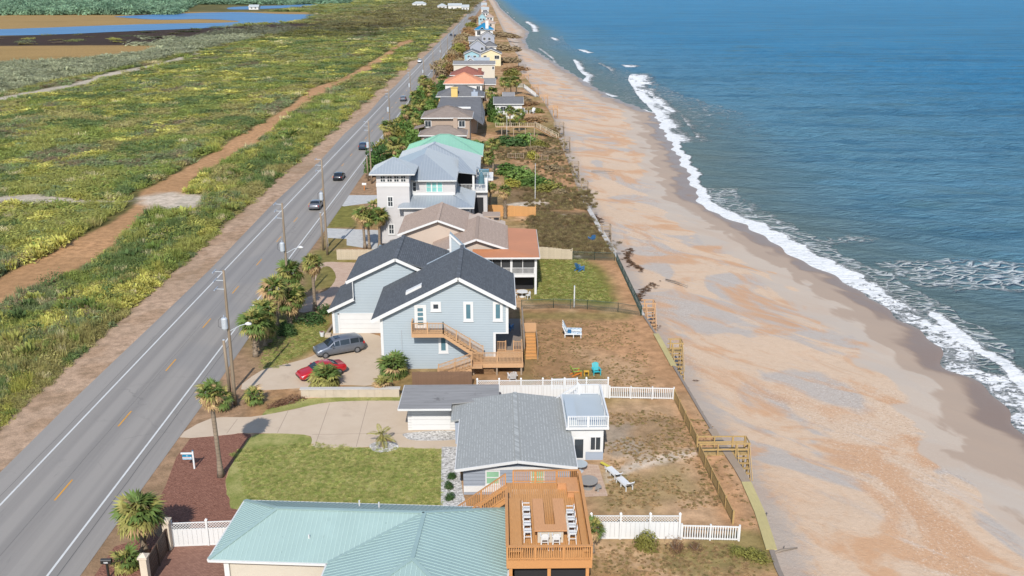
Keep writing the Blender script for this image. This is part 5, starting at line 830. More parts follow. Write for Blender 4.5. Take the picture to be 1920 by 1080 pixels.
# ================================================================== seawall, fences, beach stairs
def wavy(y): return float(Xs(y))
sw = thing('seawall', 'long timber and concrete seawall between the yards and the beach', 'seawall', (17, 130, -1)); mb = MB(); ysw = list(np.arange(40, 300, 3.0))
for a_, b_ in zip(ysw[:-1], ysw[1:]): mb.prism([(wavy(a_) - .1, a_, .05), (wavy(b_) - .1, b_, .05), (wavy(b_) + .06, b_, .05), (wavy(a_) + .06, a_, .05)], (0, 0, -3.2))
mb.build('wall_panel', 'grey_wood', sw)
def cap(y0, y1, w, mat, z=.1, st=3.0):
    y = y0
    while y < y1 - .1:
        e = min(y + st, y1); MB().prism([(wavy(y) - w*.5, y + .01, z), (wavy(e) - w*.5, e - .01, z), (wavy(e) + w*.5, e - .01, z), (wavy(y) + w*.5, y + .01, z)], (0, 0, -.07)).build('cap_board', mat, sw); y = e
cap(46, 54, .35, 'grey_wood'); cap(54, 63, .75, 'cap_green', .12, 2.4); cap(63, 72, .7, 'weathered_wood', .12, 2.2); cap(72, 86, .25, 'grey_wood', .1, 3.5); cap(86, 95, .6, 'cap_green', .12, 2.4); cap(95, 101, .25, 'grey_wood'); cap(101, 128, .3, 'concrete_cap', .1, 4); cap(128, 166, .75, 'concrete_cap', .14, 4); cap(166, 299, .35, 'weathered_wood', .1, 5)
for y in np.arange(47, 290, 2.6): MB().box(wavy(y) + .07, wavy(y) + .25, y - .1, y + .1, -3, .02).build('pile', 'weathered_wood', sw)
def vinyl(label, p, q, nb, h=1.85, cat='fence'):
    p, q = Vector(p), Vector(q); th = thing('vinyl_fence', label, cat, p); d = (q - p)/nb; u = d.normalized()
    for k in range(nb + 1):
        c = p + d*k; m_ = MB(); m_.box(c.x - .07, c.x + .07, c.y - .07, c.y + .07, 0, h + .12); m_.prism([(c.x - .09, c.y - .09, h + .16), (c.x + .09, c.y - .09, h + .16), (c.x + .09, c.y + .09, h + .16), (c.x - .09, c.y + .09, h + .16)], (0, 0, -.04)); m_.add([(c.x - .08, c.y - .08, h + .16), (c.x + .08, c.y - .08, h + .16), (c.x + .08, c.y + .08, h + .16), (c.x - .08, c.y + .08, h + .16), (c.x, c.y, h + .27)], [(0, 1, 4), (1, 2, 4), (2, 3, 4), (3, 0, 4)]); m_.build('post', 'vinyl_white', th)
    for k in range(nb):
        a, b = p + d*k + u*.08, p + d*(k + 1) - u*.08; L = (b - a).length; up = Vector((0, 0, 1))
        nbr = max(3, int(L/.28)); m_ = MB()
        for j in range(nbr): m_.bar(a + (b - a)*((j + .5)/nbr) + up*.08, a + (b - a)*((j + .5)/nbr) + up*(h - .58), L/nbr - .012, .02 + .004*(j % 2), u.cross(up))
        m_.v = [v for v in m_.v]; pn = m_.build('panel', 'vinyl_white', th)
        MB().bar(a + up*(h - .55), b + up*(h - .55), .05, .07).build('rail', 'vinyl_white', th); MB().bar(a + up*(h - .03), b + up*(h - .03), .05, .07).build('rail', 'vinyl_white', th); MB().bar(a + up*.06, b + up*.06, .05, .1).build('rail', 'vinyl_white', th)
        m_ = MB(); n = int(L/.2); hh = .46
        for j in range(-3, n):
            for s_ in (0, 1):
                x0_, x1_ = j*.2, j*.2 + hh; z0_, z1_ = h - .52, h - .52 + hh
                lo, hi = max(0, x0_), min(L, x1_)
                if hi - lo < .03: continue
                za, zb = z0_ + (lo - x0_), z0_ + (hi - x0_)
                if s_: za, zb = z1_ - (lo - x0_), z1_ - (hi - x0_)
                m_.bar(a + u*lo + up*(za), a + u*hi + up*(zb), .03, .01 + .003*s_, u.cross(up))
        lt = m_.build('lattice', 'vinyl_white', th); lt['kind'] = 'stuff'
    return th
def pickets(label, p, q, nb, h=1.15, sp=.17, w=.075):
    p, q = Vector(p), Vector(q); th = thing('picket_fence', label, 'fence', p); d = q - p; L = d.length; u = d/L; ang = math.atan2(u.y, u.x)
    for k in range(nb + 1): c = p + d*k/nb; MB().box(c.x - .06, c.x + .06, c.y - .06, c.y + .06, 0, h + .1).build('post', 'vinyl_white', th)
    for z in (.12, h - .06): MB().bar(p + Vector((0, 0, z)), q + Vector((0, 0, z)), .05, .09).build('rail', 'vinyl_white', th)
    me = MB().box(-w/2, w/2, -.012, .012, 0, h - .04).mesh('picket', 'vinyl_white'); n = int(L/sp)
    for k in range(n): c = p + d*((k + .5)/n); inst('picket', me, th, (c.x, c.y, .04), (0, 0, ang))
def boardfence(name, label, p, q, h, mat, bw=.15, gap=.012, back=True, top=None, jit=.03):
    p, q = Vector(p), Vector(q); th = thing(name, label, 'fence', p); d = q - p; n = max(2, int(d.length/2.4) + 1)
    for k in range(n): c = p + d*k/(n - 1); MB().box(c.x - .05, c.x + .05, c.y + .02, c.y + .12, 0, h - .05).build('post', mat, th)
    for z in (.3, h - .3): MB().bar(p + Vector((0, .04, z)), q + Vector((0, .04, z)), .04, .09).build('rail', mat, th)
    boards(th, p, q, 0.02, h, bw, mat, gap=gap, jit=jit, seed=len(label), top=top); return th
vinyl('white lattice-topped fence running from the gate column beside the mulch bed', (-22.3, 55.1, 0), (-15.2, 55.5, 0), 3)
vinyl('white lattice-topped fence right of the roof deck in the foreground', (6.3, 55.6, 0), (12.4, 55.5, 0), 3); pickets('white picket fence end beside the olive shrub in the foreground', (12.55, 55.45, 0), (16.5, 55.2, 0), 2)
vinyl('long white lattice-topped fence behind the grey shingle house', (-2.0, 78.6, 0), (10.1, 78.7, 0), 6); pickets('white picket fence running on to the dune fence behind the grey shingle house', (10.25, 78.6, 0), (16.15, 78.2, 0), 3)
boardfence('reed_fence', 'brown reed fence below the timber stairs of the light blue house', (-8.2, 81.1, 0), (-2.6, 81.1, 0), 1.7, 'brown_fence', .12, .006)
boardfence('weathered_fence', 'pale weathered board fence in front of the tan gabled house', (-22.5, 124.7, 0), (-16.5, 124.7, 0), 1.5, 'pale_fence', .16, .02); boardfence('pale_board_fence', 'pale board fence stepping down right of the copper porch', (5.5, 124.8, 0), (10.3, 124.4, 0), 1.7, 'pale_fence', .16, .015, top=lambda f: 1.75 - .5*f*f)
boardfence('cedar_board_fence', 'new orange cedar fence behind two palm trunks', (-2.6, 149.8, 0), (6.2, 149.9, 0), 1.9, 'cedar_fence', .2, .008, top=lambda f: 2.0 - .45*f*f)
def chainlink(label, P, h=1.15):
    th = thing('chain_link_fence', label, 'fence', (*P[0], 0)); m_ = MB()
    for (x0_, y0_), (x1_, y1_) in zip(P[:-1], P[1:]):
        L = math.hypot(x1_ - x0_, y1_ - y0_); n = max(1, round(L/2.6)); a, b = Vector((x0_, y0_, 0)), Vector((x1_, y1_, 0)); up = Vector((0, 0, 1))
        for k in range(n + 1): c = a + (b - a)*k/n; MB().tube([c, c + up*(h + .04)], .035, 6).build('post', 'fence_green', th)
        MB().tube([a + up*h, b + up*h], .025, 6).build('top_rail', 'fence_green', th); MB().tube([a + up*.45, b + up*.45], .014, 5).build('mid_rail', 'fence_green', th)
        u = (b - a)/L; j = -h
        while j < L:
            for s_ in (0, 1):
                lo, hi = max(0, j), min(L, j + h)
                if hi > lo: z0_, z1_ = (lo - j, hi - j) if not s_ else (h - (lo - j), h - (hi - j)); m_.bar(a + u*lo + up*z0_, a + u*hi + up*z1_, .012, .012)
            j += .16
    o = m_.build('wire_mesh', 'fence_green', th); o['kind'] = 'stuff'
chainlink('green chain link fence crossing between the two back yards', [(2.7, 103.5), (6.5, 103.9), (10.5, 103.4), (14, 102.3), (16.5, 101.0)]); chainlink('green chain link fence along the seawall beside the green back lawn', [(16.6, 101.2), (16.5, 112), (16.4, 123.4)]); chainlink('short green chain link fence behind the green back lawn', [(10.4, 124.3), (13.4, 124.0), (16.2, 123.6)])
def slatfence(label, p, q, h, sp=.16):
    p, q = Vector(p), Vector(q); th = thing('dune_fence', label, 'fence', p); d = q - p; L = d.length; n = max(1, round(L/2.2))
    for k in range(n + 1): c = p + d*k/n; MB().box(c.x - .06, c.x + .06, c.y - .06, c.y + .06, 0, h + .12).build('post', 'gold_wood', th)
    for z in (.2, h - .05): MB().bar(p + Vector((0, 0, z)), q + Vector((0, 0, z)), .05, .1).build('rail', 'gold_wood', th)
    me = MB().box(-.02, .02, -.045, .045, 0, h).mesh('slat', 'gold_wood'); m = int(L/sp); ang = math.atan2(d.y, d.x)
    for k in range(m): c = p + d*((k + .5)/m); inst('slat', me, th, (c.x, c.y, .03), (0, 0, ang + math.pi/2))
slatfence('golden slatted dune fence from the white pickets up to the beach walkway', (16.2, 78.0, 0), (16.4, 69.0, 0), 1.0); slatfence('golden slatted dune fence from the beach walkway down to the near pickets', (16.3, 67.4, 0), (16.6, 57.3, 0), 1.0)
def beachstairs(label, x, y, mat, w=1.5, out=1.2, walk=0.0, h=2.4, n=7, south=True):
    th = thing('beach_stairs', label, 'stairs', (x, y, -h)); x1 = x + out
    for k in range(6): MB().box(x - walk + (walk + out)*k/6, x - walk + (walk + out)*(k + 1)/6 - .02, y, y + w, .0, .06).build('deck_board', mat, th)
    for xx in (x + .2, x1 - .08):
        for yy in (y + .05, y + w - .05): MB().box(xx - .07, xx + .07, yy - .07, yy + .07, -h - .3, 1.1).build('post', mat, th)
    for yy in (y, y + w):
        for z in (.55, 1.05): MB().bar((x - walk, yy, z), (x1, yy, z), .05, .12).build('rail', mat, th)
    for xx in np.arange(x - walk, x - .3, 1.4): 
        for yy in (y, y + w): MB().box(xx - .05, xx + .05, yy - .05, yy + .05, -.3, 1.1).build('post', mat, th)
    MB().bar((x1, y, 1.05), (x1, y + w, 1.05), .05, .12).build('rail', mat, th); MB().bar((x1 - .02, y, .1), (x1 - .02, y + w, 1.0), .05, .1).build('brace', mat, th); MB().bar((x1 + .03, y + w, .1), (x1 + .03, y, 1.0), .05, .1).build('brace', mat, th)
    sy = y if south else y + w; dr = -1 if south else 1
    stairs(th, (x + .25, sy, 0), (x + .25, sy + dr*h*.7, -h), out - .3, n, mat, (1, 0, 0))
    for xx in (x + .25, x1 - .05): MB().bar((xx, sy, 1.0), (xx, sy + dr*h*.7, -h + 1.0), .05, .1).build('hand_rail', mat, th)
beachstairs('golden timber walkway and beach stairs crossing the seawall below the grey house', 19.1, 67.4, 'gold_wood', 1.3, 1.3, 2.7); beachstairs('small golden beach stairs against the seawall of the light blue house yard', 17.9, 89.6, 'gold_wood', 1.3, 1.3, .1); beachstairs('weathered beach stairs at the corner of the green chain link fence', 17.1, 102.3, 'stair_wood', 1.4, 1.3, .2)
for i, (x, y, m_, lb) in enumerate([(16.0, 139, 'weathered_wood', 'weathered bench-like beach landing beside the white seawall cap'), (15.6, 172, 'weathered_wood', 'open grey beach stair frame beyond the white seawall cap'), (15.6, 193, 'weathered_wood', 'second open grey stair frame along the seawall'), (16.2, 226, 'weathered_wood', 'tall grey stair tower at the foot of the dune walkover'), (16.5, 252, 'weathered_wood', 'grey stair landing beyond the dune walkover'), (17.0, 288, 'stair_wood', 'brown stair tower beside the lawn of the slate cottage'), (15.6, 318, 'stair_wood', 'brown beach stairs near the white dune steps'), (13.8, 352, 'stair_wood', 'small far beach stairs past the terracotta roof'), (11.6, 395, 'stair_wood', 'far brown stairs below the pale yellow house'), (12.0, 445, 'grey_wood', 'far grey beach platform right of the lilac gable')]): beachstairs(lb, x, y, m_, 1.6, 1.5, 1.2 if i > 3 else .2, 2.4, 6)
wk = thing('dune_walkover', 'pale timber dune walkover with railings beside the big green bush', 'walkway', (6, 236, 0))
b = MB(); b.box(-.5, 9.5, 236, 238, 2.2, 2.32); b.build('deck', 'stair_wood', wk); rail(wk, (-.5, 236, 2.3), (9.5, 236, 2.3), 1.0, 'pale_fence', 6, .5, .05, .14); rail(wk, (9.5, 236, 2.3), (14.6, 231, .1), 1.0, 'pale_fence', 5, .5, .05, .14); rail(wk, (9.5, 238, 2.3), (15.2, 232.6, .1), 1.0, 'pale_fence', 5, .5, .05, .14); stairs(wk, (9.5, 236.3, 2.2), (14.6, 231.4, .05), 1.6, 12, 'stair_wood', (.7, .7, 0))
for x in (1, 4, 7, 9.3): MB().box(x - .1, x + .1, 236.1, 236.3, 0, 2.2).build('support_post', 'weathered_wood', wk)
ds = thing('white_dune_steps', 'white railed dune steps on the far ocean side', 'stairs', (8, 330, 0)); rail(ds, (3.5, 330, 2.6), (9, 329, 2.6), 1.2, 'vinyl_white', 4, .4, .12, .16); rail(ds, (9, 329, 2.6), (13, 322, .2), 1.2, 'vinyl_white', 4, .4, .12, .16); stairs(ds, (9, 329.5, 2.6), (13, 322.5, .1), 1.8, 12, 'vinyl_white', (.7, .6, 0))
for lb, p_, q_ in (('short timber landing rail in the dune grass', (2.2, 203, 0), (5.6, 202.6, 0)), ('second short timber landing with steps in the dune grass', (8.2, 201, 0), (10.9, 200.6, 0))):
    th = thing('garden_rail', lb, 'railing', p_); rail(th, (*p_[:2], .3), (*q_[:2], .3), 1.0, 'weathered_wood', 3, .4, .05, .12, base=.3)
rw = thing('retaining_wall', 'low rough concrete retaining wall between the two front drives', 'wall', (-13.8, 79.2, 0)); b = MB(); 
for k in range(12): x0_ = -18.4 + k*.76; b.box(x0_, x0_ + .75, 79.1 + .02*math.sin(k*2.1), 79.5, 0, .78 + .03*math.sin(k*1.3))
b.build('wall_block', 'retaining', rw); MB().box(-18.5, -9.2, 79.05, 79.56, .8, .88).build('coping', 'concrete_cap', rw)
gt = thing('timber_gate', 'dark horizontal board gate between two cream columns', 'gate', (-22.5, 53, 0))
for k in range(7): MB().box(-22.53, -22.47, 51.0, 54.6, .08 + k*.24, .29 + k*.24).build('board', 'dark_gate', gt)
for y in (51.05, 52.8, 54.5): MB().box(-22.46, -22.4, y, y + .1, .05, 1.75).build('stile', 'dark_gate', gt)
for y, lb in ((50.7, 'cream gate column nearest the camera'), (54.85, 'cream gate column where the white fence begins')):
    th = thing('gate_column', lb, 'column', (-22.5, y, 0)); MB().box(-22.72, -22.28, y - .22, y + .22, 0, 2.15).build('shaft', 'column_cream', th); b = MB(); b.box(-22.8, -22.2, y - .3, y + .3, 2.15, 2.27); b.add([(-22.75, y - .25, 2.27), (-22.25, y - .25, 2.27), (-22.25, y + .25, 2.27), (-22.75, y + .25, 2.27), (-22.5, y, 2.5)], [(0, 1, 4), (1, 2, 4), (2, 3, 4), (3, 0, 4)]); b.build('cap', 'column_cream', th)
# ================================================================== utility poles
def pole(label, x, y, h, arms=True, trans=True, lamp=False, lean=0.0):
    th = thing('utility_pole', label, 'utility pole', (x, y, 0), 'utility poles along the road'); tx = x + lean; n = 6
    MB().tube([(x + lean*k/n, y, h*k/n) for k in range(n + 1)], [.17 - .07*k/n for k in range(n + 1)], 10).build('pole', 'pole_wood', th, True)
    if arms:
        for z in (h - .15, h - .95, h - 1.75):
            MB().bar((tx, y, z), (tx - .75, y - .2, z + .1), .06, .06).build('bracket', 'zinc', th); MB().tube([(tx - .75, y - .75, z + .12), (tx - .75, y + .3, z + .12)], [.05, .05], 8).build('insulator', 'grey_panel', th)
    if trans:
        z = h*.58; t_ = MB(); t_.tube([(tx - .3, y - .25, z), (tx - .3, y - .25, z + .12), (tx - .3, y - .25, z + 1.0), (tx - .3, y - .25, z + 1.1)], [.22, .28, .28, .2], 14); t_.build('transformer', 'zinc', th, False); MB().tube([(tx - .3, y - .25, z + 1.1), (tx - .3, y - .25, z + 1.35)], .05, 6).build('bushing', 'grey_panel', th); MB().tube([(tx - .5, y - .3, z + 1.2), (tx - .8, y - .3, z + .9), (tx - .85, y - .3, z + .3), (tx - .5, y - .3, z + .1)], .018, 5).build('cable_loop', 'black_metal', th)
    if lamp:
        z = h*.56; MB().tube([(tx, y, z), (tx + 1.0, y - .1, z + .55), (tx + 1.6, y - .15, z + .75)], .04, 8).build('lamp_arm', 'zinc', th); b = MB(); b.tube([(tx + 1.5, y - .15, z + .72), (tx + 1.75, y - .17, z + .76), (tx + 2.05, y - .2, z + .72)], [.1, .17, .08], 10); b.build('lamp_head', 'trim_white', th, True)
    return th
ORD = ['nearest', 'second nearest', 'third nearest', 'fourth nearest', 'fifth nearest', 'sixth nearest', 'seventh nearest', 'eighth nearest', 'ninth nearest', 'tenth nearest', 'eleventh nearest', 'twelfth nearest', 'thirteenth nearest', 'fourteenth nearest', 'fifteenth nearest', 'sixteenth nearest', 'seventeenth nearest', 'eighteenth nearest', 'nineteenth nearest', 'twentieth nearest'] + ['%s nearest' % s for s in ('twenty-first', 'twenty-second', 'twenty-third', 'twenty-fourth', 'twenty-fifth', 'twenty-sixth', 'twenty-seventh', 'twenty-eighth', 'twenty-ninth', 'thirtieth', 'thirty-first', 'thirty-second', 'thirty-third', 'thirty-fourth', 'thirty-fifth', 'thirty-sixth', 'thirty-seventh', 'thirty-eighth', 'thirty-ninth', 'fortieth', 'forty-first', 'forty-second', 'forty-third', 'forty-fourth', 'forty-fifth', 'forty-sixth', 'forty-seventh', 'forty-eighth', 'forty-ninth', 'fiftieth')]
for i, (x, y, h, tr_, lp, ln) in enumerate([(-24.1, 77.6, 12.9, 1, 1, .15), (-24.3, 102, 13.3, 1, 1, .1), (-24.3, 127.2, 13.8, 1, 0, 0), (-24.4, 177, 12, 1, 0, -.1), (-26.2, 227, 12.6, 1, 0, 0), (-26.2, 284, 12.6, 1, 0, 0), (-26, 335, 12, 1, 0, 0), (-26, 385, 12, 0, 0, 0), (-26, 440, 12, 1, 0, 0), (-26, 500, 12, 0, 0, 0), (-26, 570, 12, 0, 0, 0), (-26, 650, 12, 0, 0, 0), (-26, 760, 12, 0, 0, 0), (-26, 900, 12, 0, 0, 0)]):
    pole('%s tall utility pole along the right side of the road' % ORD[i], x, y, h, i < 6, tr_, lp, ln)
for i, (x, y, h) in enumerate([(-25.1, 79.6, 5.6), (-25.3, 129.6, 5.6), (-25.4, 179.5, 5.0), (-26.9, 230, 5.0)]):
    th = thing('pole_stub', ['cut-off wooden pole leaning beside the nearest utility pole', 'cut-off wooden pole beside the third utility pole', 'cut-off wooden pole beside the fourth utility pole', 'cut-off wooden pole beside the fifth utility pole'][i], 'pole', (x, y, 0)); MB().tube([(x, y, 0), (x - .1, y, h)], [.15, .13], 10).build('shaft', 'pole_wood', th, True); MB().tube([(x - .1, y, h), (x - .1, y, h + .04)], [.12, .1], 10).build('top_cap', 'zinc', th)
# ================================================================== palms and shrubs
for nm, c_ in {'frond_green': (102, 120, 62), 'frond_olive': (152, 146, 84), 'frond_dry': (190, 160, 116), 'leaf_green': (86, 112, 52), 'leaf_olive': (132, 128, 66), 'leaf_yellow': (158, 150, 70), 'leaf_dark': (70, 96, 52), 'leaf_brown': (150, 130, 100), 'leaf_twig': (128, 96, 74), 'leaf_bright': (122, 146, 76), 'leaf_rust': (148, 116, 82)}.items(): leafmat(nm, False, (*S(*c_, 1.2), 1), .3)
t = NT('palm_trunk'); z_ = t.n('SeparateXYZ', {0: t.pos()}).outputs[2]; rg_ = t.math('FRACT', t.math('MULTIPLY', z_, 3.3)); c = t.mix(t.noise(2, None, 5), S(122, 104, 84), S(178, 160, 138)); c = t.mix(t.math('MULTIPLY', t.math('GREATER_THAN', rg_, .8), .4), c, S(90, 76, 62)); t.bump(rg_, .5, .04); M['palm_trunk'] = t.out(c, .9)
def fan(seed, droop=.14, nb=13):
    rnd = random.Random(seed); V = []; F = []; A = []
    def q(*vs):
        k = len(V); V.extend(vs); F.append(tuple(range(k, k + len(vs)))); A.extend([rnd.random()]*len(vs))
    q((0, -.018, 0), (.5, -.012, .02), (.5, .012, .02), (0, .018, 0))
    for k in range(nb):
        a = R(-95 + 190*k/(nb - 1)) + rnd.uniform(-.06, .06); L = (.62 - .16*abs(k - (nb - 1)/2)/((nb - 1)/2))*rnd.uniform(.85, 1.1); b = Vector((.47, 0, .02)); d = Vector((math.cos(a), math.sin(a), 0)); s = Vector((-d.y, d.x, 0)); m = b + d*L*.5 + Vector((0, 0, .03 + rnd.uniform(-.02, .03))); e = b + d*L + Vector((0, 0, -droop*rnd.uniform(.4, 1.8)))
        w_ = .062*rnd.uniform(.8, 1.2); q(tuple(b), tuple(m + s*w_), tuple(e), tuple(m - s*w_ + Vector((0, 0, .03))))
    return V, F, A
def pinnate(seed):
    rnd = random.Random(seed); V = []; F = []; A = []
    def q(*vs):
        k = len(V); V.extend(vs); F.append(tuple(range(k, k + len(vs)))); A.extend([rnd.random()]*len(vs))
    P_ = [Vector((x, 0, .35*x - .55*x*x)) for x in np.linspace(0, 1.05, 12)]
    for a, b in zip(P_[:-1], P_[1:]): q(tuple(a + Vector((0, -.012, 0))), tuple(b + Vector((0, -.01, 0))), tuple(b + Vector((0, .01, 0))), tuple(a + Vector((0, .012, 0))))
    for k in range(22):
        f = .15 + .85*k/21; x = f*1.05; b = Vector((x, 0, .35*x - .55*x*x))
        for s_ in (-1, 1): L = .34*math.sin(math.pi*min(1, f*.8 + .15))*rnd.uniform(.8, 1.1); e = b + Vector((L*.6, s_*L*.75, -.08 + .1*(1 - f))); m = (b + e)/2 + Vector((0, 0, .03)); q(tuple(b), tuple(m + Vector((.02, 0, 0))), tuple(e), tuple(m - Vector((.02, 0, 0))))
    return V, F, A
FR = {(k, m_): card_mesh('frond', *fan(s + 7*i, dr), m_) for i, m_ in enumerate(('frond_green', 'frond_olive', 'frond_dry')) for k, (s, dr) in enumerate(((3, .1), (9, .2)))}
PN = {m_: card_mesh('frond', *pinnate(5 + i), m_) for i, m_ in enumerate(('frond_green', 'frond_olive', 'frond_dry'))}
def palm(label, x, y, h, r=1.5, tr=.17, n=40, dry=.25, olive=.35, lean=(0, 0), single=True, kind='fan', seed=None, group=None, z0=0.0, boots=False, name='palm_tree'):
    rnd = random.Random(seed if seed is not None else int(x*7 + y*13)); th = thing(name, label, 'palm tree', (x, y, z0), group); cx, cy, cz = x + lean[0], y + lean[1], z0 + h; m = 9
    pts = [(x + lean[0]*(k/m)**1.5, y + lean[1]*(k/m)**1.5, z0 + h*k/m) for k in range(m + 1)]; rs_ = [tr*(1.5 - .7*min(1, k/2)) if k < 2 else tr*(.85 + (.12 if k > m - 2 else 0)) for k in range(m + 1)]
    if h > .5: MB().tube(pts, rs_, 10).build('trunk', 'palm_trunk', th, True)
    if boots and h > 1:
        b = MB(); 
        for k in range(int(h*16)):
            f = k/(h*16); a = k*2.4; p = Vector((x + lean[0]*f**1.5, y + lean[1]*f**1.5, z0 + h*f)); d = Vector((math.cos(a), math.sin(a), 0)); b.bar(p + d*tr*.7, p + d*(tr*1.55) + Vector((0, 0, .22)), .1, .04)
        b.build('boots', 'palm_trunk', th)
    cm = MB(); cm.tube([(cx, cy, cz - .25), (cx, cy, cz), (cx, cy, cz + .35)], [tr*1.1, tr*1.35, tr*.3], 8); cr = cm.build('crown', 'frond_olive', th, True); allV, allF, allA, allM = [], [], [], []
    mats_ = ['frond_green', 'frond_olive', 'frond_dry']
    for i in range(n):
        f = (i + .5)/n; el = R(82 - 150*f**.9) + rnd.uniform(-.15, .15); az = i*2.39996 + rnd.uniform(-.3, .3); dd = rnd.random()
        mt = 'frond_dry' if (f > 1 - dry and dd < .85) or dd < .04 else ('frond_olive' if dd < olive + f*.35 else 'frond_green'); s = r*rnd.uniform(.85, 1.1)*(.8 if f < .12 else 1)
        me_ = FR[(rnd.randint(0, 1), mt)] if kind == 'fan' else PN[mt]
        if single: inst('frond', me_, cr, (cx, cy, cz + .1), (rnd.uniform(-.5, .5), -el, az), (s, s, s))
        else:
            mx = Matrix.LocRotScale(Vector((cx, cy, cz + .1)) - Vector((x, y, z0)), Matrix.Rotation(az, 3, 'Z') @ Matrix.Rotation(-el, 3, 'Y') @ Matrix.Rotation(rnd.uniform(-.5, .5), 3, 'X'), Vector((s, s, s))); k0 = len(allV); allV += [mx @ v.co for v in me_.vertices]; allF += [tuple(k0 + v for v in p.vertices) for p in me_.polygons]; allA += [d_.value for d_ in me_.attributes['v'].data]; allM += [mats_.index(mt)]*len(me_.polygons)
    if not single:
        me_ = card_mesh('fronds', allV, allF, allA, mats_); me_.polygons.foreach_set('material_index', allM); link('fronds', me_, cr)
    return th
palm('big bushy palm with orange dry fronds beside the road in the foreground', -24.0, 54.4, 2.9, 1.75, .24, 70, .3, .45, seed=4); palm('small low palm clump under the big bushy palm', -24.5, 52.6, .5, 1.2, .1, 26, .1, .4, seed=8)
palm('tall slender palm with a brown frond skirt on the mulch bed', -21.75, 64.6, 6.9, 1.25, .2, 46, .45, .4, (-.15, .1), seed=2)
for i, (p_, h, r, tr_, lb) in enumerate([((-25.12, 89.35, 0.00), 3.6, 1.9, .24, 'thick palm nearest the blue house drive'), ((-24.65, 93.25, 0.00), 3.4, 1.8, .22, 'second palm of the roadside clump by the blue house'), ((-23.59, 98.50, 0.00), 2.9, 1.8, .26, 'stout palm with a ribbed trunk in the roadside clump'), ((-22.94, 99.71, 0.00), 3.0, 1.7, .2, 'palm right of the stout trunk in the roadside clump'), ((-24.55, 97.15, 0.00), 4.6, 1.8, .2, 'high palm in the middle of the roadside clump'), ((-24.04, 102.06, 0.00), 5.0, 1.8, .2, 'rear palm of the roadside clump near the road edge'), ((-24.83, 92.33, 0.00), 2.0, 1.5, .2, 'low palm at the road edge of the clump')]): palm(lb, p_[0], p_[1], h, r, tr_, 44, .22, .4, (random.Random(i).uniform(-.3, .3), 0), seed=20 + i, boots=i in (0, 2))
palm('lone tall palm with a dry crown behind the roadside clump', *(-21.68, 103.71, 0.00)[:2], 5.6, 1.5, .22, 40, .4, .55, seed=31)
for i, (p_, h, lb, lean) in enumerate([((-19.42, 131.38, 0.00), 4.9, 'left palm of the trio in front of the tall white house', (-.2, 0)), ((-18.76, 131.08, 0.00), 4.6, 'middle palm of the trio in front of the tall white house', (0, 0)), ((-17.34, 131.64, 0.00), 4.7, 'right palm leaning on the wall of the tall white house', (.2, .0))]): palm(lb, p_[0], p_[1] - .8, h, 1.6, .22, 44, .25, .35, lean, seed=40 + i)
palm('small dark palm behind the trio by the mailbox', -20.3, 148, 2.2, 1.4, .12, 16, .1, .3, seed=50); 
for i, (p_, h, lb, r, lean) in enumerate([((-3.03, 150.66, 0.00), 5.2, 'slim palm left of the cedar fence', 1.1, (.1, 0)), ((-1.53, 151.78, 0.00), 4.4, 'curved palm at the left end of the cedar fence', 1.2, (.5, 0)), ((1.13, 148.37, 0.00), 4.6, 'thick palm standing before the cedar fence', 1.4, (0, 0))]): palm(lb, p_[0], p_[1], h, r, .24 if i else .14, 34, .45, .6, lean, seed=60 + i, boots=i == 2)
for i, (x, y, h, r, lb) in enumerate([(-3.6, 190, 4.6, 1.9, 'leafy palm right of the mint roof'), (-1.0, 188, 5.6, 1.9, 'taller palm right of the mint roof'), (-1.8, 176, 5.0, 1.6, 'dry palm at the corner of the mint roof'), (-5.2, 196, 4.0, 1.7, 'palm between the taupe house and the mint roof'), (1.0, 240, 3.4, 2.3, 'wide bushy palm before the slate cottage'), (5.6, 243, 4.4, 2.0, 'slim palm before the slate cottage'), (3.3, 250, 4.6, 1.7, 'palm left of the slim palm by the slate cottage'), (2.5, 322, 5, 2.4, 'green palm beside the grey roofed annex'), (4.6, 326, 5, 2.4, 'second green palm beside the grey roofed annex'), (6.6, 330, 4.6, 2.3, 'third green palm beside the grey roofed annex'), (-1.8, 290, 4.8, 2.5, 'palm right of the terracotta roof')]): palm(lb, x, y, h, r, .2, 36, .2, .4, seed=70 + i, single=False)
palm('young date palm with upright leaves on the white gravel circle', -9.75, 69.4, .9, 1.15, .16, 11, .0, .8, kind='pin', seed=3)
palm('large feathery date palm beside the road near the mint roof', -21.0, 193, 2.4, 3.6, .35, 34, .2, .7, kind='pin', seed=5, single=False)
palm('low fan palm bush hiding the red car', *(-16.56, 81.95, 0.00)[:2], .7, 1.75, .1, 56, .2, .6, seed=81); palm('low green fan palm at the corner of the light blue house', *(-10.33, 83.90, 0.00)[:2], .9, 1.75, .1, 54, .12, .15, seed=82); palm('low palm bush at the foot of the nearest utility pole', -22.4, 78.0, .6, 1.2, .08, 26, .1, .3, seed=83); palm('yellowing palm left of the nearest utility pole', -25.0, 76.6, 1.1, 1.3, .1, 26, .25, .5, seed=84); palm('small ragged palm at the end of the near white fence', 6.3, 54.0, 1.7, .95, .12, 26, .5, .5, seed=85); palm('dry spiky plant on the edge of the retaining wall', -10.9, 80.0, .8, 1.1, .08, 30, .7, .9, seed=86, name='dry_plant')
BL = {}
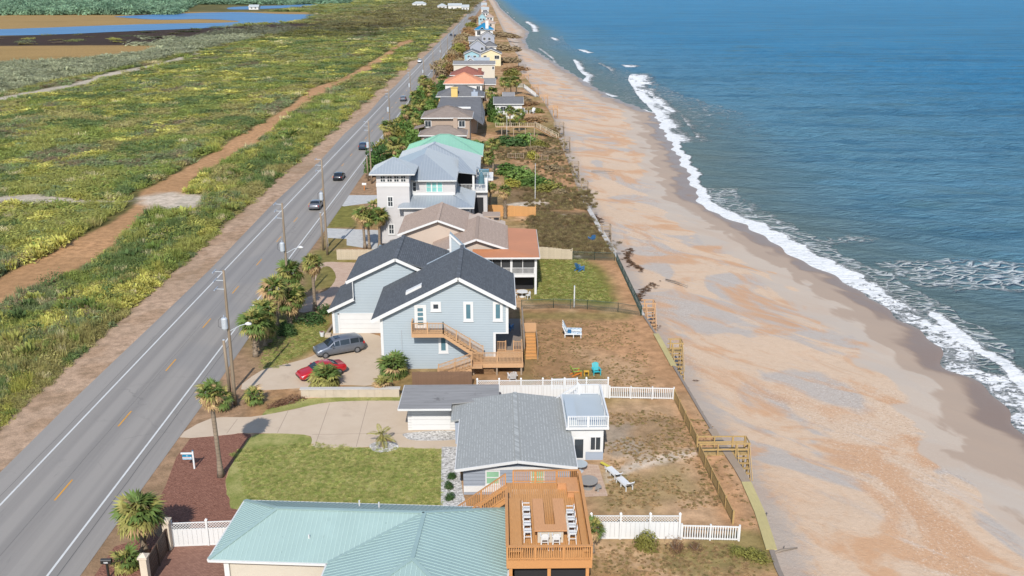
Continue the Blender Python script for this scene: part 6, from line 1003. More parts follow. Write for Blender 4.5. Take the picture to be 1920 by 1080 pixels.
def bush_mesh(key, n, size, seed, mat, squash=1.0):
    if (key, mat) not in BL:
        rnd = random.Random(seed); V = []; F = []; A = []; lobes = [(rv(rnd)*rnd.uniform(.25, .6), rnd.uniform(.4, .65)) for _ in range(9)]
        for i in range(n):
            c_, rr_ = lobes[i % 9]; d = rv(rnd); p = c_ + d*rr_*rnd.uniform(.75, 1.05); p.z = abs(p.z)*1.0; nn = (d + rv(rnd)*.7 + Vector((0, 0, .4))).normalized(); a = nn.cross(rv(rnd)).normalized(); b = nn.cross(a); s = size*rnd.uniform(.6, 1.3); k = len(V)
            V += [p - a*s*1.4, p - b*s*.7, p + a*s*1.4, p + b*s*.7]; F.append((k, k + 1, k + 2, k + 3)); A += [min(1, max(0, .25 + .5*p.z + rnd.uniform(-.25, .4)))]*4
        BL[(key, mat)] = card_mesh('foliage', V, F, A, mat)
    return BL[(key, mat)]
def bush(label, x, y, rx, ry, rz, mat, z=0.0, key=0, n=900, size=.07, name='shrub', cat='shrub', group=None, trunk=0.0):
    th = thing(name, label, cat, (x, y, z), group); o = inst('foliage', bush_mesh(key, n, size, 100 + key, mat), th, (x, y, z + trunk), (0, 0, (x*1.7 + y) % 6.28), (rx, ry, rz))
    rnd = random.Random(int(x*31 + y)); m_ = MB()
    for k in range(3): a = k*2.1 + x; m_.tube([(x, y, z - .05), (x + math.cos(a)*rx*.2, y + math.sin(a)*ry*.2, z + trunk*.7 + rz*.15), (x + math.cos(a)*rx*.45, y + math.sin(a)*ry*.45, z + trunk + rz*.5)], [max(.03, .05*rz), .04*max(rz, .5), .02], 6)
    m_.build('stem' if not trunk else 'trunk', 'palm_trunk', th); return th
for p_, lb in (((-3.67, 64.12, 0.00), 'far one of three clipped round shrubs on the white gravel'), ((-3.85, 62.59, 0.00), 'middle one of three clipped round shrubs on the white gravel'), ((-3.73, 60.97, 0.00), 'near one of three clipped round shrubs on the white gravel')): bush(lb, p_[0], p_[1], .52, .52, .62, 'leaf_dark', key=1, n=1500, size=.05, group='clipped shrubs on the gravel')
bush('olive shrub in front of the near white fence', 10.1, 54.4, 1.05, .9, 1.5, 'leaf_olive', key=2, n=1500, size=.05); bush('brown leafless twiggy shrub before the picket fence', 11.9, 54.3, .9, .8, 1.35, 'leaf_twig', key=3, n=700, size=.035); bush('low brown shrub at the post of the picket fence', 13.3, 54.2, .9, .7, .7, 'leaf_twig', key=3, size=.035)
for i, (x, y, rx, ry, rz, m_, lb) in enumerate([(-19.6, 77.9, 2.1, .7, .7, 'leaf_twig', 'dry brown hedge below the blue house drive'), (17.2, 53.2, .9, 1.6, .7, 'leaf_olive', 'dune grass clump at the near end of the seawall'), (16.0, 53.8, .8, .8, .5, 'leaf_olive', 'small dune grass clump beside the near picket end'), (-21.4, 99.5, 2.0, 1.6, 1.5, 'leaf_dark', 'dark undergrowth behind the stout palm'), (-20.3, 102.5, 1.4, 1.2, 1.3, 'leaf_dark', 'dark shrub right of the roadside palms'), (-23.2, 95.6, 1.6, 1.4, 1.6, 'leaf_dark', 'dark undergrowth below the roadside palms'), (-3.6, 83.0, .01, .01, .01, 'leaf_dark', None)]):
    if lb: bush(lb, x, y, rx, ry, rz, m_, key=i % 4, n=900, size=.06)
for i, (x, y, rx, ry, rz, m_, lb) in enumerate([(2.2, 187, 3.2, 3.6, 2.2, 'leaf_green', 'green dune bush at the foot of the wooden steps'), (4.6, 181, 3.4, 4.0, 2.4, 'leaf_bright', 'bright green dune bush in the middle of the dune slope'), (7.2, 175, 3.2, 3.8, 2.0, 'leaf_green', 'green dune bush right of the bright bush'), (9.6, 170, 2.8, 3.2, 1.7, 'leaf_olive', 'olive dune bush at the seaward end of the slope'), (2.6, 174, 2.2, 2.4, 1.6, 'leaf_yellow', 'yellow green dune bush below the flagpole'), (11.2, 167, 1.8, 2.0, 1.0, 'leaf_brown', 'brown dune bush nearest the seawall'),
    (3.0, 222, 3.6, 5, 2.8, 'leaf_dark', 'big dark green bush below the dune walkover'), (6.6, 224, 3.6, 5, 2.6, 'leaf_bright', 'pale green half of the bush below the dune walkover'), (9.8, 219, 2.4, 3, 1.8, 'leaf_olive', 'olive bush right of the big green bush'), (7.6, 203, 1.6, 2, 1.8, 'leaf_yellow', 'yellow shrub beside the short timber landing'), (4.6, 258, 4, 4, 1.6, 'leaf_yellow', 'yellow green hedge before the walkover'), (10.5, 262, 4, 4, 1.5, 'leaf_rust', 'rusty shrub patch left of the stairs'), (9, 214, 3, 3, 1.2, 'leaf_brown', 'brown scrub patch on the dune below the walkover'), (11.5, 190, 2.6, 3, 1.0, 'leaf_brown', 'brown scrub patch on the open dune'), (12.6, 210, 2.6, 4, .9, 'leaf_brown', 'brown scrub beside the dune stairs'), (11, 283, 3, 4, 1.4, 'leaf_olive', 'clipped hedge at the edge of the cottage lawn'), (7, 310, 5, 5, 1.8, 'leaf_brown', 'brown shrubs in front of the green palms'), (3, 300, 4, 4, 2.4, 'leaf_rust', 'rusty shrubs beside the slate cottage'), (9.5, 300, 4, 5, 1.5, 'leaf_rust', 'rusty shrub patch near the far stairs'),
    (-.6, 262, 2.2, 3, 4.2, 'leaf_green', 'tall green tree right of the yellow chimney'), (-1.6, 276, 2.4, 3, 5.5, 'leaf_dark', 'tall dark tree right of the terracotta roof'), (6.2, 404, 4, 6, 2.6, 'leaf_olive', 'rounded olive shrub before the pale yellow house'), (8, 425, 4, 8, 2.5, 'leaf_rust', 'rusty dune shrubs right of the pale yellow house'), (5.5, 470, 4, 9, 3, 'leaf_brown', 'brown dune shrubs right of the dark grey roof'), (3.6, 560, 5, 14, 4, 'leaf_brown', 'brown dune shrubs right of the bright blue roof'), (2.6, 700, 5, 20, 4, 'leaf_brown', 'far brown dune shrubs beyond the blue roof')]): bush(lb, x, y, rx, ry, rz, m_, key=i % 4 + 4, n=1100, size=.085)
# roadside tree row
rr2 = random.Random(12); rows = []
y = 184.0
while y < 345: rows.append((-24.6 + rr2.uniform(-.6, 1.2), y)); rows.append((-20.9 + rr2.uniform(-1.2, 1.6), y + rr2.uniform(1, 3))); y += rr2.uniform(6.2, 8.0)
for i, (x, y) in enumerate(rows[:44]):
    lb = '%s leafy tree of the dense roadside row beyond the white house' % ORD[i]
    if i % 5 == 3: palm('%s palm-topped tree of the dense roadside row beyond the white house' % ORD[i], x, y, 4.5 + rr2.random()*1.5, 2.2, .2, 34, .2, .4, seed=300 + i, single=False, group='roadside tree row')
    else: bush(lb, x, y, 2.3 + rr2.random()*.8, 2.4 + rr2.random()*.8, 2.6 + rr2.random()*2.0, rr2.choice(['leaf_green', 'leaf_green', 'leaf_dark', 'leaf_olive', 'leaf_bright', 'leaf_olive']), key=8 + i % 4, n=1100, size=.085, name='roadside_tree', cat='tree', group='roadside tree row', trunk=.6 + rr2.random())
for i, (x, y) in enumerate([(-23.5, 392), (-20, 398), (-17, 402), (-22, 410), (-24.5, 420), (-21, 432), (-18, 440), (-24, 446), (-22, 462), (-19, 478), (-23.5, 492), (-21, 515), (-24, 540), (-20, 560), (-23, 590), (-21, 620), (-23.5, 660), (-22, 720), (-23, 780), (-24, 850), (-23, 940), (-24, 1050)]): bush('%s brown-leaved tree of the far roadside row' % ORD[i], x, y, 2.8, 3 + y*.006, 4 + (i % 3)*.8, ['leaf_brown', 'leaf_rust', 'leaf_brown', 'leaf_olive'][i % 4], key=12 + i % 3, n=700, size=.1, name='far_roadside_tree', cat='tree', group='far roadside trees', trunk=1.0)
# dune grass, dry leaves and yard tufts
def tufts(name, label, polys, n, cols, kinds, h0, h1, s0, s1, seed, bias=None):
    r_ = np.random.RandomState(seed); out = []
    for P_, m in zip(polys, n):
        a = np.array(P_); k = 0
        while k < m:
            x = r_.uniform(a[:, 0].min(), a[:, 0].max(), m*3); y = r_.uniform(a[:, 1].min(), a[:, 1].max(), m*3); g = inpoly(x, y, P_) & ((fbm(x*.4 + 3, y*.4, 3) > .42) | (seed == 4)); q_ = np.c_[x[g], y[g]][:m - k]; out.append(q_); k += max(len(q_), 1)
    Q = np.concatenate(out); m = len(Q); Q = Q + r_.normal(0, .9 if seed == 2 else .15, Q.shape); cc = np.array(cols)[r_.randint(0, len(cols), m)]*(.7 + .6*r_.rand(m))[:, None]; s = s0 + (s1 - s0)*r_.rand(m); ki = np.concatenate([np.arange(*(KIND[k][0], KIND[k][0] + KIND[k][1])) for k in kinds])
    return scatter(name, np.c_[Q, np.zeros(m)], ki[r_.randint(0, len(ki), m)], np.c_[s, s, h0 + (h1 - h0)*r_.rand(m)], cc, label, 'grass')
tufts('dune_grass', 'brown dune grass on the sand behind the seawall', [[(5.95, 152.82), (14.54, 148.17), (15.60, 126.61), (5.76, 127.31)], [(2.70, 176.29), (17.16, 171.15), (15.63, 155.02), (6.03, 155.17)], [(6.02, 202.07), (15.15, 215.83), (15.57, 176.09), (6.82, 176.22)], [(11.71, 249.91), (16.01, 249.84), (15.27, 208.66), (11.65, 208.71)], [(-0.44, 223.72), (8.16, 212.29), (6.61, 202.06), (-1.00, 202.17)]], [2600, 900, 350, 250, 250], [S(138, 118, 84, 1.3), S(120, 104, 76, 1.3), S(150, 138, 92, 1.3), S(166, 148, 108, 1.3)], ['grass', 'fine'], .25, .6, .25, .6, 2)
tufts('yard_grass', 'thin dry grass tufts in the sandy back yards', [[(3.36, 99.83), (15.47, 98.77), (15.22, 79.27), (3.24, 80.05)], [(9.76, 75.37), (16.08, 75.82), (17.01, 59.61), (7.94, 59.38)], [(6.31, 54.66), (16.60, 54.82), (17.77, 51.17), (5.99, 51.35)], [(16.53, 76.93), (18.24, 76.90), (18.60, 56.76), (17.18, 57.13)]], [1500, 1500, 700, 140], [S(176, 148, 110, 1.2), S(150, 136, 90, 1.2), S(190, 160, 120, 1.2)], ['grass'], .04, .1, .06, .2, 3)
tufts('lawn_grass', 'short green grass blades on the front lawns', [[(-21.82, 68.84), (-15.71, 70.15), (-10.86, 68.95), (-4.90, 68.86), (-4.36, 59.57), (-18.23, 59.78)], [(-26.59, 100.29), (-19.56, 100.19), (-19.27, 93.49), (-22.21, 86.21), (-23.82, 86.24)], [(5.66, 124.87), (12.39, 124.76), (13.93, 106.27), (4.24, 107.02)]], [5200, 1500, 1500], [S(166, 168, 98, 1.1), S(186, 178, 116, 1.1), S(144, 156, 82, 1.1)], ['grass'], .03, .06, .1, .3, 4)

r_ = np.random.RandomState(9); yw = r_.uniform(88, 175, 900); off = 2.6 + 1.6*np.sin(yw*.11) + 1.2*np.sin(yw*.37) + r_.normal(0, .35, 900); xw_ = Xs(yw) + off; zw_ = -2.36 - .03*off; kp = fbm(yw*.12, xw_*.3, 3) > .42
scatter('wrack_line', np.c_[xw_, yw, zw_][kp], (5 + r_.randint(0, 2, 900))[kp], np.c_[.12 + .3*r_.rand(900), .12 + .3*r_.rand(900), .03 + .06*r_.rand(900)][kp], (np.array(S(120, 92, 70, 1.3))*(.6 + .7*r_.rand(900))[:, None])[kp], 'brown line of washed-up weed on the upper beach below the seawall', 'seaweed')

# ================================================================== vehicles
def carpaint(name, c, rough=.3, metal=.3):
    t = NT(name); M[name] = t.out(t.mix(t.noise(6, None, 2), tuple(x*.92 for x in c), c), rough, metal, .5); t.b.inputs['Coat Weight'].default_value = .6; t.b.inputs['Coat Roughness'].default_value = .08
carpaint('paint_silver', S(134, 140, 150, 1.6), .35, .5); carpaint('paint_red', (.42, .012, .018), .3, .2); carpaint('paint_black', (.02, .022, .028)); carpaint('paint_navy', (.03, .05, .09)); carpaint('paint_grey', S(130, 132, 138, 1.6)); carpaint('paint_white', S(238, 238, 236, 1.6), .35, 0); carpaint('paint_bronze', S(150, 138, 128, 1.6))
plain('tyre', (.02, .02, .021), .85, .1); plain('rim_metal', S(170, 172, 176, 1.6), .3, .05, metal=.7); plain('tail_red', (.35, .01, .01), .3); plain('head_light', S(226, 230, 236, 1.6), .15); glass('car_glass', (.012, .016, .02), .04)
PROF = {'sedan': [(-2.38, .38, .70, .88, .78), (-2.2, .30, .82, 1.0, .86), (-1.65, .24, .90, 1.06, .90), (-.85, .22, .93, 1.40, .92), (-.1, .22, .93, 1.44, .92), (.35, .22, .92, 1.38, .92), (1.05, .23, .90, .98, .91), (1.7, .25, .82, .90, .90), (2.15, .30, .68, .78, .84), (2.38, .38, .56, .62, .70)],
        'minivan': [(-2.55, .42, .95, 1.10, .86), (-2.45, .32, 1.04, 1.45, .93), (-2.0, .26, 1.06, 1.70, .97), (-1.0, .24, 1.07, 1.76, .98), (.1, .24, 1.06, 1.74, .98), (.65, .24, 1.05, 1.64, .97), (1.4, .25, 1.02, 1.14, .96), (1.9, .27, .94, 1.04, .94), (2.35, .32, .80, .90, .88), (2.55, .42, .66, .72, .76)],
        'suv': [(-2.3, .46, .98, 1.12, .84), (-2.2, .36, 1.06, 1.42, .91), (-1.75, .30, 1.08, 1.66, .94), (-.8, .28, 1.08, 1.72, .95), (.0, .28, 1.07, 1.70, .95), (.45, .28, 1.06, 1.58, .94), (1.0, .29, 1.04, 1.14, .93), (1.6, .32, .98, 1.06, .92), (2.05, .38, .86, .94, .86), (2.25, .46, .70, .78, .74)]}
def car(name, label, x, y, rz, kind, paint, cat='car', z=.02):
    th = thing(name, label, cat, (x, y, z), local=True); st = PROF[kind]
    def sec(s):
        x_, zl, zb, zt, w = s; cab = zt - zb > .2; wt = w*(.78 if cab else .9)
        return [(x_, -w*.86, zl), (x_, -w, zl + .12), (x_, -w*1.0, (zl + zb)/2 + .08), (x_, -w*.97, zb), (x_, -wt, zt - (.07 if cab else .03)), (x_, -wt*.8, zt), (x_, 0, zt + .025), (x_, wt*.8, zt), (x_, wt, zt - (.07 if cab else .03)), (x_, w*.97, zb), (x_, w, (zl + zb)/2 + .08), (x_, w, zl + .12), (x_, w*.86, zl)]
    m_ = MB(); S_ = [sec(s) for s in st]; n = 13; m_.v = [p for s in S_ for p in s]
    for i in range(len(S_) - 1):
        for j in range(n): m_.f.append((i*n + j, i*n + (j + 1) % n, (i + 1)*n + (j + 1) % n, (i + 1)*n + j)); m_.mi.append(0)
    m_.f += [tuple(range(n)), tuple(range((len(S_) - 1)*n, len(S_)*n))]; m_.mi += [0, 0]; body = m_.build('body', paint, th, True)
    roof0 = [i for i, s in enumerate(st) if s[3] - s[2] > .2]; a, b = roof0[0], roof0[-1]
    def at(i, j, f=0.0, j2=None, g=0.0, i2=None):
        p = Vector(S_[i][j]); q = Vector(S_[i][j2]) if j2 is not None else p; r_ = p*(1 - g) + q*g
        if i2 is not None: p2 = Vector(S_[i2][j]); q2 = Vector(S_[i2][j2]) if j2 is not None else p2; r_ = r_*(1 - f) + (p2*(1 - g) + q2*g)*f
        return r_
    for side in (-1, 1):
        jb, jt = (3, 4) if side < 0 else (9, 8); o = Vector((0, side*.014, .003)); cuts = [a] + list(range(a + 1, b)) + [b]
        for i in range(a, b):
            g0, g1 = .12, .93; f0, f1 = .06, .94; MB().poly([at(i, jb, f0, jt, g0, i + 1) + o, at(i, jb, f1, jt, g0, i + 1) + o, at(i, jb, f1, jt, g1, i + 1) + o, at(i, jb, f0, jt, g1, i + 1) + o]).build('side_window', 'car_glass', body)
        MB().poly([at(b, jb, .0, jt, .12, b + 1) + o, at(b, jb, .75, jt, .12, b + 1) + o, at(b, jb, .1, jt, .9, b + 1) + o]).build('quarter_window', 'car_glass', body)
        xm, zm = st[b][0] + .25, st[b][2] + .12; MB().box(xm - .06, xm + .08, side*(st[b][4] + .02), side*(st[b][4] + .2), zm - .07, zm + .08).build('mirror', paint, body)
        for xw in (st[0][0] + .85, st[-1][0] - .85):
            yw = side*(st[4][4] - .12); r_ = .34; w_ = MB(); w_.tube([(xw, yw - .11, r_), (xw, yw - .09, r_), (xw, yw + .12, r_), (xw, yw + .14, r_)] if side > 0 else [(xw, yw + .11, r_), (xw, yw + .09, r_), (xw, yw - .12, r_), (xw, yw - .14, r_)], [r_*.94, r_, r_, r_*.94], 20); wh = w_.build('wheel', 'tyre', th, False)
            rm = MB(); rm.tube([(xw, yw + side*.12, r_), (xw, yw + side*.155, r_)], [r_*.66, r_*.6], 16)
            rm.build('rim', 'rim_metal', wh)
        hl = MB(); s0 = Vector(S_[-2][3 if side < 0 else 9]); hl.box(s0.x - .12, s0.x + .10, s0.y - .16 if side > 0 else s0.y - .02, s0.y + .02 if side > 0 else s0.y + .16, s0.z - .12, s0.z + .02); hl.build('headlight', 'head_light', body)
        tl = MB(); s0 = Vector(S_[1][3 if side < 0 else 9]); tl.box(s0.x - .12, s0.x + .06, s0.y - .14 if side > 0 else s0.y - .025, s0.y + .025 if side > 0 else s0.y + .14, s0.z - .12, s0.z + .1); tl.build('taillight', 'tail_red', body)
    u = Vector((0.006, 0, .014)); MB().poly([at(b, 4, .1, None, 0, b + 1) + u, at(b, 8, .1, None, 0, b + 1) + u, at(b, 9, .92, 8, .6, b + 1) + u, at(b, 3, .92, 4, .6, b + 1) + u]).build('windscreen', 'car_glass', body) if False else None
    P0, P1 = [at(b, j) for j in (4, 5, 6, 7, 8)], [at(b + 1, j) for j in (4, 5, 6, 7, 8)]; lerp = lambda p, q, f: p*(1 - f) + q*f; k = Vector((.02, 0, .02)); w_ = MB()
    for j in range(4): w_.poly([lerp(P0[j], P1[j], .08) + k, lerp(P0[j + 1], P1[j + 1], .08) + k, lerp(P0[j + 1], P1[j + 1], .93) + k, lerp(P0[j], P1[j], .93) + k])
    w_.build('windscreen', 'car_glass', body); P0, P1 = [at(a, j) for j in (4, 5, 6, 7, 8)], [at(a - 1, j) for j in (4, 5, 6, 7, 8)]; k = Vector((-.02, 0, .02)); w_ = MB()
    for j in range(4): w_.poly([lerp(P0[j], P1[j], .08) + k, lerp(P0[j + 1], P1[j + 1], .08) + k, lerp(P0[j + 1], P1[j + 1], .85) + k, lerp(P0[j], P1[j], .85) + k])
    w_.build('rear_window', 'car_glass', body)
    if kind == 'minivan': MB().box(-.1, .45, -.4, .4, st[4][3] + .01, st[4][3] + .035).build('sunroof', 'car_glass', body)
    MB().box(st[-1][0] - .04, st[-1][0] + .015, -.5, .5, .42, .56).build('grille', 'black_metal', body)
    th.rotation_euler.z = R(rz); return th
car('silver_minivan', 'silver minivan parked by the white garage door of the light blue house', -16.7, 90.2, 207, 'minivan', 'paint_silver', 'minivan')
car('red_car', 'bright red car parked behind the low fan palm bush', -17.45, 84.2, 212, 'sedan', 'paint_red')
car('grey_sedan', 'grey sedan driving away in the near lane beside the utility poles', -31.3, 156.6, 90, 'sedan', 'paint_grey'); car('black_coupe', 'black car following ahead of the grey sedan on the road', -31.4, 181.5, 90, 'sedan', 'paint_black'); car('dark_suv', 'dark blue suv ahead of the black car on the road', -31.4, 217, 90, 'suv', 'paint_navy', 'suv'); car('silver_car', 'silver car in the near lane beside the dense tree row', -31.2, 312, 90, 'suv', 'paint_silver'); car('white_van', 'white suv on the left shoulder of the far road', -38.5, 472, -90, 'suv', 'paint_white', 'suv'); car('dark_far_car', 'dark car far along the road', -31.4, 716, 90, 'suv', 'paint_black'); car('second_dark_far_car', 'dark oncoming car far along the road', -34.9, 724, -90, 'suv', 'paint_black')
car('black_parked_car', 'black car parked in the paver drive behind the palm trio', -15.0, 128.8, 180, 'suv', 'paint_black'); car('white_parked_suv', 'white suv parked left of the second grey metal roof', -19.6, 172, 90, 'suv', 'paint_white', 'suv')
# ================================================================== yard furniture and signs
plain('plastic_white', S(246, 246, 244, 1.7), .45, .03); plain('paint_lime', S(166, 196, 74, 1.6), .5, .06); plain('paint_teal', S(52, 190, 200, 1.6), .5, .06); plain('paint_orange', S(226, 136, 48, 1.6), .5, .06); plain('paint_sun', S(240, 180, 40, 1.6), .5, .06); plain('paint_blue', S(66, 132, 190, 1.6), .5, .08); plain('pillow_blue', S(30, 104, 152, 1.6), .8, .08); plain('sign_blue', S(20, 132, 172, 1.6), .4, .03); plain('sign_pale', S(170, 210, 232, 1.6), .4, .03); plain('stone_grey', S(160, 156, 150, 1.6), .8, .12, 5); plain('paint_yellow', S(222, 206, 74, 1.6), .5, .06)
t = NT('cushion'); v = t.n('TexVoronoi', {'Vector': t.pos(), 'Scale': 5.0}); M['cushion'] = t.out(t.mix(t.step(v.outputs['Distance'], .25, .5), S(120, 160, 190, 1.6), S(226, 234, 236, 1.6)), .85)
def adirondack(name, label, x, y, rz, m1, m2=None, z=0.0, s=1.0):
    th = thing(name, label, 'chair', (x, y, z), local=True); m2 = m2 or m1
    for k in range(5): xx = -.24 + k*.12; hh = .95 + .12*math.cos((k - 2)*.7); MB().bar((xx, .28, .3), (xx*1.15, .58, hh), .105, .025, (0, -1, .3)).build('back_slat', m1, th)
    for k in range(5): yy = -.35 + k*.14; MB().box(-.28, .28, yy - .06, yy + .06, .36 - k*.035, .385 - k*.035).build('seat_slat', m2, th)
    for sx in (-1, 1): MB().box(sx*.36 - .07, sx*.36 + .07, -.45, .42, .56, .59).build('armrest', m1, th); MB().box(sx*.34 - .035, sx*.34 + .035, -.42, -.33, 0, .56).build('front_leg', m2, th); MB().bar((sx*.3, -.38, .34), (sx*.3, .55, .06), .03, .1).build('back_leg', m2, th)
    th.rotation_euler.z = R(rz); th.scale = (s, s, s); return th
adirondack('adirondack_chair', 'lime green garden chair with orange seat behind the white fence', 7.6, 83.9, 105, 'paint_lime', 'paint_orange', s=1.0); adirondack('adirondack_chair', 'turquoise garden chair with slatted back behind the white fence', 9.6, 84.2, 8, 'paint_teal', s=1.0); adirondack('adirondack_chair', 'blue garden chair on the green back lawn', 10.9, 119, 130, 'paint_blue', s=1.15); adirondack('adirondack_chair', 'blue garden chair by the white seawall cap', 14.0, 134, 200, 'paint_blue', s=1.1); adirondack('adirondack_chair', 'white garden chair under the timber deck', 1.3, 82.9, 190, 'plastic_white', s=1.05); adirondack('adirondack_chair', 'blue chair in the shade on the side deck', 1.1, 93.5, 160, 'paint_blue', z=1.2)
adirondack('adirondack_chair', 'left white garden chair on the cottage lawn', 8.0, 279, 30, 'plastic_white', s=1.6); adirondack('adirondack_chair', 'right white garden chair on the cottage lawn', 10.4, 279.5, -30, 'plastic_white', s=1.6)
th = thing('side_table', 'small yellow table between the lime and turquoise chairs', 'table', (8.6, 83.9, 0)); MB().box(8.35, 8.85, 83.7, 84.1, .42, .46).build('table_top', 'paint_sun', th)
for sx in (-.2, .2):
    for sy_ in (-.15, .15): MB().box(8.6 + sx - .025, 8.6 + sx + .025, 83.9 + sy_ - .025, 83.9 + sy_ + .025, 0, .42).build('leg', 'paint_sun', th)
def lounger(label, x, y, rz, cushion='cushion', pil=None, head=.7, frame='plastic_white', s=1.0):
    th = thing('sun_lounger', label, 'sun lounger', (x, y, 0), local=True); f = MB(); f.box(-.3, 1.35, -.33, -.27, .33, .4); f.box(-.3, 1.35, .27, .33, .33, .4); f.box(1.29, 1.35, -.3, .3, .335, .395); f.build('frame', frame, th)
    for xx in (-.25, .55, 1.25):
        for yy in (-.3, .3): MB().box(xx - .035, xx + .035, yy - .035, yy + .035, 0, .34).build('leg', frame, th)
    MB().box(-.1, 1.3, -.27, .27, .38, .46).build('cushion', cushion, th); MB().prism([(-.1, -.27, .46), (-.1, .27, .46), (-.42, .27, .46 + head), (-.42, -.27, .46 + head)], (-.08, 0, -.03)).build('backrest', cushion, th); b = MB(); b.bar((-.16, -.31, .36), (-.5, -.31, .5 + head), .05, .07); b.bar((-.16, .31, .36), (-.5, .31, .5 + head), .05, .07); b.build('back_frame', frame, th)
    if pil: MB().box(.0, .35, -.2, .2, .47, .68).build('pillow', pil, th)
    th.rotation_euler.z = R(rz); th.scale = (s, s, s); return th
lounger('white lounger with a patterned cushion, the rear one of the yard pair', 7.6, 95.6, -4, s=1.15); lounger('white lounger with a dark blue pillow, the front one of the yard pair', 7.5, 94.4, -2, pil='pillow_blue', s=1.15)
lounger('white plastic lounger on the sand by the patio, head towards the beach', 9.75, 62.2, 113, 'plastic_white', None, .35, s=.95); lounger('second white plastic lounger end to end with the first by the patio', 9.1, 63.9, 113, 'plastic_white', None, .2, s=.9); MB().box(-.9, .5, -.12, .12, 0, .05)
th = thing('yellow_board', 'yellow board lying at the end of the plastic loungers', 'board', (8.45, 65.4, 0), local=True); MB().box(-.55, .55, -.12, .12, .3, .36).build('plank', 'paint_yellow', th); MB().box(-.05, .05, -.1, .1, 0, .3).build('foot', 'plastic_white', th); th.rotation_euler.z = R(128)
def roundtable(label, x, y, r, h, m1, m2, z=0.0):
    th = thing('round_table', label, 'table', (x, y, z)); MB().tube([(x, y, z + h - .05), (x, y, z + h)], [r, r], 24).build('table_top', m1, th); MB().tube([(x, y, z), (x, y, z + .06), (x, y, z + .1), (x, y, z + h - .05)], [r*.5, r*.48, r*.14, r*.14], 16).build('pedestal', m2, th); return th
roundtable('round stone table on the pink patio beside the roof deck', 6.75, 62.4, .75, .72, 'stone_grey', 'stone_grey'); roundtable('glass topped round table near the annex door', 6.35, 65.0, .6, .7, 'grey_membrane', 'zinc'); roundtable('white round table under the copper porch', 2.9, 108.2, .7, .72, 'plastic_white', 'plastic_white')
th = thing('stone_bench', 'curved stone bench beside the round stone table', 'bench', (7.5, 61.9, 0)); MB().prism([(7.2, 61.5, .42), (7.75, 61.9, .42), (7.6, 62.4, .42), (7.3, 62.1, .42)], (0, 0, -.08)).build('seat', 'stone_grey', th); MB().box(7.38, 7.55, 61.8, 62.0, 0, .34).build('foot', 'stone_grey', th)
def patio_chair(label, x, y, rz, m='plastic_white', h=.45, z=0.0, name='patio_chair', cat='chair'):
    th = thing(name, label, cat, (x, y, z), local=True); b = MB(); b.box(-.22, .22, -.22, .2, h - .03, h + .02); b.build('seat', m, th); pts = [(-.2, .2, h), (.2, .2, h), (.23, .24, h + .28), (.14, .26, h + .44), (-.14, .26, h + .44), (-.23, .24, h + .28)]; MB().prism(pts, (0, .03, 0)).build('backrest', m, th)
    for sx in (-1, 1):
        for sy_ in (-1, 1): MB().bar((sx*.18, sy_*.18, h), (sx*.23, sy_*.23, 0), .045, .045).build('leg', m, th)
        MB().box(sx*.24 - .025, sx*.24 + .025, -.2, .22, h + .2, h + .24).build('armrest', m, th)
    if h > .6:
        for sy_ in (-1, 1): MB().bar((-.21, sy_*.21, h*.4), (.21, sy_*.21, h*.4), .03, .04).build('foot_rail', m, th)
        for sx in (-1, 1): MB().bar((sx*.2, -.2, h*.55), (sx*.2, .2, h*.55), .03, .04).build('side_rail', m, th)
    th.rotation_euler.z = R(rz); return th
SEQ = ['rearmost', 'second from the back', 'third from the back', 'front']
for k in range(4): patio_chair('white bar stool left of the cedar bar, %s' % SEQ[k], 1.72, 51.9 - k*.85, 90, 'plastic_white', .74, 4.01, 'bar_stool', 'bar stool'); patio_chair('white bar stool right of the cedar bar, %s' % SEQ[k], 4.45, 51.5 - k*.8, -90, 'plastic_white', .74, 4.01, 'bar_stool', 'bar stool')
patio_chair('left white bar stool before the white bar front', 2.72, 48.5, 180, 'plastic_white', .74, 4.01, 'bar_stool', 'bar stool'); patio_chair('right white bar stool before the white bar front', 3.42, 48.5, 180, 'plastic_white', .74, 4.01, 'bar_stool', 'bar stool')
patio_chair('left white chair under the copper porch', 2.0, 107.6, 60); patio_chair('right white chair under the copper porch', 3.6, 107.5, -60)
def mailbox(label, x, y, m1, m2, h=1.1, s=1.0):
    th = thing('mailbox', label, 'mailbox', (x, y, 0)); MB().box(x - .06, x + .06, y - .06, y + .06, 0, h).build('post', m2, th); b = MB(); n = 9; b.prism([(x - .28*s, y - .11*s, h), (x - .28*s, y + .11*s, h)] + [(x - .28*s, y + .11*s*math.cos(math.pi*k/8), h + .16*s + .11*s*math.sin(math.pi*k/8)) for k in range(n)], (.56*s, 0, 0)); bx_ = b.build('box', m1, th); return th, bx_
th, bx_ = mailbox('black roadside mailbox with white numerals by the near gate', -25.3, 51.6, 'black_metal', 'black_metal', 1.15, 1.2)
n_ = MB(); 
for k, (a, b, c, d) in enumerate([(0, .05, 0, .11), (.08, .13, 0, .11), (.155, .2, 0, .11), (.22, .25, 0, .11)]): n_.box(-25.42 + a, -25.42 + b, 51.6 - .138, 51.6 - .134, 1.2 + c, 1.2 + d)
n_.build('numerals', 'plastic_white', bx_)
mailbox('white mailbox on an orange post before the tall white house', -25.0, 171, 'plastic_white', 'paint_orange', 1.0, 1.4); mailbox('white mailbox at the far corner of the tall white house drive', -24.0, 186, 'plastic_white', 'grey_wood', 1.0, 1.4)
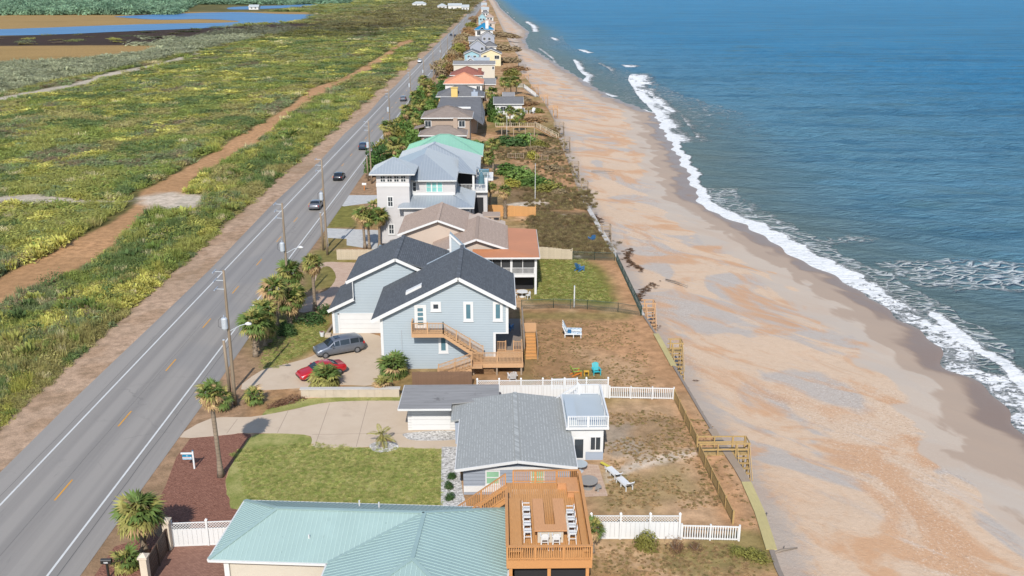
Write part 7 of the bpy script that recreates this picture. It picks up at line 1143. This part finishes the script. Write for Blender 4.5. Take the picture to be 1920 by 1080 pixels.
th = thing('estate_sign', 'white post sign with a hanging blue and white board on the mulch bed', 'sign', (-24.2, 65.9, 0)); MB().box(-24.26, -24.14, 65.84, 65.96, 0, 1.55).build('post', 'plastic_white', th); MB().box(-25.15, -24.261, 65.85, 65.95, 1.3, 1.41).build('arm', 'plastic_white', th); MB().box(-24.25, -24.15, 65.85, 65.95, 1.551, 1.62).build('finial', 'sign_blue', th)
b = MB(); b.box(-25.05, -24.32, 65.88, 65.92, .82, 1.24); bd = b.build('board', 'sign_pale', th); MB().box(-25.05, -24.32, 65.872, 65.879, 1.05, 1.24).build('header', 'sign_blue', bd); MB().tube([(-24.68, 65.868, 1.145), (-24.68, 65.871, 1.145)], [.06, .06], 14).build('emblem', 'sign_pale', bd); MB().box(-25.03, -24.34, 65.873, 65.879, .93, 1.035).build('name_band', 'plastic_white', bd)
l_ = MB()
for k in range(7): l_.box(-24.99 + k*.085, -24.945 + k*.085, 65.868, 65.872, .955, 1.01)
l_.build('lettering', 'tail_red', bd)
th = thing('marker_post', 'short white marker post beside the third utility pole', 'post', (-25.0, 131.5, 0)); MB().box(-25.08, -24.92, 131.45, 131.55, 0, 1.3).build('post', 'plastic_white', th); MB().box(-25.1, -24.9, 131.43, 131.57, 1.3, 1.36).build('cap', 'plastic_white', th)
th = thing('planter', 'white planter beside the garage of the light blue house', 'planter', (-19.3, 95.0, 0)); MB().tube([(-19.3, 95, 0), (-19.3, 95, .5), (-19.3, 95, .52)], [.2, .27, .27], 14).build('pot', 'plastic_white', th); MB().tube([(-19.3, 95, .5), (-19.3, 95, .53)], [.24, .22], 12).build('soil', 'mulch', th)
th = thing('stone_step', 'rough stone step block beside the white planter', 'step', (-18.7, 95, 0)); MB().box(-18.95, -18.3, 94.6, 95.2, 0, .35).build('block', 'retaining', th); MB().bar((-18.8, 95.3, .2), (-18.6, 98, .2), .25, .3).build('border', 'weathered_wood', th)
for x, y, h, lb in ((9.0, 104.2, 2.6, 'white lamp post behind the chain link fence'), (6.6, 162, 6.5, 'slim flagpole in front of the dune bushes'), (7.6, 216, 3.5, 'thin pole beside the big green bush'), (2.3, 236, 6.0, 'white flagpole before the wide bushy palm')):
    th = thing('thin_post', lb, 'post', (x, y, 0)); MB().tube([(x, y, 0), (x, y, h)], [.09 if h < 3 else .06, .07 if h < 3 else .04], 8).build('shaft', 'trim_white' if h != 3.5 else 'weathered_wood', th); MB().tube([(x, y, h), (x, y, h + .12)], [.1, .05], 8).build('finial', 'zinc', th)
for x, y, L, a, lb in ((20.6, 57.5, 2.2, 20, 'driftwood log lying at the foot of the seawall'), (24.5, 121, 4.0, -52, 'dark beam lying on the upper beach'), (20.5, 62, 1.2, 70, 'short driftwood stick on the sand'), (23, 201, 5, -12, 'long pole washed up on the far beach')):
    th = thing('driftwood', lb, 'driftwood', (x, y, -2.45), local=True); MB().tube([(-L/2, 0, .05), (-L*.1, .08, .12), (L/2, 0, .06)], [.09, .11, .05], 7).build('log', 'grey_wood', th, True); MB().tube([(0, .1, .1), (L*.1, .35, .2)], [.05, .02], 6).build('branch_stub', 'grey_wood', th, True); th.rotation_euler.z = R(a)
th = thing('shade_sail', 'dark blue umbrella cloth on the upper porch of the tall white house', 'umbrella', (-2.6, 143, 6.2)); MB().tube([(-2.6, 143, 6.2), (-2.6, 143, 9.0)], .05, 6).build('pole', 'trim_white', th); c_ = MB(); c_.tube([(-2.6, 143, 6.9), (-2.6, 143, 8.2), (-2.6, 143, 8.9)], [.55, .4, .06], 10); c_.build('canopy', 'glass_blue', th)
